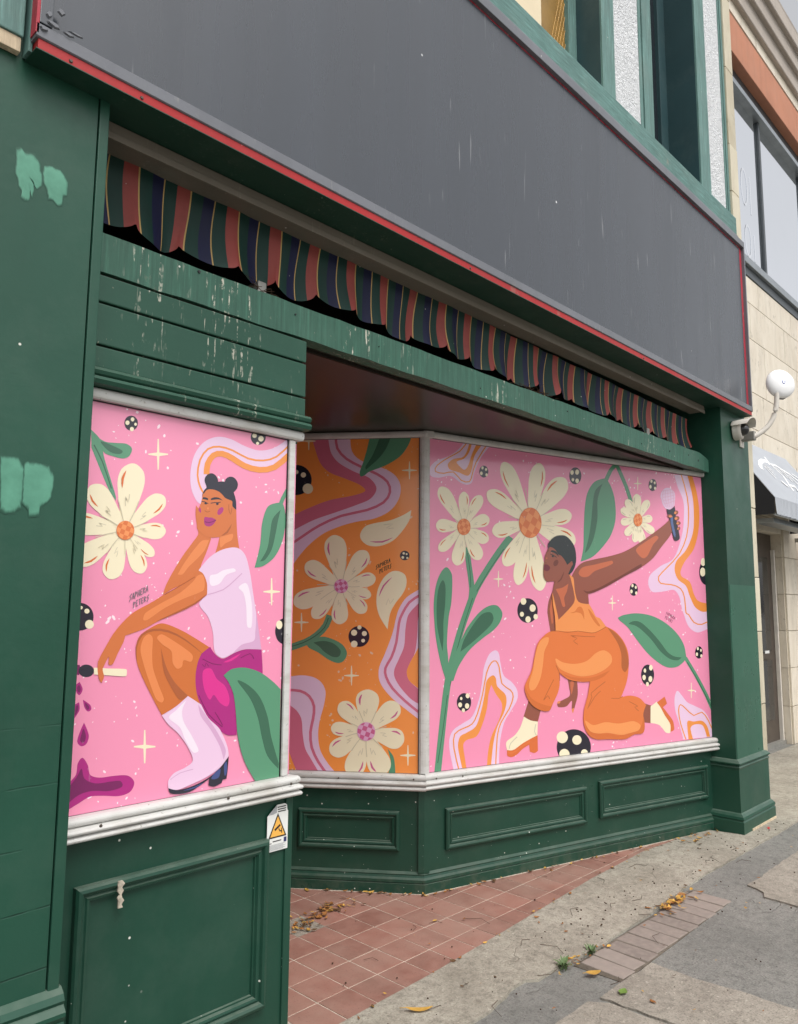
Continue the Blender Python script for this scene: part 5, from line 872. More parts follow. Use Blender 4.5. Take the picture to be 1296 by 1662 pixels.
('P','spotted_ball','cream',1,'4938,9855 4916,9801 4866,9775 4816,9791 4797,9841 4820,9895 4870,9922 4919,9905'),
('P','spotted_ball','cream',1,'4752,9632 4738,9598 4707,9582 4676,9592 4664,9623 4678,9657 4709,9673 4740,9663'),
('P','spotted_ball','cream',1,'4922,9613 4903,9566 4859,9543 4816,9558 4799,9602 4818,9649 4862,9672 4906,9657'),
('P','spotted_ball','ink',1,'3408,6168 3360,6015 3235,5903 3068,5863 2903,5904 2785,6014 2744,6165 2790,6317 2912,6429 3079,6472 3245,6433 3366,6322'),
('P','spotted_ball','cream',1,'3037,6395 3009,6334 2943,6309 2878,6333 2853,6393 2881,6454 2946,6479 3011,6455'),
('P','spotted_ball','cream',1,'3342,6229 3311,6164 3239,6137 3169,6163 3141,6228 3171,6293 3243,6321 3314,6294'),
('P','spotted_ball','cream',1,'2956,6075 2936,6032 2889,6015 2843,6032 2824,6075 2844,6118 2891,6136 2937,6118'),
('P','spotted_ball','cream',1,'3172,5948 3146,5892 3084,5869 3024,5892 3000,5948 3026,6004 3087,6027 3148,6004'),
('P','spotted_ball','cream',1,'3412,6015 3389,5967 3336,5947 3284,5967 3264,6015 3286,6062 3339,6082 3391,6062'),
('P','spotted_ball','ink',1,'1313,4031 1285,3928 1209,3857 1106,3835 1004,3869 930,3949 903,4054 931,4155 1006,4227 1108,4250 1211,4216 1286,4136'),
('P','spotted_ball','cream',1,'1060,4132 1050,4107 1026,4098 1001,4110 991,4135 1001,4160 1026,4169 1050,4157'),
('P','spotted_ball','cream',1,'1269,4183 1251,4143 1210,4128 1170,4147 1153,4189 1170,4229 1211,4244 1252,4225'),
('P','spotted_ball','cream',1,'1050,3987 1033,3949 994,3935 956,3954 940,3994 956,4032 995,4046 1034,4028'),
('P','spotted_ball','cream',1,'1255,3951 1237,3908 1193,3892 1149,3913 1131,3958 1150,4001 1193,4017 1237,3996'),
('P','spotted_ball','cream',1,'1131,3859 1118,3827 1086,3816 1054,3831 1041,3864 1054,3895 1086,3907 1118,3892'),
('P','spotted_ball','ink',1,'5137,2688 5049,2473 4824,2332 4527,2302 4238,2388 4031,2566 3960,2788 4043,2998 4258,3141 4553,3179 4848,3097 5063,2917'),
('P','spotted_ball','cream',1,'4342,2996 4283,2899 4146,2868 4013,2921 3961,3026 4019,3123 4154,3155 4288,3103'),
('P','spotted_ball','cream',1,'4812,2893 4762,2812 4648,2787 4536,2831 4492,2919 4541,2999 4655,3025 4767,2981'),
('P','spotted_ball','cream',1,'4388,2577 4335,2489 4211,2462 4090,2512 4042,2608 4094,2695 4218,2723 4340,2674'),
('P','spotted_ball','cream',1,'5024,2555 4986,2496 4901,2478 4817,2511 4784,2577 4821,2636 4906,2654 4990,2621'),
('P','spotted_ball','ink',1,'7993,9779 7965,9688 7899,9618 7812,9587 7728,9604 7668,9662 7650,9748 7677,9838 7743,9908 7830,9940 7915,9924 7975,9865'),
('P','spotted_ball','cream',1,'7819,9872 7805,9838 7773,9822 7742,9833 7730,9864 7745,9897 7777,9914 7808,9903'),
('P','spotted_ball','cream',1,'7951,9837 7938,9806 7908,9791 7879,9800 7869,9829 7882,9860 7912,9875 7941,9866'),
('P','spotted_ball','cream',1,'7775,9707 7758,9668 7721,9649 7686,9662 7673,9698 7690,9736 7727,9755 7762,9743'),
('P','spotted_ball','cream',1,'7964,9679 7949,9646 7917,9630 7886,9640 7874,9672 7889,9705 7921,9721 7952,9711'),
('P','spotted_ball','ink',1,'7070,6762 7044,6674 6981,6609 6898,6585 6817,6607 6760,6670 6742,6756 6768,6843 6831,6909 6914,6934 6995,6912 7052,6849'),
('P','spotted_ball','cream',1,'6904,6867 6890,6835 6859,6821 6830,6834 6819,6865 6833,6898 6863,6912 6893,6899'),
('P','spotted_ball','cream',1,'7030,6823 7017,6793 6989,6780 6961,6792 6951,6821 6964,6851 6992,6864 7020,6852'),
('P','spotted_ball','cream',1,'6862,6706 6846,6669 6811,6653 6777,6668 6765,6704 6780,6742 6816,6757 6850,6743'),
('P','spotted_ball','cream',1,'7043,6666 7029,6633 6998,6619 6968,6632 6957,6664 6971,6696 7002,6710 7031,6697'),
('P','spotted_ball','ink',1,'10427,7350 10365,7150 10224,7002 10042,6945 9869,6994 9750,7134 9715,7328 9775,7526 9914,7675 10095,7735 10271,7689 10393,7547'),
('P','spotted_ball','cream',1,'10017,7633 9980,7548 9903,7511 9830,7543 9805,7625 9841,7710 9918,7748 9991,7716'),
('P','spotted_ball','cream',1,'9994,7337 9952,7241 9865,7199 9783,7236 9754,7329 9795,7425 9882,7467 9965,7430'),
('P','spotted_ball','cream',1,'10272,7187 10235,7102 10157,7065 10083,7098 10058,7181 10095,7266 10173,7302 10246,7270'),
('P','spotted_ball','ink',1,'7608,4419 7566,4280 7465,4182 7334,4151 7207,4194 7118,4299 7090,4439 7131,4576 7230,4675 7361,4709 7490,4667 7580,4561'),
('P','spotted_ball','cream',1,'7296,4548 7279,4509 7242,4494 7207,4512 7193,4552 7210,4591 7247,4606 7283,4588'),
('P','spotted_ball','cream',1,'7560,4618 7536,4563 7483,4542 7433,4567 7414,4623 7438,4678 7491,4699 7542,4674'),
('P','spotted_ball','cream',1,'7269,4362 7247,4312 7199,4293 7153,4316 7136,4368 7158,4418 7206,4437 7252,4414'),
('P','spotted_ball','cream',1,'7529,4310 7503,4252 7447,4229 7393,4256 7373,4316 7399,4375 7455,4397 7509,4370'),
('P','spotted_ball','cream',1,'7379,4176 7360,4134 7319,4118 7280,4138 7266,4182 7284,4224 7325,4240 7365,4221'),
('P','spotted_ball','ink',1,'9722,4983 9693,4895 9627,4832 9540,4811 9457,4837 9399,4903 9382,4991 9410,5078 9476,5141 9563,5163 9647,5138 9705,5072'),
('P','spotted_ball','cream',1,'9552,5096 9537,5064 9504,5051 9474,5066 9463,5098 9478,5130 9510,5143 9541,5129'),
('P','spotted_ball','cream',1,'9682,5046 9668,5016 9638,5004 9610,5017 9600,5048 9614,5077 9643,5089 9672,5076'),
('P','spotted_ball','cream',1,'9506,4935 9488,4898 9451,4884 9416,4900 9404,4938 9421,4974 9458,4989 9493,4973'),
('P','spotted_ball','cream',1,'9692,4886 9677,4854 9644,4842 9614,4856 9603,4889 9618,4921 9650,4933 9681,4919'),
('P','spark_star','cream',0,'7201,9940 7222,9942 7222,9774 7360,9771 7360,9757 7220,9729 7205,9559 7184,9558 7184,9726 7047,9728 7047,9743 7186,9770'),
('P','spark_star','cream',0,'2148,7126 2168,7127 2173,6950 2305,6938 2305,6923 2173,6904 2163,6727 2143,6727 2138,6903 2007,6915 2007,6930 2138,6949'),
('P','spark_star','cream',0,'6055,6581 6077,6581 6077,6406 6209,6392 6208,6377 6075,6360 6061,6185 6040,6185 6040,6360 5909,6374 5909,6389 6042,6406'),
('P','spark_star','cream',0,'9144,4139 9170,4138 9163,3947 9300,3924 9299,3907 9160,3897 9143,3707 9117,3708 9124,3898 8988,3922 8989,3938 9127,3949'),
('P','printed_figure','brown',1,'3888,6629,1 3769,6384 3728,6149 3747,6007 3819,5633,1 4008,5631,1 3972,6007 3935,6343'),
('P','printed_figure','brownl',1,'3884,6453 3810,6217 3810,6208 3869,5839 3915,5873 3901,6242'),
('P','printed_figure','brown',1,'4467,7048,1 4561,7051 4733,7264 4977,7430 5418,7535 6022,7649 6594,7801 7190,8070 7864,8427 8271,8662 8461,8802,1 8578,8526,1 8481,8347 8065,7980 7715,7662 7211,7382 6513,7104 5890,6837 5338,6649 5153,6611,1 5173,6347,1 4895,6365 4663,6500'),
('P','printed_figure','brownd',1,'4978,6713,1 5145,6674 5539,6776 6516,7176 7216,7475 7211,7382 6513,7104 5890,6837 5338,6649 5095,6628'),
('P','printed_figure','brownl',1,'4825,7162 4973,7307 5413,7393 6068,7524 6106,7453 5859,7354 5407,7215 5158,7067 4917,7060'),
('P','printed_figure','brownl',1,'7031,7876 7408,8099 7858,8301 7966,8242 7734,8040 7499,7728 7331,7639 7172,7696'),
('P','printed_figure','brown',1,'3986,6946,1 4171,7002 4477,7165,1 4545,7081 4670,6531 4618,6341 4332,6118 4088,5932,1 3971,6319 3887,6615,1'),
('P','printed_figure','brownl',1,'4003,6719,1 4234,6757 4455,6865,1 4393,6664 4296,6492 4323,6288 4235,6280 4136,6524'),
('P','printed_figure','brown',1,'3791,7777,1 3707,7627 3657,7528 3647,7430 3621,7344 3601,7162 3613,7018 3707,6906 3868,6910 4015,6925 4247,7023 4465,7115,1 4587,7255 4632,7380 4575,7453 4422,7373 4296,7615 4068,7766 3857,7817'),
('P','printed_figure','ink3',1,'3790,7722,1 3774,7850 3877,7977 4043,8079 4209,8113 4409,8099 4591,7977 4705,7820 4749,7597 4726,7384 4619,7194 4481,7093,1 4457,7127,1 4554,7278 4632,7380,1 4592,7454 4524,7414 4422,7351,1 4342,7469 4228,7575 4114,7608,1 4034,7715 3938,7772 3824,7793,1'),
('P','printed_figure','ink3',1,'3854,7670,1 3887,7708 3969,7706 4066,7667 4145,7537,1 4064,7605 3967,7650'),
('P','printed_figure','ink3',0,'3841,7600 3876,7593 3927,7580 3997,7550 4056,7522 4069,7537 4010,7565 3939,7596 3885,7610 3848,7617'),
('P','printed_figure','ink3',1,'3965,7558 3958,7542 3940,7532 3917,7531 3900,7540 3893,7555 3900,7572 3919,7582 3941,7583 3959,7574'),
('P','printed_figure','ink3',0,'3806,7729 3781,7679 3740,7647 3782,7703'),
('P','printed_figure','brownd',1,'4100,7361 4054,7320 3999,7304 3957,7320 3943,7361 3962,7411 4008,7452 4063,7468 4105,7452 4119,7411'),
('P','printed_figure','wine',1,'3620,7320,1 3701,7341 3781,7314 3836,7255 3778,7186 3697,7168 3610,7205,1'),
('P','printed_figure','brownl',0,'3708,7514 3704,7499 3700,7484 3740,7479 3745,7495 3749,7510'),
('P','printed_figure','brownd',0,'4064,6882 4134,6906 4216,6964 4278,7073 4311,7171 4306,7173 4244,7082 4176,6981 4110,6926 4061,6886'),
('P','printed_figure','brownd',0,'3671,7376 3687,7368 3703,7359 3716,7372 3700,7381 3684,7389'),
('P','printed_figure','tank',1,'4483,7100,1 4631,7018 4677,6673 4801,6399 5173,6347,1 5322,6159 5414,6020 5560,5972 5788,5743,1 5302,5590 4636,5614 3970,5631,1 3977,5671 3963,6007 3904,6343 3888,6639,1 3939,6487 4089,5942,1 4332,6118 4618,6359 4661,6531 4542,6977'),
('P','printed_figure','tankd',1,'4482,6117,1 4649,6151 4773,6262 4895,6263 4982,6108 4983,5930,1 4890,6085 4708,6129 4587,6107'),
('P','printed_figure','tankd',1,'5140,6220 5261,6131 5442,5929 5563,5772 5469,5784 5287,5952 5168,6131'),
('P','printed_figure','brown',1,'4369,4460,1 4708,4362,1 4717,4043 4626,3782 4537,3581,1 4494,3690 4500,3888 4313,3760 4042,3760 4013,3866 4227,3936 4435,4024 4417,4225'),
('P','printed_figure','brownl',1,'4467,4356 4583,4367 4555,4185 4495,4055'),
('P','printed_figure','nail',1,'4023,3898 4113,3903 4089,3852 4008,3850'),
('P','printed_figure','nail',1,'4494,3673 4577,3701 4537,3581'),
('P','printed_figure','brown',1,'3063,3968,1 3458,3720,1 3352,3438,1 3117,3486 2899,3596,1'),
('P','printed_figure','cream',1,'2908,3602,1 3118,3496 3353,3451,1 3323,3074,1 3066,3040 2812,2904 2521,2836 2378,2839,1 2352,3042 2608,3177 2786,3352'),
('P','printed_figure','dorange',1,'2378,2855,1 2562,2839 2855,2970 3109,3059 3337,3127,1 3342,2755,1 3230,2711 3082,2756,1 3064,2921,1 2852,2838 2684,2729 2519,2682 2376,2725'),
('P','printed_figure','orange',1,'2398,2828 2570,2807 2854,2932 3087,3014 3065,2959 2853,2892 2602,2773 2438,2757'),
('P','printed_figure','creamd',0,'3273,3398 3246,3318 3227,3224 3256,3159 3291,3118 3314,3128 3281,3166 3254,3223 3273,3312 3300,3392'),
('P','printed_figure','creamd',0,'2453,2878 2461,2928 2493,2994 2598,3069 2700,3131 2682,3148 2579,3085 2471,3007 2435,2935 2426,2882'),
('P','printed_figure','brown',1,'7210,3668,1 7445,3601,1 7411,3130,1 7086,3174,1 7119,3425'),
('P','printed_figure','cream',1,'7428,3577,1 7686,3695,1 7829,3525 8033,3260 8219,3031 8185,2810,1 8010,2837 7750,3057 7401,3135,1'),
('P','printed_figure','dorange',1,'7685,3670,1 8008,3811,1 8102,3617,1 7927,3526,1 8094,3364 8313,3133 8355,2894 8198,2845,1 8198,3050 7992,3299 7829,3525'),
('P','printed_figure','trous',1,'3797,5646 3594,5549 3370,5348 3255,5024 3162,4702 2933,4326 3001,4067 3210,3831 3510,3704 3729,3704 3843,3859 4015,4112 4084,4339 4064,4621,1 4377,4433 4839,4350 5137,4344,1 5058,4026 4904,3632 4884,3300 5025,3023 5304,2874 5738,2840 6381,2792 6741,2885 7062,2895 7149,3071 7102,3391 7229,3624,1 6991,3822 6633,3911 6265,3888,1 6495,4268 6595,4687 6581,5078 6389,5401 6094,5635 5789,5754,1 5302,5597 4872,5622 4405,5640 3993,5644'),
('P','printed_figure','trousd',1,'2950,4325,1 3107,4061 3384,3902 3753,3799 3834,3853,1 3729,3697 3510,3698 3209,3825 2992,4067'),
('P','printed_figure','trousd',1,'4080,4630,1 4419,4508 4836,4454 5312,4462 5879,4607,1 5652,4459 5260,4355 4833,4363 4418,4458'),
('P','printed_figure','trousd',1,'4896,3399,1 5007,3191 5262,3032 5743,2985 6234,2903 6744,2961 6981,3048 7114,3320,1 7149,3071 7062,2895 6741,2885 6381,2792 5738,2840 5304,2874 5025,3023'),
('P','printed_figure','trouss',1,'5823,5732,1 6192,5545 6484,5222 6603,4758 6455,4544 6323,4661 6322,5013 6183,5334'),
('P','printed_figure','trousl',1,'3526,5461 3726,5501 3724,5375 3585,5147 3535,4853 3440,4497 3261,4246 3110,4228 3070,4384 3205,4701 3276,5023 3391,5315'),
('P','printed_figure','trousl',1,'3954,4965 4200,4865 4613,4813 5038,4874 5381,5071 5677,5133 5929,5005 5947,4813 5708,4647 5314,4524 4837,4491 4375,4593 4061,4737'),
('P','printed_figure','trousl',1,'4942,3369 5222,3236 5657,3280 6147,3211 6705,3235 6969,3119 6900,2984 6539,2935 6235,2913 5744,3002 5405,3011 5121,3082 4985,3226'),
('P','printed_figure','trouss',0,'3810,5642 3920,5647 4069,5648 4224,5626 4393,5608 4565,5623 4754,5637 5003,5609 5243,5583 5385,5596 5500,5631 5660,5691 5790,5745 5779,5759 5649,5705 5490,5645 5379,5612 5244,5599 5007,5625 4755,5653 4563,5639 4394,5623 4228,5642 4072,5663 3919,5662 3809,5657'),
('P','printed_figure','trouss',0,'5365,5501 5211,5505 4994,5513 4699,5532 4478,5541 4572,5496 4711,5454 4649,5434 4572,5395 4648,5341 4739,5299 4749,5311 4660,5352 4591,5395 4660,5422 4726,5463 4580,5509 4483,5527 4697,5518 4993,5498 5211,5491 5364,5487'),
('P','printed_figure','trouss',0,'3953,4793 4007,4720 4063,4621 4074,4505 4072,4410 4093,4409 4095,4505 4083,4624 4026,4726 3971,4800'),
('P','printed_figure','trouss',0,'5510,4094 5415,4041 5286,3951 5124,3779 5024,3665 5103,3777 5208,3949 5177,4005 5185,4049 5440,4186 5701,4314 5689,4326 5427,4198 5171,4059 5157,4004 5189,3953 5085,3783 5021,3651 5141,3770 5302,3942 5429,4030 5523,4082'),
('P','printed_figure','trouss',0,'5899,3873 6026,3859 6175,3851 6272,3876 6333,3903 6321,3915 6262,3889 6172,3866 6028,3873 5902,3887'),
('P','printed_figure','trouss',0,'6570,3750 6741,3680 6896,3610 6848,3615 6763,3606 6832,3542 6916,3485 6931,3496 6848,3552 6784,3604 6851,3601 6911,3620 6752,3693 6580,3763'),
('P','printed_figure','trouss',0,'3872,4450 3790,4338 3688,4196 3589,4056 3528,3959 3597,3996 3674,4057 3704,4025 3727,3977 3744,3981 3720,4031 3668,4070 3583,4006 3546,3957 3605,4049 3704,4190 3806,4331 3888,4443'),
('P','printed_figure','lilac',1,'8175,9352 8137,9444 8179,9579 8307,9697 8468,9741 8626,9713 8746,9627 8775,9508 8748,9349 8714,9226 8540,9117 8372,9105 8229,9213'),
('P','printed_figure','pinkd2',0,'8172,9609 8299,9633 8465,9665 8641,9703 8780,9734 8778,9743 8639,9711 8463,9673 8297,9641 8171,9618'),
('P','printed_figure','pinkd2',0,'8203,9522 8312,9541 8460,9568 8630,9608 8768,9642 8766,9651 8627,9617 8458,9577 8310,9549 8201,9531'),
('P','printed_figure','pinkd2',0,'8233,9435 8325,9449 8455,9472 8619,9513 8756,9551 8753,9559 8616,9522 8452,9480 8323,9457 8232,9444'),
('P','printed_figure','pinkd2',0,'8263,9348 8337,9357 8449,9375 8608,9419 8744,9459 8740,9468 8605,9427 8447,9384 8337,9366 8262,9357'),
('P','printed_figure','pinkd2',0,'8292,9261 8350,9265 8444,9279 8597,9325 8732,9368 8728,9376 8593,9333 8442,9288 8350,9274 8293,9270'),
('P','printed_figure','pinkd2',0,'8282,9660 8230,9559 8199,9425 8274,9278 8360,9162 8372,9167 8287,9283 8212,9427 8243,9558 8294,9659'),
('P','printed_figure','pinkd2',0,'8370,9674 8339,9571 8322,9435 8373,9286 8430,9168 8443,9172 8386,9290 8335,9437 8352,9571 8383,9673'),
('P','printed_figure','pinkd2',0,'8458,9687 8448,9583 8445,9445 8472,9294 8501,9173 8514,9176 8485,9297 8459,9447 8462,9584 8472,9687'),
('P','printed_figure','pinkd2',0,'8548,9700 8558,9595 8569,9455 8572,9302 8572,9179 8585,9181 8585,9303 8583,9457 8572,9597 8561,9702'),
('P','printed_figure','pinkd2',0,'8637,9713 8669,9607 8695,9465 8672,9310 8643,9186 8656,9185 8686,9310 8708,9467 8683,9609 8651,9716'),
('P','printed_figure','ink2',1,'8363,9110,1 8521,9102 8714,9220,1 8742,9084 8758,8893 8816,8657 8886,8326 8864,8253 8736,8202 8640,8230 8556,8463 8470,8814 8392,8987'),
('P','printed_figure','blue2',1,'8515,8841 8616,8896 8623,8705 8704,8412 8688,8298 8622,8371 8546,8605'),
('P','printed_figure','brown',1,'8605,8903 8561,8869 8477,8858 8402,8877 8380,8914 8424,8948 8508,8959 8584,8940'),
('P','printed_figure','nail',1,'8579,8900 8553,8880 8504,8874 8461,8885 8448,8906 8474,8926 8523,8932 8566,8921'),
('P','printed_figure','brown',1,'8839,9000 8773,8970 8709,8977 8683,9016 8711,9065 8776,9095 8841,9088 8867,9049'),
('P','printed_figure','nail',1,'8768,9003 8730,8986 8693,8990 8678,9013 8694,9041 8732,9058 8770,9054 8785,9032'),
('P','printed_figure','brown',1,'8902,8898 8892,8846 8826,8806 8742,8800 8690,8833 8699,8885 8765,8926 8849,8931'),
('P','printed_figure','nail',1,'8814,8875 8808,8844 8770,8821 8721,8818 8691,8837 8696,8867 8735,8890 8783,8894'),
('P','printed_figure','brown',1,'8950,8748 8936,8705 8877,8675 8807,8674 8768,8704 8782,8746 8841,8777 8911,8778'),
('P','printed_figure','nail',1,'8868,8729 8860,8704 8826,8686 8785,8686 8763,8703 8771,8728 8805,8746 8846,8746'),
('P','printed_figure','brown',1,'8919,8564 8887,8528 8844,8517 8815,8537 8816,8577 8848,8613 8892,8624 8921,8604'),
('P','printed_figure','nail',1,'8854,8557 8836,8536 8810,8530 8793,8541 8795,8564 8813,8585 8838,8592 8855,8580'),
('P','lettering','wine2',0,'8260,6151 8207,6144 8209,6134 8262,6141'),
('P','lettering','wine2',0,'8201,6137 8221,6110 8234,6115 8214,6141'),
('P','lettering','wine2',0,'8224,6116 8168,6089 8176,6081 8232,6109'),
('P','lettering','wine2',0,'8232,6071 8298,6129 8287,6135 8220,6076'),
('P','lettering','wine2',0,'8285,6133 8257,6058 8270,6056 8299,6131'),
('P','lettering','wine2',0,'8247,6093 8277,6085 8283,6093 8254,6102'),
('P','lettering','wine2',0,'8284,6040 8334,6114 8321,6118 8271,6043'),
('P','lettering','wine2',0,'8321,6114 8346,6085 8358,6090 8334,6119'),
('P','lettering','wine2',0,'8350,6092 8303,6082 8307,6073 8354,6083'),
('P','lettering','wine2',0,'8373,6095 8328,6027 8341,6023 8386,6091'),
('P','lettering','wine2',0,'8403,6081 8357,6014 8370,6010 8416,6078'),
('P','lettering','wine2',0,'8353,6055 8382,6042 8391,6050 8361,6063'),
('P','lettering','wine2',0,'8469,6059 8433,6070 8427,6062 8462,6050'),
('P','lettering','wine2',0,'8423,6068 8380,6003 8393,6000 8437,6064'),
('P','lettering','wine2',0,'8383,5997 8419,5986 8426,5994 8390,6006'),
('P','lettering','wine2',0,'8405,6031 8430,6020 8439,6028 8414,6039'),
('P','lettering','wine2',0,'8445,5976 8491,6044 8478,6048 8432,5980'),
('P','lettering','wine2',0,'8478,6044 8501,6016 8513,6021 8491,6048'),
('P','lettering','wine2',0,'8506,6023 8462,6016 8465,6006 8509,6014'),
('P','lettering','wine2',0,'8457,6010 8467,5961 8482,5963 8471,6012'),
('P','lettering','wine2',0,'8493,5954 8560,6012 8548,6018 8481,5959'),
('P','lettering','wine2',0,'8547,6016 8518,5940 8532,5938 8561,6014'),
('P','lettering','wine2',0,'8509,5976 8538,5967 8545,5976 8515,5985'),
('P','lettering','wine2',0,'8140,5960 8185,6040 8171,6043 8127,5963'),
('P','lettering','wine2',0,'8172,6039 8196,6010 8208,6015 8184,6044'),
('P','lettering','wine2',0,'8200,6017 8155,6005 8160,5996 8205,6008'),
('P','lettering','wine2',0,'8264,6009 8230,6020 8223,6011 8258,6000'),
('P','lettering','wine2',0,'8220,6017 8182,5948 8195,5945 8233,6014'),
('P','lettering','wine2',0,'8185,5942 8219,5931 8226,5940 8191,5951'),
('P','lettering','wine2',0,'8204,5979 8229,5968 8237,5976 8212,5987'),
('P','lettering','wine2',0,'8270,5990 8312,5976 8319,5984 8277,5999'),
('P','lettering','wine2',0,'8289,5991 8248,5918 8262,5915 8302,5988'),
('P','lettering','wine2',0,'8366,5964 8331,5974 8325,5966 8359,5955'),
('P','lettering','wine2',0,'8321,5972 8283,5903 8296,5900 8335,5969'),
('P','lettering','wine2',0,'8286,5897 8321,5886 8327,5895 8293,5905'),
('P','lettering','wine2',0,'8306,5933 8330,5923 8338,5931 8314,5941'),
('P','lettering','wine2',0,'8347,5877 8388,5950 8374,5953 8334,5880'),
('P','lettering','wine2',0,'8375,5949 8397,5921 8410,5925 8387,5954'),
('P','lettering','wine2',0,'8401,5928 8361,5918 8365,5909 8406,5919'),
('P','lettering','wine2',0,'8356,5913 8368,5862 8382,5864 8370,5915'),
('P','lettering','wine2',0,'8467,5917 8416,5908 8419,5898 8471,5908'),
('P','lettering','wine2',0,'8411,5901 8432,5873 8445,5878 8424,5905'),
('P','lettering','wine2',0,'8434,5879 8381,5848 8390,5841 8443,5872')]
# ============================================================ SETTING: ground
def sheet(name,pts,z,mat,parent=None,kind='structure',label=None):
    o=MB().prism(pts,z-.03,z).build(name,M[mat],parent)
    if parent is None: tag(o,label,kind=kind)
    return o
def jag(pts,amp,step,seed):
    r=random.Random(seed); out=[]
    for i in range(len(pts)):
        a=Vector(pts[i]); b=Vector(pts[(i+1)%len(pts)]); n=max(1,int((b-a).length/step)); nrm=Vector((-(b-a).y,(b-a).x)); nrm=nrm.normalized() if nrm.length else nrm
        for k in range(n):
            p=a.lerp(b,k/n)+nrm*r.uniform(-amp,amp); out.append((p.x,p.y))
    return out
g=MB().add([(-300,-300,0),(300,-300,0),(300,300,0),(-300,300,0)],[(0,1,2,3)]).build('pavement',M['asphalt']); tag(g,'worn grey asphalt pavement in front of the shop',kind='structure')
EDGE=[(1.2,.12),(2.15,.147),(2.6,.16),(3.19,.197),(4.13,.267),(4.82,.286),(5.3,.235),(5.6,.185)]
OUT=[(14,-.19),(6.1,-.195),(5.4,-.187),(4.7,-.172),(4.2,-.185),(3.8,-.21),(3.3,-.218),(3.02,-.195),(2.89,-.19),(2.85,-.153),(2.74,-.163),(2.56,-.197),(1.6,-.21),(-3,-.2)]
def jag_open(pts,amp,step,seed):
    r=random.Random(seed); out=[]
    for a,b in zip(pts,pts[1:]):
        a,b=Vector(a),Vector(b); n=max(1,int((b-a).length/step)) if (b-a).length<2 else 1
        for k in range(n): p=a.lerp(b,k/n); out.append((p.x,p.y+r.uniform(-amp,amp)))
    return out+[pts[-1]]
thr=[(-3,.12)]+EDGE+[(5.65,-.002),(6.36,-.002),(6.37,.86),(14,.86)]+jag_open(OUT,.005,.05,3)
o=sheet('concrete_threshold',thr,.012,'concrete',label='pale concrete threshold strip along the shopfront')
sheet('concrete_slab',jag([(2.2,-1.6),(2.5,-.43),(2.883,-.427),(2.925,-.5),(2.99,-1.6)],.006,.05,4),.008,'slab',label='exposed aggregate slab nearest the camera beside the dark patch')
sheet('concrete_slab',jag([(2.94,-.452),(3.372,-.458),(3.366,-.6),(3.374,-.72),(3.39,-.83),(3.41,-1.6),(3.01,-1.6),(2.945,-.5)],.006,.05,5),.009,'slab',label='exposed aggregate slab below the strip of bricks')
sheet('concrete_slab',jag([(4.674,-.415),(5.9,-.421),(5.9,-1.4),(4.5,-1.4),(4.545,-.66),(4.553,-.545),(4.62,-.516)],.008,.05,6),.009,'slab',label='exposed aggregate slab with a broken corner near the far pier')
bed=sheet('brick_strip',[(3.12,-.222),(3.13,-.452),(4.36,-.432),(4.40,-.215),(3.8,-.216)],.003,'grout',label='strip of brown bricks laid on edge beside the threshold')
rb=random.Random(3); bx=3.16
bme=MB().box(-.052,.052,-.105,.105,-.02,.006,.006).mesh('brick')
for i in range(11):
    b=link('brick',bme,M['brick'],bed,Matrix.Translation((bx+.052,-.333+rb.uniform(-.006,.006),rb.uniform(-.0012,.001)))@Matrix.Rotation(rb.uniform(-.03,.03)-.04,4,'Z')@Matrix.Rotation(rb.uniform(-.012,.012),4,'X')); bx+=.1115
floor=sheet('tiled_floor',[(1.75,.1)]+EDGE[1:]+[(5.62,.25),(3.4,.9),(2.9,1.6),(2.0,2.6),(1.75,2.6)],.0068,'mortar',label='red clay tiles of the recessed shop entrance')
def clip(poly,f):    # keep f(p)>=0
    out=[]
    for i in range(len(poly)):
        a,b=poly[i],poly[(i+1)%len(poly)]; fa,fb=f(a),f(b)
        if fa>=0: out.append(a)
        if (fa>=0)!=(fb>=0):
            t=fa/(fa-fb); out.append((a[0]+(b[0]-a[0])*t,a[1]+(b[1]-a[1])*t))
    return out
def ye(x):
    for a,b in zip(EDGE,EDGE[1:]):
        if a[0]<=x<=b[0]: return a[1]+(b[1]-a[1])*(x-a[0])/(b[0]-a[0])
    return .15
C0=Vector((3.29,.8113)); O0=Vector((2.8235,1.4274)); R0=Vector((5.725,.16)); dO=(C0-O0).normalized(); dP=(R0-C0).normalized()
def sidep(o,d,off): n=Vector((d.y,-d.x)); return lambda p:(Vector(p)-o).dot(n)+off
rt_=random.Random(11); PX,PY=.1665,.1775; full={}
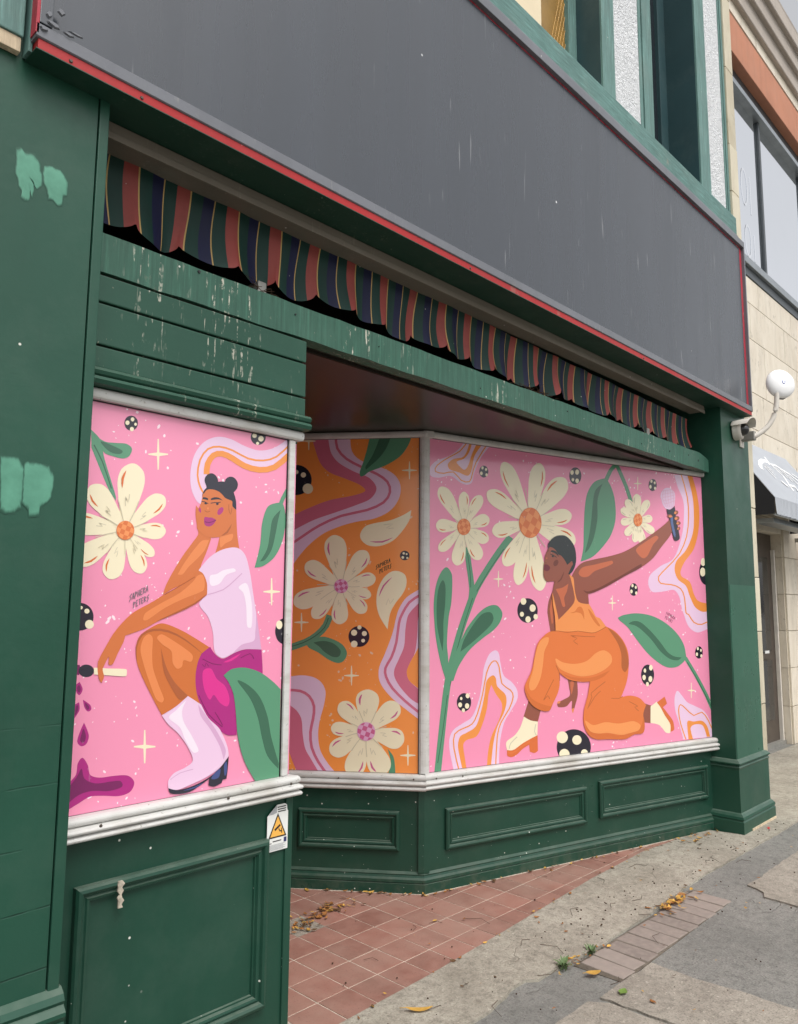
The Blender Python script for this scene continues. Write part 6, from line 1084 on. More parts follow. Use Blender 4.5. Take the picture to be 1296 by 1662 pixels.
for i in range(-6,20):
    for j in range(-2,11):
        x0=2.62+i*PX+.003; x1=2.62+(i+1)*PX-.003; y0=.325+j*PY+.003; y1=.325+(j+1)*PY-.003
        if x0<1.80: continue
        poly=[(x0,y0),(x1,y0),(x1,y1),(x0,y1)]; e0,e1=ye(x0),ye(x1)
        if y1<min(e0,e1): continue
        cl=clip(poly,lambda p:p[1]-(e0+(e1-e0)*(p[0]-x0)/(x1-x0))-.004)
        cx,cy=(x0+x1)/2,(y0+y1)/2
        if cx>3.29: cl=clip(cl,sidep(C0,dP,-.036)) if cl else cl
        else: cl=clip(cl,sidep(C0,dO,-.036)) if cl else cl
        if not cl or len(cl)<3: continue
        if cy>2.3 or (cx-2.54)**2/.012+(cy-.95)**2/.012<1: continue
        z=.0086+rt_.uniform(-.0006,.0006); w=.0008
        if len(cl)==4 and max(abs(cl[k][q]-poly[k][q]) for k in range(4) for q in (0,1))<1e-6:
            if 'm' not in full: full['m']=MB().box(-PX/2+.003,PX/2-.003,-PY/2+.003,PY/2-.003,-.02,0,.0015).mesh('tile')
            link('tile',full['m'],M['tile'],floor,Matrix.Translation((cx,cy,z))@Matrix.Rotation(rt_.uniform(-.003,.003),4,'X')@Matrix.Rotation(rt_.uniform(-.003,.003),4,'Y'))
        else:
            mx=sum(p[0] for p in cl)/len(cl); my=sum(p[1] for p in cl)/len(cl)
            MB().prism([(p[0]-mx,p[1]-my) for p in cl],-.02,0).build('tile',M['tile'],floor,Matrix.Translation((mx,my,z)))
MB().prism(jag([(2.40,.87),(2.66,.84),(2.68,1.03),(2.5,1.1),(2.38,1.05)],.02,.05,9),-.02,.0075).build('cement_patch',M['cement'],floor)
# ============================================================ SHOP BUILDING
shop=thing('shop_building','green painted timber shopfront with pink and orange murals in its windows','building')
FL=frame((0,.12),(1,0)); FO=frame(O0,dO); FP=frame(C0,dP); LO=(C0-O0).length; LP=(R0-C0).length
KM=math.tan(math.radians(19.3))
# piers
pl=MB().box(.2,.909,0,.42,0,3.066).build('pier',M['green_crack'],shop)
MB().box(.9135,.9432,-.004,.42,0,3.064,.003).build('trim_strip',M['green'],pl)
MB().extrude([(-.05,.0),(.03,.0),(.03,.47),(.026,.48),(.036,.495),(.036,.505),(.02,.52),(.026,.53),(.018,.545),(.0,.558),(-.05,.558)],.2,.95).build('plinth_moulding',M['green'],pl,frame((0,-.001),(1,0)))
for i,P in enumerate([
 [(0.689, 2.8), (0.701, 2.807), (0.712, 2.8), (0.738, 2.804), (0.754, 2.789), (0.758, 2.765), (0.764, 2.745), (0.762, 2.722), (0.751, 2.707), (0.743, 2.722), (0.742, 2.699), (0.74, 2.676), (0.733, 2.695), (0.732, 2.669), (0.721, 2.661), (0.711, 2.668), (0.711, 2.686), (0.702, 2.697), (0.699, 2.717), (0.692, 2.728), (0.691, 2.765)] ,
 [(0.765, 2.782), (0.78, 2.79), (0.811, 2.789), (0.824, 2.779), (0.834, 2.761), (0.833, 2.722), (0.825, 2.715), (0.821, 2.687), (0.811, 2.682), (0.796, 2.692), (0.783, 2.69), (0.778, 2.714), (0.768, 2.732), (0.763, 2.76)] ,
 [(0.705, 1.942), (0.751, 1.942), (0.769, 1.916), (0.769, 1.874), (0.768, 1.838), (0.766, 1.81), (0.754, 1.802), (0.751, 1.795), (0.728, 1.793), (0.715, 1.798)] ,
 [(0.768, 1.93), (0.792, 1.937), (0.806, 1.932), (0.833, 1.932), (0.848, 1.905), (0.847, 1.876), (0.842, 1.847), (0.833, 1.831), (0.816, 1.815), (0.814, 1.794), (0.788, 1.788), (0.785, 1.805), (0.769, 1.825), (0.767, 1.874)] ,]):
    P=jag(P,.0012,.008,40+i); n=len(P); cx=sum(a[0] for a in P)/n; cz=sum(a[1] for a in P)/n; V=[];fd=[]
    for s,f in ((1.05,0.),(.93,.45),(.72,1.),(.3,1.)):
        V+= [(cx+(a[0]-cx)*s,-.0006-.0002*i-.0008*f,cz+(a[1]-cz)*s) for a in P]; fd+= [f]*n
    V.append((cx,-.0014-.0002*i,cz)); fd.append(1.)
    me=bpy.data.meshes.new('paint_patch'); me.from_pydata(V,[],[(r*n+k,r*n+(k+1)%n,(r+1)*n+(k+1)%n,(r+1)*n+k) for r in range(3) for k in range(n)]+[(3*n+k,3*n+(k+1)%n,4*n) for k in range(n)])
    me.attributes.new('fade','FLOAT','POINT').data.foreach_set('value',fd); link('paint_patch',me,M['touchup'],pl)
pr=MB().box(5.70,6.249,0,.42,0,3.066).build('pier',M['green'],shop)
tag(pr,'pier beside the stone strip with a stepped plinth')
MB().box(5.715,6.235,-.0025,.002,.50,1.74).build('repainted_area',M['repaint'],pr)
def ringmould(prof,x0,x1,y0,y1,z0,parent,name,mat):   # moulding wrapped round left side and front of a pier: (proud,z)
    b=MB(); rows=[]
    for w,z in prof: rows.append([(x0-w,y1,z),(x0-w,y0-w,z),(x1+w,y0-w,z),(x1+w,y1,z)])
    vs=[p for r in rows for p in r]; fs=[]
    for a in range(len(rows)-1):
        for k in range(3): fs.append((a*4+k,a*4+k+1,a*4+5+k,a*4+4+k))
    b.add(vs,fs); return b.build(name,M[mat],parent)
ringmould([(.0,0),(.024,0),(.024,.44),(.03,.452),(.022,.462),(.034,.474),(.034,.482),(.016,.5),(0,.505)],5.70,6.249,0,.3,0,pr,'plinth','green')
ringmould([(.02,.0),(.05,.0),(.05,.09),(.044,.1),(.05,.108),(.046,.125),(.034,.14),(.02,.15)],5.70,6.249,0,.3,0,pr,'skirting','green')
MB().box(5.80,6.285,-.056,-.045,.012,.026).build('bare_timber_edge',M['timber'],pr)
# wall mass behind and above
MB().box(.2,6.19,0,.6,3.066,4.588).build('wall',M['green_shaded'],shop)
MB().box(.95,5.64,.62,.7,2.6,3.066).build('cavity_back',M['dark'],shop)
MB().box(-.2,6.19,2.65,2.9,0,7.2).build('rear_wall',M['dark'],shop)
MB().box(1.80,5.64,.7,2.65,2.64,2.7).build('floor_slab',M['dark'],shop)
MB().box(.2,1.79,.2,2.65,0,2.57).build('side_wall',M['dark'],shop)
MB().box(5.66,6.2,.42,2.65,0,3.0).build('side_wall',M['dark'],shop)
MB().box(1.791,1.806,.13,2.0,0,.88).build('return_riser',M['green_riser'],shop)
MB().box(1.791,1.803,.14,2.0,.95,2.17).build('return_bounce_panel',simple('pink_bounce_panel',lin(238,150,180),.2,.5,0,.03),shop)  # unseen pink panel added to bounce light onto the orange window
MB().box(1.791,1.812,.14,2.0,.88,.949).build('bounce_panel_sill',M['white'],shop)  # white trim of the added bounce panel
MB().box(1.791,1.806,.14,2.0,2.171,2.585).build('return_head',M['green'],shop)
ed=MB().box(1.815,2.6,2.0,2.05,.01,2.2).build('entrance_door',M['green'],shop)
MB().box(1.93,2.48,1.99,2.001,.5,2.05).build('door_bounce_pane',M['paper'],ed)  # pale pane on the unseen door, added to bounce light in the recess
MB().box(1.815,2.9,2.002,2.06,2.2,2.585).build('door_bounce_board',M['white'],shop)  # white board over the unseen door, added to lighten the recess
# ceiling of the recess
MB().prism([(1.80,.16),(5.63,.16),(5.63,.28),(3.34,.87),(2.0,2.64),(1.80,2.64)],2.588,2.63).build('recess_ceiling',M['ceiling'],shop)
MB().extrude([(0,2.575),(.012,2.575),(.012,2.588),(0,2.588)],1.82,5.6).build('ceiling_bead',M['dark'],shop,frame((0,.215),(1,0)))
# beam
b=MB(); n=60; xs=[.95+(5.69-.95)*k/n for k in range(n+1)]; rr=random.Random(5); vs=[]
for k,x in enumerate(xs):
    e=max(0,(x-5.5)/.19)**2*.035; j=rr.uniform(-.0025,.0025)
    vs+= [(x,.10,2.577+j),(x,.10,2.702-e+rr.uniform(-.002,.002)),(x,.165,2.702-e),(x,.165,2.577)]
fs=[(k*4+i,k*4+(i+1)%4,k*4+4+(i+1)%4,k*4+4+i) for k in range(n) for i in range(4)]+[(0,1,2,3),(n*4+3,n*4+2,n*4+1,n*4)]
beam=b.add(vs,fs).build('beam',M['green_beam'],shop)
for (x,z,r_) in [(2.2,2.65,.003),(2.9,2.62,.003),(3.7,2.66,.004),(4.6,2.62,.004),(5.5,2.64,.008),(5.02,2.635,.006),(5.33,2.655,.005),(1.33,2.69,.006),(1.75,2.66,.004)]:
    MB().lathe([(0,0),(r_,0),(r_*.8,.003)],10,Matrix.Translation((x,.0995,z))@Matrix.Rotation(math.pi/2,4,'X')).build('nail_hole',M['black'],beam)
# cladding boards above the small window
for z0,z1 in ((2.483,2.567),(2.347,2.476),(2.272,2.340)):
    MB().box(.95,1.808,.098,.2,z0,z1,.004).build('cladding_board',M['green_board'],shop)
MB().box(.95,1.80,.115,.2,2.2,2.577).build('cladding_backing',M['dark'],shop)
MB().extrude([(-.05,2.212),(.01,2.212),(.03,2.216),(.036,2.228),(.03,2.238),(.022,2.241),(.03,2.246),(.034,2.256),(.026,2.266),(.012,2.271),(-.05,2.271)],.95,1.815).build('head_moulding',M['green_board'],shop,frame((0,.1),(1,0)))
# ---- windows
def bead(ws,z0,z1,back=-.02,base=.0):     # stack of half-round beads, outward profile
    P=[(back,z0)]
    hts=sum(h for h,_ in ws); z=z0
    for h,p in ws:
        hh=(z1-z0)*h/hts
        for k in range(7):
            t=math.pi*k/6; P.append((base+p*(.74+.26*math.sin(t)**.7 if 0<k<6 else .66),z+hh*(.03+.94*k/6)))
        z+=hh
    P.append((back,z1)); return P
SILL=[(1,.046),(1,.05),(1.3,.038)]
def window(Mx,u0,u1,z0,z1,k0,k1,head_h,sill_h,name):
    w=MB().extrude(bead(SILL,z0-sill_h,z0+.004,-.03,.004),u0,u1,k0,k1).build(name,M['white'],shop,Mx,True) if False else None
    root=MB().box(u0+.01,u1-.01,.006,.014,z0-.01,z1+.01).build(name,M['glass_dark'],shop,Mx)
    MB().extrude(bead(SILL,z0-sill_h,z0+.004,-.03,.004),u0,u1,k0,k1).build('sill',M['white'],root,Mx)
    MB().extrude(bead([(1,.02)],z1-.002,z1+head_h,-.03,.006),u0,u1,k0,k1).build('head',M['white'],root,Mx)
    return root
wl=window(FL,.96,1.795,.951,2.176,0,.35,.034,.066,'display_window')
MB().box(1.7465,1.774,-.014,.06,.955,2.174,.006).build('mullion',M['white'],wl,FL)
wo_=window(FO,-.045,LO,.632,2.548,0,KM,.036,.084,'display_window')
MB().box(-.045,-.0125,-.014,.04,.636,2.546,.005).build('mullion',M['white'],wo_,FO)
MB().box(-.7,-.046,-.01,.06,.0,2.586).build('side_panel',M['green'],shop,FO)
wp=window(FP,0,LP+.01,.636,2.549,KM,0,.036,.084,'display_window')
for Mx,par,(a0,a1,b0,b1) in ((FL,wl,(.953,1.746,.952,2.1745)),(FO,wo_,(-.012,LO-.030,.634,2.5475)),(FP,wp,(.030,2.508,.638,2.5485))):
    MB().ring(a0,a1,b0,b1,[(-.001,0),(-.001,.0045),(.0028,.0045),(.0028,.0)]).build('shadow_gap_strip',M['black'],par,Mx)  # black strip drawn in for the shadow gap round each pane
# corner post
d2=(dO+dP).normalized(); FC=frame(C0,d2)
MB().extrude([(-.02,0),(.012,0),(.012,1),(-.02,1)],-.001,.001) if False else None
pp=[(-.028,.012),(-.030,-.004),(-.022,-.014),(-.008,-.019),(.008,-.019),(.022,-.014),(.030,-.004),(.028,.012)]
MB().prism(pp,.64,2.546).build('corner_post',M['white'],wp,FC)
MB().box(-.012,.05,-.022,.02,2.544,2.585,.004).build('corner_cap',M['white'],wp,FC)
MB().box(2.509,2.528,-.012,.02,.64,2.55).build('edge_channel',M['metal_dark'],wp,FP)
for Mx,par,L in ((FL,wl,[(1.76,2.19),(1.76,.935),(1.07,.925),(1.5,.93)]),(FO,wo_,[(.72,.615),(.72,2.567),(.3,.61)]),(FP,wp,[(.05,.615),(.05,2.567),(.23,.61),(1.3,.612)])):
    for x,z in L:
        MB().lathe([(0,0),(.005,0),(.004,.003),(.0,.004)],10,Matrix.Translation((x,-.05 if z<1 else -.02,z))@Matrix.Rotation(math.pi/2,4,'X')).build('screw',M['bronze'],par,Mx)
# ---- stall risers
MP=[(0,0),(0,.016),(.006,.022),(.014,.024),(.021,.02),(.025,.012),(.03,.012),(.034,.016),(.041,.014),(.045,.006),(.05,.006),(.052,0)]
rl=MB().box(.93,1.802,.0,.1,0,.887).build('stall_riser',M['green_riser'],shop,frame((0,.118),(1,0)))
FR=frame((0,.118),(1,0))
MB().ring(1.022,1.694,.215,.756,[(i,h*1.25) for i,h in MP]).build('panel_moulding',M['green_riser'],rl,FR)
MB().box(1.772,1.8025,-.008,.1,0,.886,.003).build('corner_bead',M['green_riser'],rl,FR)
rc=random.Random(8)
MB().prism([(1.150+rc.uniform(-.005,.005)+(.007 if k<9 else -.006),.752-.085*((k if k<9 else 17-k)/9)) for k in range(18)],0,.006).build('peeling_scab',M['lichen'],rl,Matrix(((1,0,0,0),(0,0,-1,.118-.026),(0,1,0,0),(0,0,0,1))))
SK=[(-.02,.0),(.02,.0),(.02,.055),(.016,.058),(.022,.064),(.022,.078),(.014,.088),(.010,.098),(.012,.104),(.0,.116),(-.02,.116)]
ro=MB().box(-.0455,LO+.001,.0,.05,0,.551).build('stall_riser',M['green_riser'],shop,FO)
MB().ring(.068,.638,.224,.433,MP).build('panel_moulding',M['green_riser'],ro,FO)
MB().extrude(SK,-.0455,LO,0,KM).build('skirting',M['green_riser'],ro,FO)
rp=MB().box(-.001,LP-.04,.0,.05,0,.551).build('stall_riser',M['green_riser'],shop,FP)
MB().ring(.14,1.225,.213,.435,MP).build('panel_moulding',M['green_riser'],rp,FP)
MB().ring(1.338,2.415,.226,.453,MP).build('panel_moulding',M['green_riser'],rp,FP)
MB().extrude(SK,0,LP-.06,KM,0).build('skirting',M['green_riser'],rp,FP)
MB().prism([(-.03,.014),(-.032,-.005),(0,-.011),(.032,-.005),(.03,.014)],.112,.55).build('corner_bead',M['green_riser'],rp,FC)
# ---- upper storey
us=MB().box(2.2,6.185,-.02,.3,4.59,4.745,.006).build('upper_sill',M['green_wood'],shop)
MB().box(2.2,6.185,-.028,.02,4.503,4.589,.004).build('sill_flashing',M['sign_frame'],us)
for x0,x1 in ((4.245,4.615),(5.795,6.125)): MB().box(x0,x1,.035,.3,4.745,7.2).build('roughcast_panel',M['rough'],shop)
for x0,x1,y0 in ((4.082,4.244,.022),(4.66,4.80,.022),(4.616,4.655,.03),(5.602,5.794,.022),(6.126,6.15,.028),(6.152,6.188,.02)): MB().box(x0,x1,y0,.3,4.745,7.2,.003).build('upright_trim',M['green_woodv'],shop)
def upper_window(x0,x1,yb,fr,glass):
    w=MB().box(x0,x1,yb+.03,yb+.04,4.72,7.2).build('upper_window',M[glass],shop)
    MB().box(x1-fr,x1-.001,yb,yb+.06,4.74,7.2,.004).build('sash_frame',M['green_woodv' if fr<.11 else 'green_dark'],w)
    MB().box(x0,x0+fr,yb,yb+.06,4.74,7.2,.004).build('sash_frame',M['green_woodv'],w)
    MB().box(x0,x1,yb-.002,yb+.055,4.74,4.8,.004).build('sash_frame',M['green_woodv'],w)
    MB().box(x1-.0005,x1+.012,.036,yb+.1,4.746,7.2).build('reveal',M['green_dark'],w)
    return w
w1=upper_window(3.0,4.08,.2,.1,'mesh')
MB().box(3.02,3.70,.225,.229,4.8,7.2).build('blind',M['blind'],w1)
for k in range(9):
    x=3.72+k*.03; MB().tube([(x,.226,4.8),(x+.25,.226,5.6)],.0012,4).build('wire',M['yellow'],w1)
w2=upper_window(4.80,5.60,.265,.13,'glass_dark')
MB().box(4.82,5.3,.28,.284,4.8,7.2).build('shutter_board',M['green_dark'],w2)
# ============================================================ MURALS (printed vinyl)
INK=dict(pink=(238,146,178),orangebg=(246,150,74),blue=(70,82,132),blue2=(88,104,150),blush=(176,58,124),bootl=(232,196,222),brown=(146,84,68),brownd=(112,60,50),brownl=(196,106,74),cream=(240,228,196),creamd=(206,198,172),dgreen=(62,104,82),dgreen2=(52,72,44),dmag=(120,36,92),dorange=(214,110,58),green=(90,146,114),grey=(128,112,122),hotpink=(218,52,142),ink=(40,36,48),ink2=(48,46,58),ink3=(44,50,52),lilac=(230,196,222),lilacd=(212,166,200),lilacw=(240,224,236),lips=(170,56,122),lipsd=(122,34,92),lorange=(236,148,88),magenta=(172,42,124),nail=(226,138,86),orange=(220,116,62),orange2=(234,146,72),pinkd=(212,112,138),pinkd2=(222,160,188),pline=(208,198,172),rose=(206,104,146),rosel=(226,170,204),skin=(208,116,66),skind=(204,112,58),skinl=(228,136,82),skins=(172,94,56),tank=(234,146,84),tankd=(214,120,64),trous=(222,120,64),trousd=(208,110,56),trousl=(236,150,88),trouss=(176,96,52),wine=(112,46,56),wine2=(150,88,112),fleck=(250,224,232),fleck2=(236,196,164))
INK={k:lin(*v) for k,v in INK.items()}
PANE={'L':(FL,.953,1.746,.952,2.1745,'pink'),'O':(FO,-.012,LO-.030,.634,2.5475,'orangebg'),'P':(FP,.030,2.508,.638,2.5485,'pink')}
MUR={'L':thing('window_mural','pink vinyl mural of a crouching woman in white boots on the small window','mural',(1.35,.12,.95)),
     'O':thing('window_mural','orange vinyl mural of two pale daisies on the narrow angled window','mural',(3.0,1.2,.63)),
     'P':thing('window_mural','wide pink vinyl mural of a kneeling singer holding up a microphone','mural',(4.4,.5,.63))}
def spline(pts,n=5):
    m=len(pts); out=[]
    for i in range(m):
        p0,p1,p2,p3=pts[i-1],pts[i],pts[(i+1)%m],pts[(i+2)%m]
        t1=(0,0) if p1[2] else ((p2[0]-p0[0])/2,(p2[1]-p0[1])/2); t2=(0,0) if p2[2] else ((p3[0]-p1[0])/2,(p3[1]-p1[1])/2)
        L=math.hypot(p2[0]-p1[0],p2[1]-p1[1])
        def lim(t):
            l=math.hypot(*t); return t if l<=L or l==0 else (t[0]*L/l,t[1]*L/l)
        t1,t2=lim(t1),lim(t2); nn=n if L>.02 else 3
        for k in range(nn):
            s=k/nn; a=2*s**3-3*s*s+1; b=s**3-2*s*s+s; c=-2*s**3+3*s*s; d=s**3-s*s
            out.append((a*p1[0]+b*t1[0]+c*p2[0]+d*t2[0],a*p1[1]+b*t1[1]+c*p2[1]+d*t2[1]))
    return out
shapes={'L':[],'O':[],'P':[]}
def flecks(mk,n,seed):
    Mx,u0,u1,v0,v1,_=PANE[mk]; r=random.Random(seed); u0=max(u0,-.1); cs=[(r.uniform(u0,u1),r.uniform(v0,v1)) for _ in range(n//9)]
    for k in range(n):
        if r.random()<.55: c=r.choice(cs); x,y=r.gauss(c[0],.035),r.gauss(c[1],.04)
        else: x,y=r.uniform(u0,u1),r.uniform(v0,v1)
        s=r.choice([.0012,.0014,.0018,.0022,.003,.0042])*(1.5 if mk!='L' else 1.1); a=r.uniform(0,3.1); e=r.uniform(1,2.1)
        shapes[mk].append(('paint_flecks','fleck' if mk!='O' else 'fleck2',[(x+s*(math.cos(a)*math.cos(t)*e-math.sin(a)*math.sin(t)),y+s*(math.sin(a)*math.cos(t)*e+math.cos(a)*math.sin(t))) for t in [k2*math.pi/3+.3*math.sin(k2*5+k) for k2 in range(6)]]))
flecks('L',260,1); flecks('O',150,2); flecks('P',460,3)
for mk,gp,colr,sm,txt in PRINT:
    pts=[]
    for w in txt.split():
        q=w.split(','); pts.append((int(q[0])/4000,int(q[1])/4000,len(q)>2))
    shapes[mk].append((gp,colr,spline(pts) if sm else [(a,b_) for a,b_,_ in pts]))
for mk,L in shapes.items():
    Mx,u0,u1,v0,v1,bgc=PANE[mk]; root=MUR[mk]; boxes=[]; groups={}; clus=[]; cid=[0]
    groups['vinyl_sheet']=([(u0,0.,v0),(u1,0.,v0),(u1,0.,v1),(u0,0.,v1)],[(0,1,2,3)],[INK[bgc]])
    for gp,colr,poly in L:
        for f in (lambda p:p[0]-u0-.0005,lambda p:u1-.0005-p[0],lambda p:p[1]-v0-.0005,lambda p:v1-.0005-p[1]):
            poly=clip(poly,f)
            if len(poly)<3: break
        if len(poly)<3: continue
        bb=(min(p[0] for p in poly),max(p[0] for p in poly),min(p[1] for p in poly),max(p[1] for p in poly))
        lev=1+max([b_[4] for b_ in boxes if b_[0]<bb[1] and b_[1]>bb[0] and b_[2]<bb[3] and b_[3]>bb[2]],default=0)
        if gp=='paint_flecks': lev=1
        boxes.append(bb+(lev,))
        cid[0]+=1; key=gp
        if gp not in('paint_flecks','lettering','printed_figure'):
            hit=[c for c in clus if c[0]==gp and any(b_[0]<bb[1]+.002 and b_[1]>bb[0]-.002 and b_[2]<bb[3]+.002 and b_[3]>bb[2]-.002 for b_ in c[2])]
            if hit: c=hit[0]
            else: c=(gp,gp+'#%d'%cid[0],[]); clus.append(c)
            c[2].append(bb); key=c[1]
        V,Fc,Cc=groups.setdefault(key,([],[],[])); n0=len(V); y=-.00016*lev
        V+= [(p[0],y,p[1]) for p in poly]
        for t in tessellate_polygon([[Vector((p[0],p[1],0)) for p in poly]]):
            a,b_,c_=[poly[i] for i in t]; ar=(b_[0]-a[0])*(c_[1]-a[1])-(c_[0]-a[0])*(b_[1]-a[1])
            if abs(ar)<1e-12: continue
            if ar<0: t=t[::-1]
            Fc.append(tuple(n0+i for i in t)); Cc.append(INK[colr])
    for gp,(V,Fc,Cc) in groups.items():
        gp=gp.split('#')[0]; me=bpy.data.meshes.new(gp); me.from_pydata(V,[],Fc); at=me.attributes.new('ink','FLOAT_COLOR','CORNER'); k=0; flat=[]
        for f,c in zip(Fc,Cc):
            for _ in f: flat+= list(c)
        at.data.foreach_set('color',flat); me.update()
        o=link(gp,me,M['vinyl'],root,Mx)
        if gp in('paint_flecks',): o['kind']='stuff'
# ============================================================ SIGN, AWNING CASSETTE
sg=thing('fascia_sign','long blank dark grey sign box with red lower edge above the shop windows','sign',(.69,0,3.066))
ys=-.084
MB().box(.735,6.088,-.062,-.002,3.138,4.436).build('face_panel',M['sign'],sg)
MB().box(.705,6.14,-.030,-.003,3.068,3.135).build('back_tray',M['dark'],sg)
MB().extrude([(-.05,0),(.0,0),(.004,.003),(.004,.039),(.0,.042),(-.05,.042)],.692,6.148).build('bottom_lip',M['sign_frame'],sg,Matrix.Translation((0,ys+.004,3.0975)))
b_=MB().box(.700,6.140,ys+.006,-.002,3.066,3.0965).build('red_edge',M['red'],sg)
MB().box(.694,6.146,-.0818,-.0005,3.0625,3.0655).build('underside',M['green_shaded'],sg)
MB().box(.69,6.15,ys,-.002,4.449,4.50,.003).build('top_lip',M['sign_frame'],sg)
MB().box(.74,6.118,-.06,-.036,4.4365,4.4485).build('lip_lining',M['red_worn'],sg)
MB().box(6.132,6.15,ys,-.002,3.098,4.4485,.003).build('end_lip',M['sign_frame'],sg)
MB().box(6.0885,6.1315,-.0605,-.036,3.142,4.436).build('lip_lining',M['red_worn'],sg)
MB().box(.698,.733,ys-.0005,-.036,3.142,4.4485,.002).build('end_lip',M['sign'],sg)
MB().box(.689,.6975,ys,-.046,3.108,4.4485).build('end_cheek',M['red_worn'],sg)
MB().box(.687,.6965,-.0455,-.002,3.07,4.4485).build('end_board',M['green_woodv'],sg)
rr=random.Random(4)
for (x,z,w,h) in [(.735,3.152,.05,.02),(.775,3.146,.04,.012),(.72,3.175,.02,.03),(.752,3.2,.025,.03),(.80,3.158,.06,.007),(.71,3.125,.03,.02)]:
    pt=[(w*.5*math.cos(t)*rr.uniform(.5,1),h*.5*math.sin(t)*rr.uniform(.5,1)) for t in [k*.7 for k in range(9)]]
    MB().prism(pt,0,.006,.3).build('torn_skin',M['sign_frame'],sg,Matrix(((1,0,0,x),(0,0,-1,ys-.0006),(0,1,0,z),(0,0,0,1))))
for x in (.79,1.005,2.6,4.3): MB().lathe([(0,0),(.006,0),(.004,.003)],8,Matrix.Translation((x,ys+.0055,3.078))@Matrix.Rotation(math.pi/2,4,'X')).build('bolt',M['bronze'],sg)
aw=thing('striped_awning','rolled striped canvas awning with scalloped valance hanging under the sign','awning',(1,.2,2.7))
MB().box(.95,5.60,.078,.19,3.022,3.064,.004).build('cassette',M['housing'],aw)
MB().box(.95,5.60,.074,.082,3.006,3.03,.002).build('cassette_lip',M['housing'],aw)
MB().tube([(.96,.26,3.0),(5.58,.26,2.96)],.035,14).build('roller_tube',M['cam_grey'],aw)
nx,nz=900,14; X0,X1=.95,5.53; V=[];UVc=[];rv=random.Random(12); ph=[rv.uniform(0,6.28) for _ in range(8)]
for i in range(nx+1):
    x=X0+(X1-X0)*i/nx; cyc=((x-.12)/.2005)%1.0     # cusp at the gold line right of each red stripe
    arc=math.sin(math.pi*cyc**(1+.25*math.sin(int((x-.12)/.2005)*2.3)))**(.36+.08*math.sin(int((x-.12)/.2005)*1.7))
    zt=3.028-max(0,(x-2.6))*.020; zb=2.822-(.046+.012*math.sin(int((x-.12)/.2005)*4.1))*arc-max(0,(x-2.6))*.012+.006*math.sin(x*7)+.005*math.sin(x*3.1+1)
    fold=.013*math.sin(x*19+ph[0]+1.5*math.sin(x*3.3))*(1+.6*math.sin(x*2.1))+.007*math.sin(x*37+ph[1]+2*math.sin(x*2))+.006*math.sin(x*9+ph[2])
    for j in range(nz+1):
        t=j/nz; z=zt+(zb-zt)*t; y=.185+.02*math.sin(t*2.4)+fold*(.25+1.1*t)-.01*t
        sk=.013*math.sin(x*11+ph[3]+t*2.2+math.sin(x*4))*t+.004*math.sin(x*29+t*4)*t+ (.05*max(0,(x-4.9)/.6)*t)
        V.append((x+sk,y,z)); UVc.append((x,0,z))
Fv=[(i*(nz+1)+j,(i+1)*(nz+1)+j,(i+1)*(nz+1)+j+1,i*(nz+1)+j+1) for i in range(nx) for j in range(nz)]
me=bpy.data.meshes.new('valance'); me.from_pydata(V,[],Fv); at=me.attributes.new('cloth','FLOAT_VECTOR','POINT'); at.data.foreach_set('vector',[c for q in UVc for c in q])
for p_ in me.polygons: p_.use_smooth=True
link('valance',me,M['valance'],aw)
for x in (1.66,4.9): MB().box(x-.02,x+.02,.19,.3,2.70,2.79,.006).build('arm_bracket',M['cam_grey'],aw)
tw=MB(); rr=random.Random(21)
for k in range(160):
    c=rr.choice([3.33,3.4,3.45,3.5,1.62]); p0=Vector((rr.gauss(c,.05),rr.uniform(.105,.2),2.704+rr.uniform(0,.02))); d=Vector((rr.uniform(-1,1),rr.uniform(-.6,.6),rr.uniform(-.1,.35))).normalized()*rr.uniform(.02,.07)
    tw.tube([p0,p0+d*.5+Vector((0,0,.004)),p0+d],.0012,4)
tag(tw.build('nest_debris',M['twig']),'twigs and nest debris lying on the beam',kind='stuff')
# ============================================================ FITTINGS
cc=thing('security_camera','white dome security camera with visor fixed to the green pier','camera',(5.965,0,2.93))
Rm=Matrix.Translation((5.955,0,2.925))@Matrix.Rotation(math.pi/2,4,'X')@Matrix.Rotation(.12,4,'Y')
MB().lathe([(0,0),(.07,0),(.076,.006),(.076,.045),(.07,.06),(.055,.064)],36,Rm).build('base',M['cam_white'],cc,None,False)
Dm=Matrix.Translation((5.955,-.062,2.925))@Matrix.Rotation(math.pi/2,4,'X')
MB().lathe([(.05,-.004),(.049,.012),(.044,.028),(.034,.041),(.02,.049),(.004,.052)],24,Dm).build('dome',M['dome'],cc,None,True)
vs=[];fs=[];nn=20
for i in range(nn+1):
    t=math.radians(12+156*i/nn)
    for w,y in ((.079,-.01),(.084,-.125),(.087,-.125),(.082,-.01)): vs.append((5.955+w*math.cos(t)*1.08,y-.03*math.sin(t)*(1 if y<-.1 else 0),2.935+w*math.sin(t)*.8))
for i in range(nn):
    for k in range(4): fs.append((i*4+k,i*4+(k+1)%4,i*4+4+(k+1)%4,i*4+4+k))
fs+= [(0,1,2,3),(nn*4+3,nn*4+2,nn*4+1,nn*4)]
MB().add(vs,fs).build('visor',M['cam_white'],cc)
an=thing('wireless_antenna','round white wireless antenna on a curved grey arm beside the sign','antenna',(6.09,0,2.85))
MB().box(6.055,6.13,-.012,-.0005,2.815,2.895,.003).build('wall_plate',M['cam_white'],an)
MB().box(6.068,6.118,-.11,-.012,2.86,2.93,.006).build('bracket',M['cam_grey'],an)
ctl=[Vector(a) for a in ((6.085,-.09,2.88),(6.15,-.165,2.93),(6.205,-.235,3.0),(6.212,-.245,3.12),(6.216,-.247,3.27))]
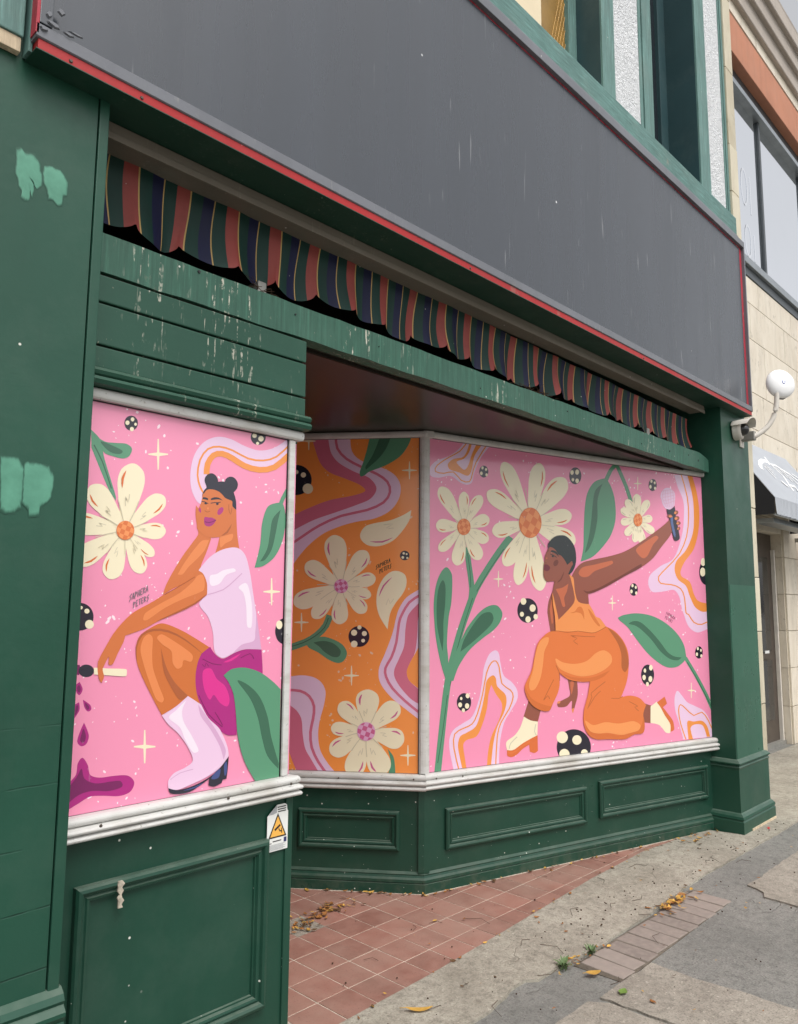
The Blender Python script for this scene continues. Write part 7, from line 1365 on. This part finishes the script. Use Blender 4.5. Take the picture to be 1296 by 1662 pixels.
def bez(c,t):
    while len(c)>1: c=[a.lerp(b2,t) for a,b2 in zip(c,c[1:])]
    return c[0]
MB().tube([bez(ctl,k/18) for k in range(19)],.019,14).build('arm',M['cam_white'],an,None,True)
dirn=(Vector((0,-2.13,1.55))-Vector((6.26,-.25,3.31))); dirn=(dirn.normalized()+Vector((.25,-.55,.35))).normalized(); Q=Matrix.Translation((6.262,-.262,3.312))@dirn.to_track_quat('Z','Y').to_matrix().to_4x4()
ad=MB().lathe([(0,-.03),(.09,-.03),(.112,-.018),(.118,-.006),(.116,.008),(.104,.024),(.08,.036),(.045,.043),(.0,.045)],40,Q).build('disc',M['white_print'],an,None,True)
st=[(-.011,.012),(-.011,-.004),(-.005,-.012),(.004,-.012),(.009,-.006),(.009,.012)]
MB().tube([Q@Vector((x,y,.0462)) for x,y in st],.0022,6).build('printed_mark',M['blue_mark'],ad)
MB().box(-.03,.03,-.118,-.108,-.03,.0,.002).build('port',M['black'],ad,Q)
# CCTV sticker
sk=thing('warning_sticker','white security camera warning sticker with yellow triangle on the green stall riser','sticker',(1.74,.118,.71))
S2=Matrix(((1,0,0,1.690),(0,0,-1,.1088),(0,1,0,.708),(0,0,0,1)))
MB().prism([(0,0),(.09,0),(.09,.128),(.087,.13),(.084,.148),(.076,.154),(.04,.154),(.004,.124),(0,.12)],-.0006,.0004).build('paper',M['paper'],sk,S2)
MB().prism([(.004,.124),(.04,.154),(.04,.128),(.024,.124)],.0005,.0012).build('folded_corner',M['ink_grey'],sk,S2)
MB().prism([(.006,.044),(.084,.044),(.045,.126)],.0005,.0009).build('triangle_border',M['ink_black'],sk,S2)
MB().prism([(.0135,.049),(.0765,.049),(.045,.1155)],.001,.0013).build('triangle',M['yellow'],sk,S2)
MB().prism([(.03,.073),(.054,.088),(.0575,.082),(.034,.067)],.0014,.0017).build('camera_symbol',M['ink_black'],sk,S2)
MB().prism([(.048,.072),(.05,.075),(.056,.066),(.061,.066),(.061,.074),(.064,.074),(.064,.056),(.061,.056),(.061,.062),(.054,.062)],.0014,.0017).build('camera_symbol',M['ink_black'],sk,S2)
MB().prism([(.073,.024),(.085,.024),(.085,.04),(.073,.04)],.0005,.0009).build('emblem',M['ink_blue'],sk,S2)
pm=MB()
for k in range(3): pm.prism([(.043+.001*k,.147-.0075*k),(.08,.147-.0075*k),(.08,.1435-.0075*k),(.043+.001*k,.1435-.0075*k)],.0005,.0009)
pm.prism([(.025,.0345),(.062,.0345),(.062,.031),(.025,.031)],.0005,.0009); pm.prism([(.006,.029),(.02,.029),(.02,.0265),(.006,.0265)],.0005,.0009)
pm.build('heavy_print',M['ink_black'],sk,S2)
pm=MB()
for k in range(6): pm.prism([(.006,.022-.0034*k),(.082-.01*(k%2),.022-.0034*k),(.082-.01*(k%2),.0205-.0034*k),(.006,.0205-.0034*k)],.0005,.0009)
pm.build('fine_print',M['ink_grey'],sk,S2)
# ============================================================ NEIGHBOURS
sp=thing('stone_pilaster','narrow buff stone strip between the green shop and the next building','pilaster',(6.27,0,0))
z=0; rs=random.Random(2)
while z<7.2:
    h=rs.choice([.42,.55,.7]); MB().box(6.252 if z<3.05 else 6.19,6.356+rs.uniform(-.004,.004),.001+rs.uniform(0,.006),.5,z+.003,min(z+h-.003,7.2),.004).build('stone_block',M['sandstone'],sp); z+=h
nb=thing('stone_clad_building','modern building clad in pale stone with large upper windows and grey cornice','building',(9,.9,0))
YN=.88
MB().box(6.37,8.25,YN+.02,3,0,5.49).build('wall',M['sandstone'],nb); MB().box(9.875,16,YN+.02,3,0,5.49).build('wall',M['sandstone'],nb); MB().box(8.25,9.875,YN+.02,3,2.64,5.49).build('wall',M['sandstone'],nb)
rows=[0,.437,.88,1.315,1.75,2.19,2.64,3.19,3.629,4.067,4.716,5.163,5.485]; rs=random.Random(6)
for a,b2 in zip(rows,rows[1:]):
    off=rs.uniform(0,.9); xs=[6.37]+[6.5+off+k*1.22 for k in range(9)]
    xs=[x for x in xs if x<15.5]
    if b2<=2.65:
        segs=[(6.37,7.5),(7.5,8.25),(9.875,10.45),(10.45,11.7),(11.7,12.9),(12.9,14.2)] if rs.random()<.5 else [(6.37,7.2),(7.2,8.25),(9.875,11.05),(11.05,12.3),(12.3,14.2)]
    else: segs=list(zip(xs,xs[1:]))
    for x0,x1 in segs: MB().box(x0+.004,x1-.004,YN,YN+.019,a+.004,b2-.004,.002).build('stone_panel',M['travertine'],nb)
# door recess
for a,b2 in zip(rows[:6],rows[1:7]): MB().box(9.876,9.895,YN+.021,1.25,a+.003,b2-.003,.001).build('stone_panel',M['travertine'],nb,Matrix.Translation((-.0205,0,0)))
MB().box(8.25,9.85,YN+.021,1.4,2.47,2.63).build('lintel_soffit',M['travertine'],nb)
dr=MB().box(8.25,9.84,1.02,1.07,.02,2.46).build('door',M['bronze'],nb)
for x0,x1,z0,z1 in ((8.35,8.78,.30,2.18),(8.9,9.66,.30,.98),(8.9,9.66,1.08,2.18)):
    MB().box(x0,x1,1.012,1.021,z0,z1).build('door_glass',M['door_glass'],dr)
MB().box(9.80,9.835,.975,1.019,.03,2.28,.004).build('door_edge',M['cam_white'],dr)
MB().box(9.2,9.55,0.998,1.012,1.0,1.06,.003).build('push_bar',M['bronze'],dr)
MB().box(9.42,9.56,1.006,1.0115,1.0,1.09).build('notice',M['paper'],dr)
MB().box(8.25,9.85,0.96,1.1,0.0,.05).build('threshold_plate',M['cam_grey'],dr)
# upper glazing
MB().box(6.37,16,YN-.05,YN+.2,5.60,5.69,.006).build('window_sill',M['metal'],nb)
MB().box(6.37,16,YN-.01,YN+.1,5.49,5.598).build('sill_channel',M['metal_dark'],nb)
xw=[6.4,8.15,9.89,11.63,13.37,15.1]
for x0,x1 in zip(xw,xw[1:]):
    w=MB().box(x0+.05,x1-.02,YN+.06,YN+.07,5.70,8.0).build('window_pane',M['window_sky'],nb)
    MB().box(x0-.01,x0+.05,YN+.03,YN+.09,5.69,7.9,.004).build('window_mullion',M['metal_dark'],w)
MB().box(6.37,16,YN-.03,YN+.09,7.86,7.93,.004).build('window_head',M['metal'],nb)
MB().box(6.37,16,YN+.03,YN+.2,7.93,8.156).build('window_transom',M['metal_dark'],nb)
MB().box(6.37,16,.80,YN+.3,8.157,8.665,.01).build('terracotta_band',M['terracotta'],nb)
xk=6.37; rs=random.Random(9)
while xk<15.5:
    L_=rs.uniform(.5,.9); MB().box(xk+.003,xk+L_-.003,.79,YN+.3,8.668,8.828).build('stone_panel',M['travertine'],nb); xk+=L_
for k,(z0,z1) in enumerate(((8.83,9.05),(9.051,9.27),(9.271,9.50))):
    w=.14+.06*k
    MB().extrude([(-1,z0),(w,z0),(w+.008,z0+.01),(w+.008,z1-.03),(w+.015,z1-.001),(-1,z1-.001)],6.37,16).build('cornice_step',M['cornice'],nb,frame((0,YN),(1,0)))
MB().box(6.4,16,2.9,3.1,0,9.4).build('rear_wall',M['rear'],nb)
gm=MB()
def ringstroke(cx,cz,rx,rz,w=.007):
    pts=[(cx+rx*math.cos(t),cz+rz*math.sin(t)) for t in [k*math.pi/14 for k in range(29)]]; gm.add([(cx+(rx+s*w)*math.cos(t),YN+.057,cz+(rz+s*w)*math.sin(t)) for t in [k*math.pi/14 for k in range(28)] for s in (-2.5,2.5)],[(2*k,2*k+1,(2*k+3)%56,(2*k+2)%56) for k in range(28)])
ringstroke(9.33,6.74,.10,.23); gm.box(9.52,9.55,YN+.055,YN+.058,6.45,6.95); ringstroke(9.38,6.05,.10,.2); gm.box(9.58,9.61,YN+.055,YN+.058,5.85,6.2)
gm.build('window_lettering',M['ghost'],nb)
# neighbour's awning
na=thing('shop_awning','pale grey canvas awning with white lettering and black side over the next door','awning',(9,.88,2.5))
TOP=Vector((0,YN-.003,3.43)); BOT=Vector((0,.337,2.662)); dv=(BOT-TOP).normalized(); nv=Vector((1,0,0)).cross(dv); nv=nv if nv.y<0 else -nv; SL=(BOT-TOP).length
XA,XB=7.9,10.12
def sh(x,s,h=0): return Vector((x,TOP.y,TOP.z))+dv*s+nv*h
MB().add([sh(XA,0),sh(XB,0),sh(XB,SL),sh(XA,SL),sh(XA,0,-.004),sh(XB,0,-.004),sh(XB,SL,-.004),sh(XA,SL,-.004)],[(0,1,2,3),(4,5,6,7),(0,1,5,4),(1,2,6,5),(2,3,7,6),(3,0,4,7)]).build('canopy',M['awning'],na)
for x in (XA,XB-.004): MB().add([(x,YN-.004,3.42),(x,.342,2.655),(x,.342,2.492),(x,YN-.004,2.492),(x+.004,YN-.004,3.42),(x+.004,.342,2.655),(x+.004,.342,2.492),(x+.004,YN-.004,2.492)],[(0,1,2,3),(4,5,6,7),(0,1,5,4),(1,2,6,5),(2,3,7,6),(3,0,4,7)]).build('side_panel',M['awning_side'],na)
V=[];n=160
for i in range(n+1):
    x=XA+(XB-XA)*i/n
    for j in range(7):
        t=j/6; V.append((x+.02*t*math.sin(x*9),.334-.010*math.sin(x*55+2*math.sin(x*7)+t)*t-.006*t,2.66-.17*t))
MB().add(V,[(i*7+j,(i+1)*7+j,(i+1)*7+j+1,i*7+j+1) for i in range(n) for j in range(6)]).build('valance',M['awning'],na,None,True)
MB().tube([(XA,.345,2.488),(XB,.345,2.488)],.012,8).build('front_bar',M['metal'],na)
MB().box(XA+.3,XB-.3,.45,.62,2.44,2.49).build('frame_bar',M['metal'],na)
AWN=[([(9.014,.184),(8.971,.27),(9.037,.359),(9.11,.465),(9.013,.606),(8.963,.704)],.016),([(8.381,.492),(8.402,.445),(8.549,.36),(8.753,.291),(8.911,.273),(8.93,.32)],.028),([(8.678,.36),(8.831,.447)],.006),([(8.623,.403),(8.755,.477)],.006),([(8.594,.4),(8.625,.581)],.009),([(8.711,.37),(8.716,.525)],.005),([(8.986,.309),(9.197,.287),(9.342,.329),(9.519,.359),(9.673,.447)],.018),([(9.089,.333),(9.152,.415)],.01),([(9.245,.33),(9.236,.469)],.01),([(9.321,.359),(9.318,.514)],.011),([(9.401,.397),(9.476,.54)],.012),([(8.76,.599),(8.816,.63),(8.859,.663)],.021),([(9.02,.622),(9.198,.61),(9.156,.691)],.021),([(9.645,.337),(9.82,.378)],.011)]
lm=MB()
for k,(pts,w) in enumerate(AWN):
    w*=1.9; Lf=[];Rt=[]
    for i,(x,s) in enumerate(pts):
        a=pts[max(i-1,0)];b2=pts[min(i+1,len(pts)-1)]; dx,ds=b2[0]-a[0],b2[1]-a[1]; l=math.hypot(dx,ds); nxx,nss=-ds/l*w/2,dx/l*w/2
        Lf.append(sh(x+nxx*1.6,s+nss,.002+.0004*k)); Rt.append(sh(x-nxx*1.6,s-nss,.002+.0004*k))
    m_=len(Lf); lm.add(Lf+Rt,[(i,i+1,m_+i+1,m_+i) for i in range(m_-1)])
lm.build('lettering',M['white_print'],na)
ns=thing('hanging_sign','dark projecting sign box under the grey awning','sign',(10.4,.6,2.3))
MB().box(10.12,10.9,.50,.56,2.2,2.62,.01).build('frame',M['cam_grey'],ns); MB().box(10.15,10.87,.494,.501,2.24,2.58).build('face',M['black'],ns); MB().box(10.3,10.33,.56,YN,2.4,2.45).build('arm',M['cam_grey'],ns)
ab=thing('adjoining_shop','green painted corner boards of the shop at the left edge','building',(-.5,0,3))
MB().box(-4,.195,.03,.4,0,3.06).build('wall',M['green'],ab)
MB().box(-4,.678,-.03,-.001,3.112,4.45,.004).build('fascia_board',M['green_woodv'],ab)
MB().box(-4,.674,-.024,-.001,3.068,3.111,.002).build('bare_batten',M['timber'],ab)
MB().box(-4,.2,.0,2.6,3.07,7.2).build('upper_wall',M['rough'],ab)
# ============================================================ LEAVES AND WEEDS
def leaf_geo(mb,Mx,L,Wd,curl,fold=.25):
    n=6; vs=[]
    for i in range(n+1):
        t=i/n; w=Wd*math.sin(math.pi*(t*.93+.035))**.8*(1-.25*t); x=L*(t-.5); z=curl*L*(2*t-1)**2
        vs+= [Mx@Vector((x,-w,z+fold*w)),Mx@Vector((x,0,z)),Mx@Vector((x,w,z+fold*w))]
    mb.add(vs,[f for i in range(n) for f in ((i*3,i*3+3,i*3+4,i*3+1),(i*3+1,i*3+4,i*3+5,i*3+2))])
def big_leaf(x,y,z,rot,L,W,mat,label):
    mb=MB(); leaf_geo(mb,Matrix(),L,W,.12); mb.tube([(-L*.5,0,.12*L),(-L*.72,.003,.1*L)],.0012,5)
    tag(mb.build('fallen_leaf',M[mat],None,Matrix.Translation((x,y,z))@Matrix.Rotation(rot,4,'Z'),True),label,'leaf','fallen leaves on the pavement')
big_leaf(2.348,-.01,.016,-.7,.105,.017,'leaf_y','long yellow leaf lying on the concrete threshold')
big_leaf(3.092,-.335,.014,-.5,.07,.022,'leaf_y','yellow leaf beside the weed at the end of the brick strip')
big_leaf(3.033,-.502,.014,.2,.05,.02,'leaf_g','green leaf on the aggregate slab below the bricks')
big_leaf(3.05,-.62,.012,1.2,.03,.01,'leaf_o','small orange leaf on the aggregate slab')
tag(MB().prism([(0,0),(.03,.004),(.036,.014),(.012,.018),(-.004,.01)],.012,.02,.15).build('plastic_scrap',simple('red_plastic',lin(190,40,48),.4),None,Matrix.Translation((5.93,-.12,0))),'small red plastic scrap on the concrete near the plinth','scrap')
rr=random.Random(33); litter={k:MB() for k in ('leaf_y','leaf_o','leaf_b')}
def scatter(n,fx,smin,smax,w=(.35,.4,.25)):
    for _ in range(n):
        x,y,z=fx(); k=rr.choices(('leaf_y','leaf_o','leaf_b'),w)[0]; L=rr.uniform(smin,smax)
        leaf_geo(litter[k],Matrix.Translation((x,y,z+.004))@Matrix.Rotation(rr.uniform(0,6.28),4,'Z')@Matrix.Rotation(rr.uniform(-.5,.5),4,'X'),L,L*rr.uniform(.14,.3),rr.uniform(0,.25))
scatter(85,lambda:(rr.gauss(2.76,.08),rr.gauss(.99,.035),.012),.012,.042,(.3,.5,.2))
scatter(60,lambda:(rr.gauss(2.56,.05),rr.gauss(.94,.04),.012),.012,.035,(.25,.3,.45))
scatter(75,lambda:(rr.gauss(4.12,.13),rr.gauss(-.235,.022),.012),.015,.05,(.5,.4,.1))
scatter(40,lambda:(lambda x:(x,ye(x)+rr.gauss(-.004,.012),.012))(rr.uniform(2.1,5.5)),.01,.03)
scatter(60,lambda:(lambda u:((C0+dP*u).x-.01,(C0+dP*u).y-.034-abs(rr.gauss(0,.02)),.01))(rr.uniform(0,LP-.2)),.01,.035)
scatter(25,lambda:(lambda u:((C0-dO*u).x-.02,(C0-dO*u).y-.034-abs(rr.gauss(0,.02)),.01))(rr.uniform(0,.7)),.012,.05)
scatter(25,lambda:(rr.uniform(5.2,5.7),rr.gauss(.14,.03),.014),.015,.04)
scatter(90,lambda:(rr.uniform(2.2,6.3),rr.uniform(-1.1,.7),.013),.008,.026,(.3,.3,.4))
scatter(30,lambda:(rr.gauss(3.15,.1),rr.gauss(-.225,.02),.012),.01,.03)
lits=[('leaf_y','scattered yellow leaf litter on tiles and pavement'),('leaf_o','scattered orange leaf litter on tiles and pavement'),('leaf_b','scattered dry brown leaf litter on tiles and pavement')]
for k,lb in lits: tag(litter[k].build('leaf_litter',M[k],None,None,True),lb,kind='stuff')
dm=MB()
for _ in range(190):
    if rr.random()<.5: x,y=rr.uniform(3.2,6.2),rr.uniform(-.19,.1)
    else: x,y=rr.uniform(2.1,6),rr.uniform(-1,.8)
    s=rr.uniform(.0015,.0055); dm.lathe([(0,0),(s,s*.2),(s*.9,s),(s*.3,s*1.3)],5,Matrix.Translation((x,y,.0115))@Matrix.Rotation(rr.uniform(0,3),4,'Z'))
for _ in range(28):
    x,y=rr.uniform(2.3,5.5),rr.uniform(-.5,.6); a=rr.uniform(0,6.28); L=rr.uniform(.03,.14); dm.tube([(x,y,.014),(x+L*.5*math.cos(a),y+L*.5*math.sin(a),.018),(x+L*math.cos(a+.5),y+L*math.sin(a+.5),.014)],.0011,4)
tag(dm.build('grit_and_twigs',M['twig']),'dark grit seeds and twigs scattered on the ground',kind='stuff')
def weed(x,y,s,label,seed):
    r=random.Random(seed); t=thing('weed',label,'weed',(x,y,.004),'weeds in the pavement joint'); mb=MB()
    for k in range(26):
        a=r.uniform(0,6.28); L=s*r.uniform(.5,1); p0=Vector((r.gauss(0,.012),r.gauss(0,.006),0)); Mx=Matrix.Translation(Vector((x,y,.006))+p0+Vector((math.cos(a)*L*.4,math.sin(a)*L*.4,L*.35)))@Matrix.Rotation(a,4,'Z')@Matrix.Rotation(-r.uniform(.3,1.1),4,'Y')
        leaf_geo(mb,Mx,L,L*.11,-.1)
    mb.build('leaves',M['weed'],t,None,True)
    st=MB()
    for k in range(7): a=k*.9; st.tube([(x,y,.004),(x+s*.3*math.cos(a),y+s*.3*math.sin(a),.004+s*.35)],.0012,4)
    st.build('stems',M['twig'],t)
weed(3.06,-.205,.062,'larger grey green weed tuft at the end of the brick strip',1)
weed(3.28,-.218,.045,'smaller weed sprouting between threshold and bricks',2)
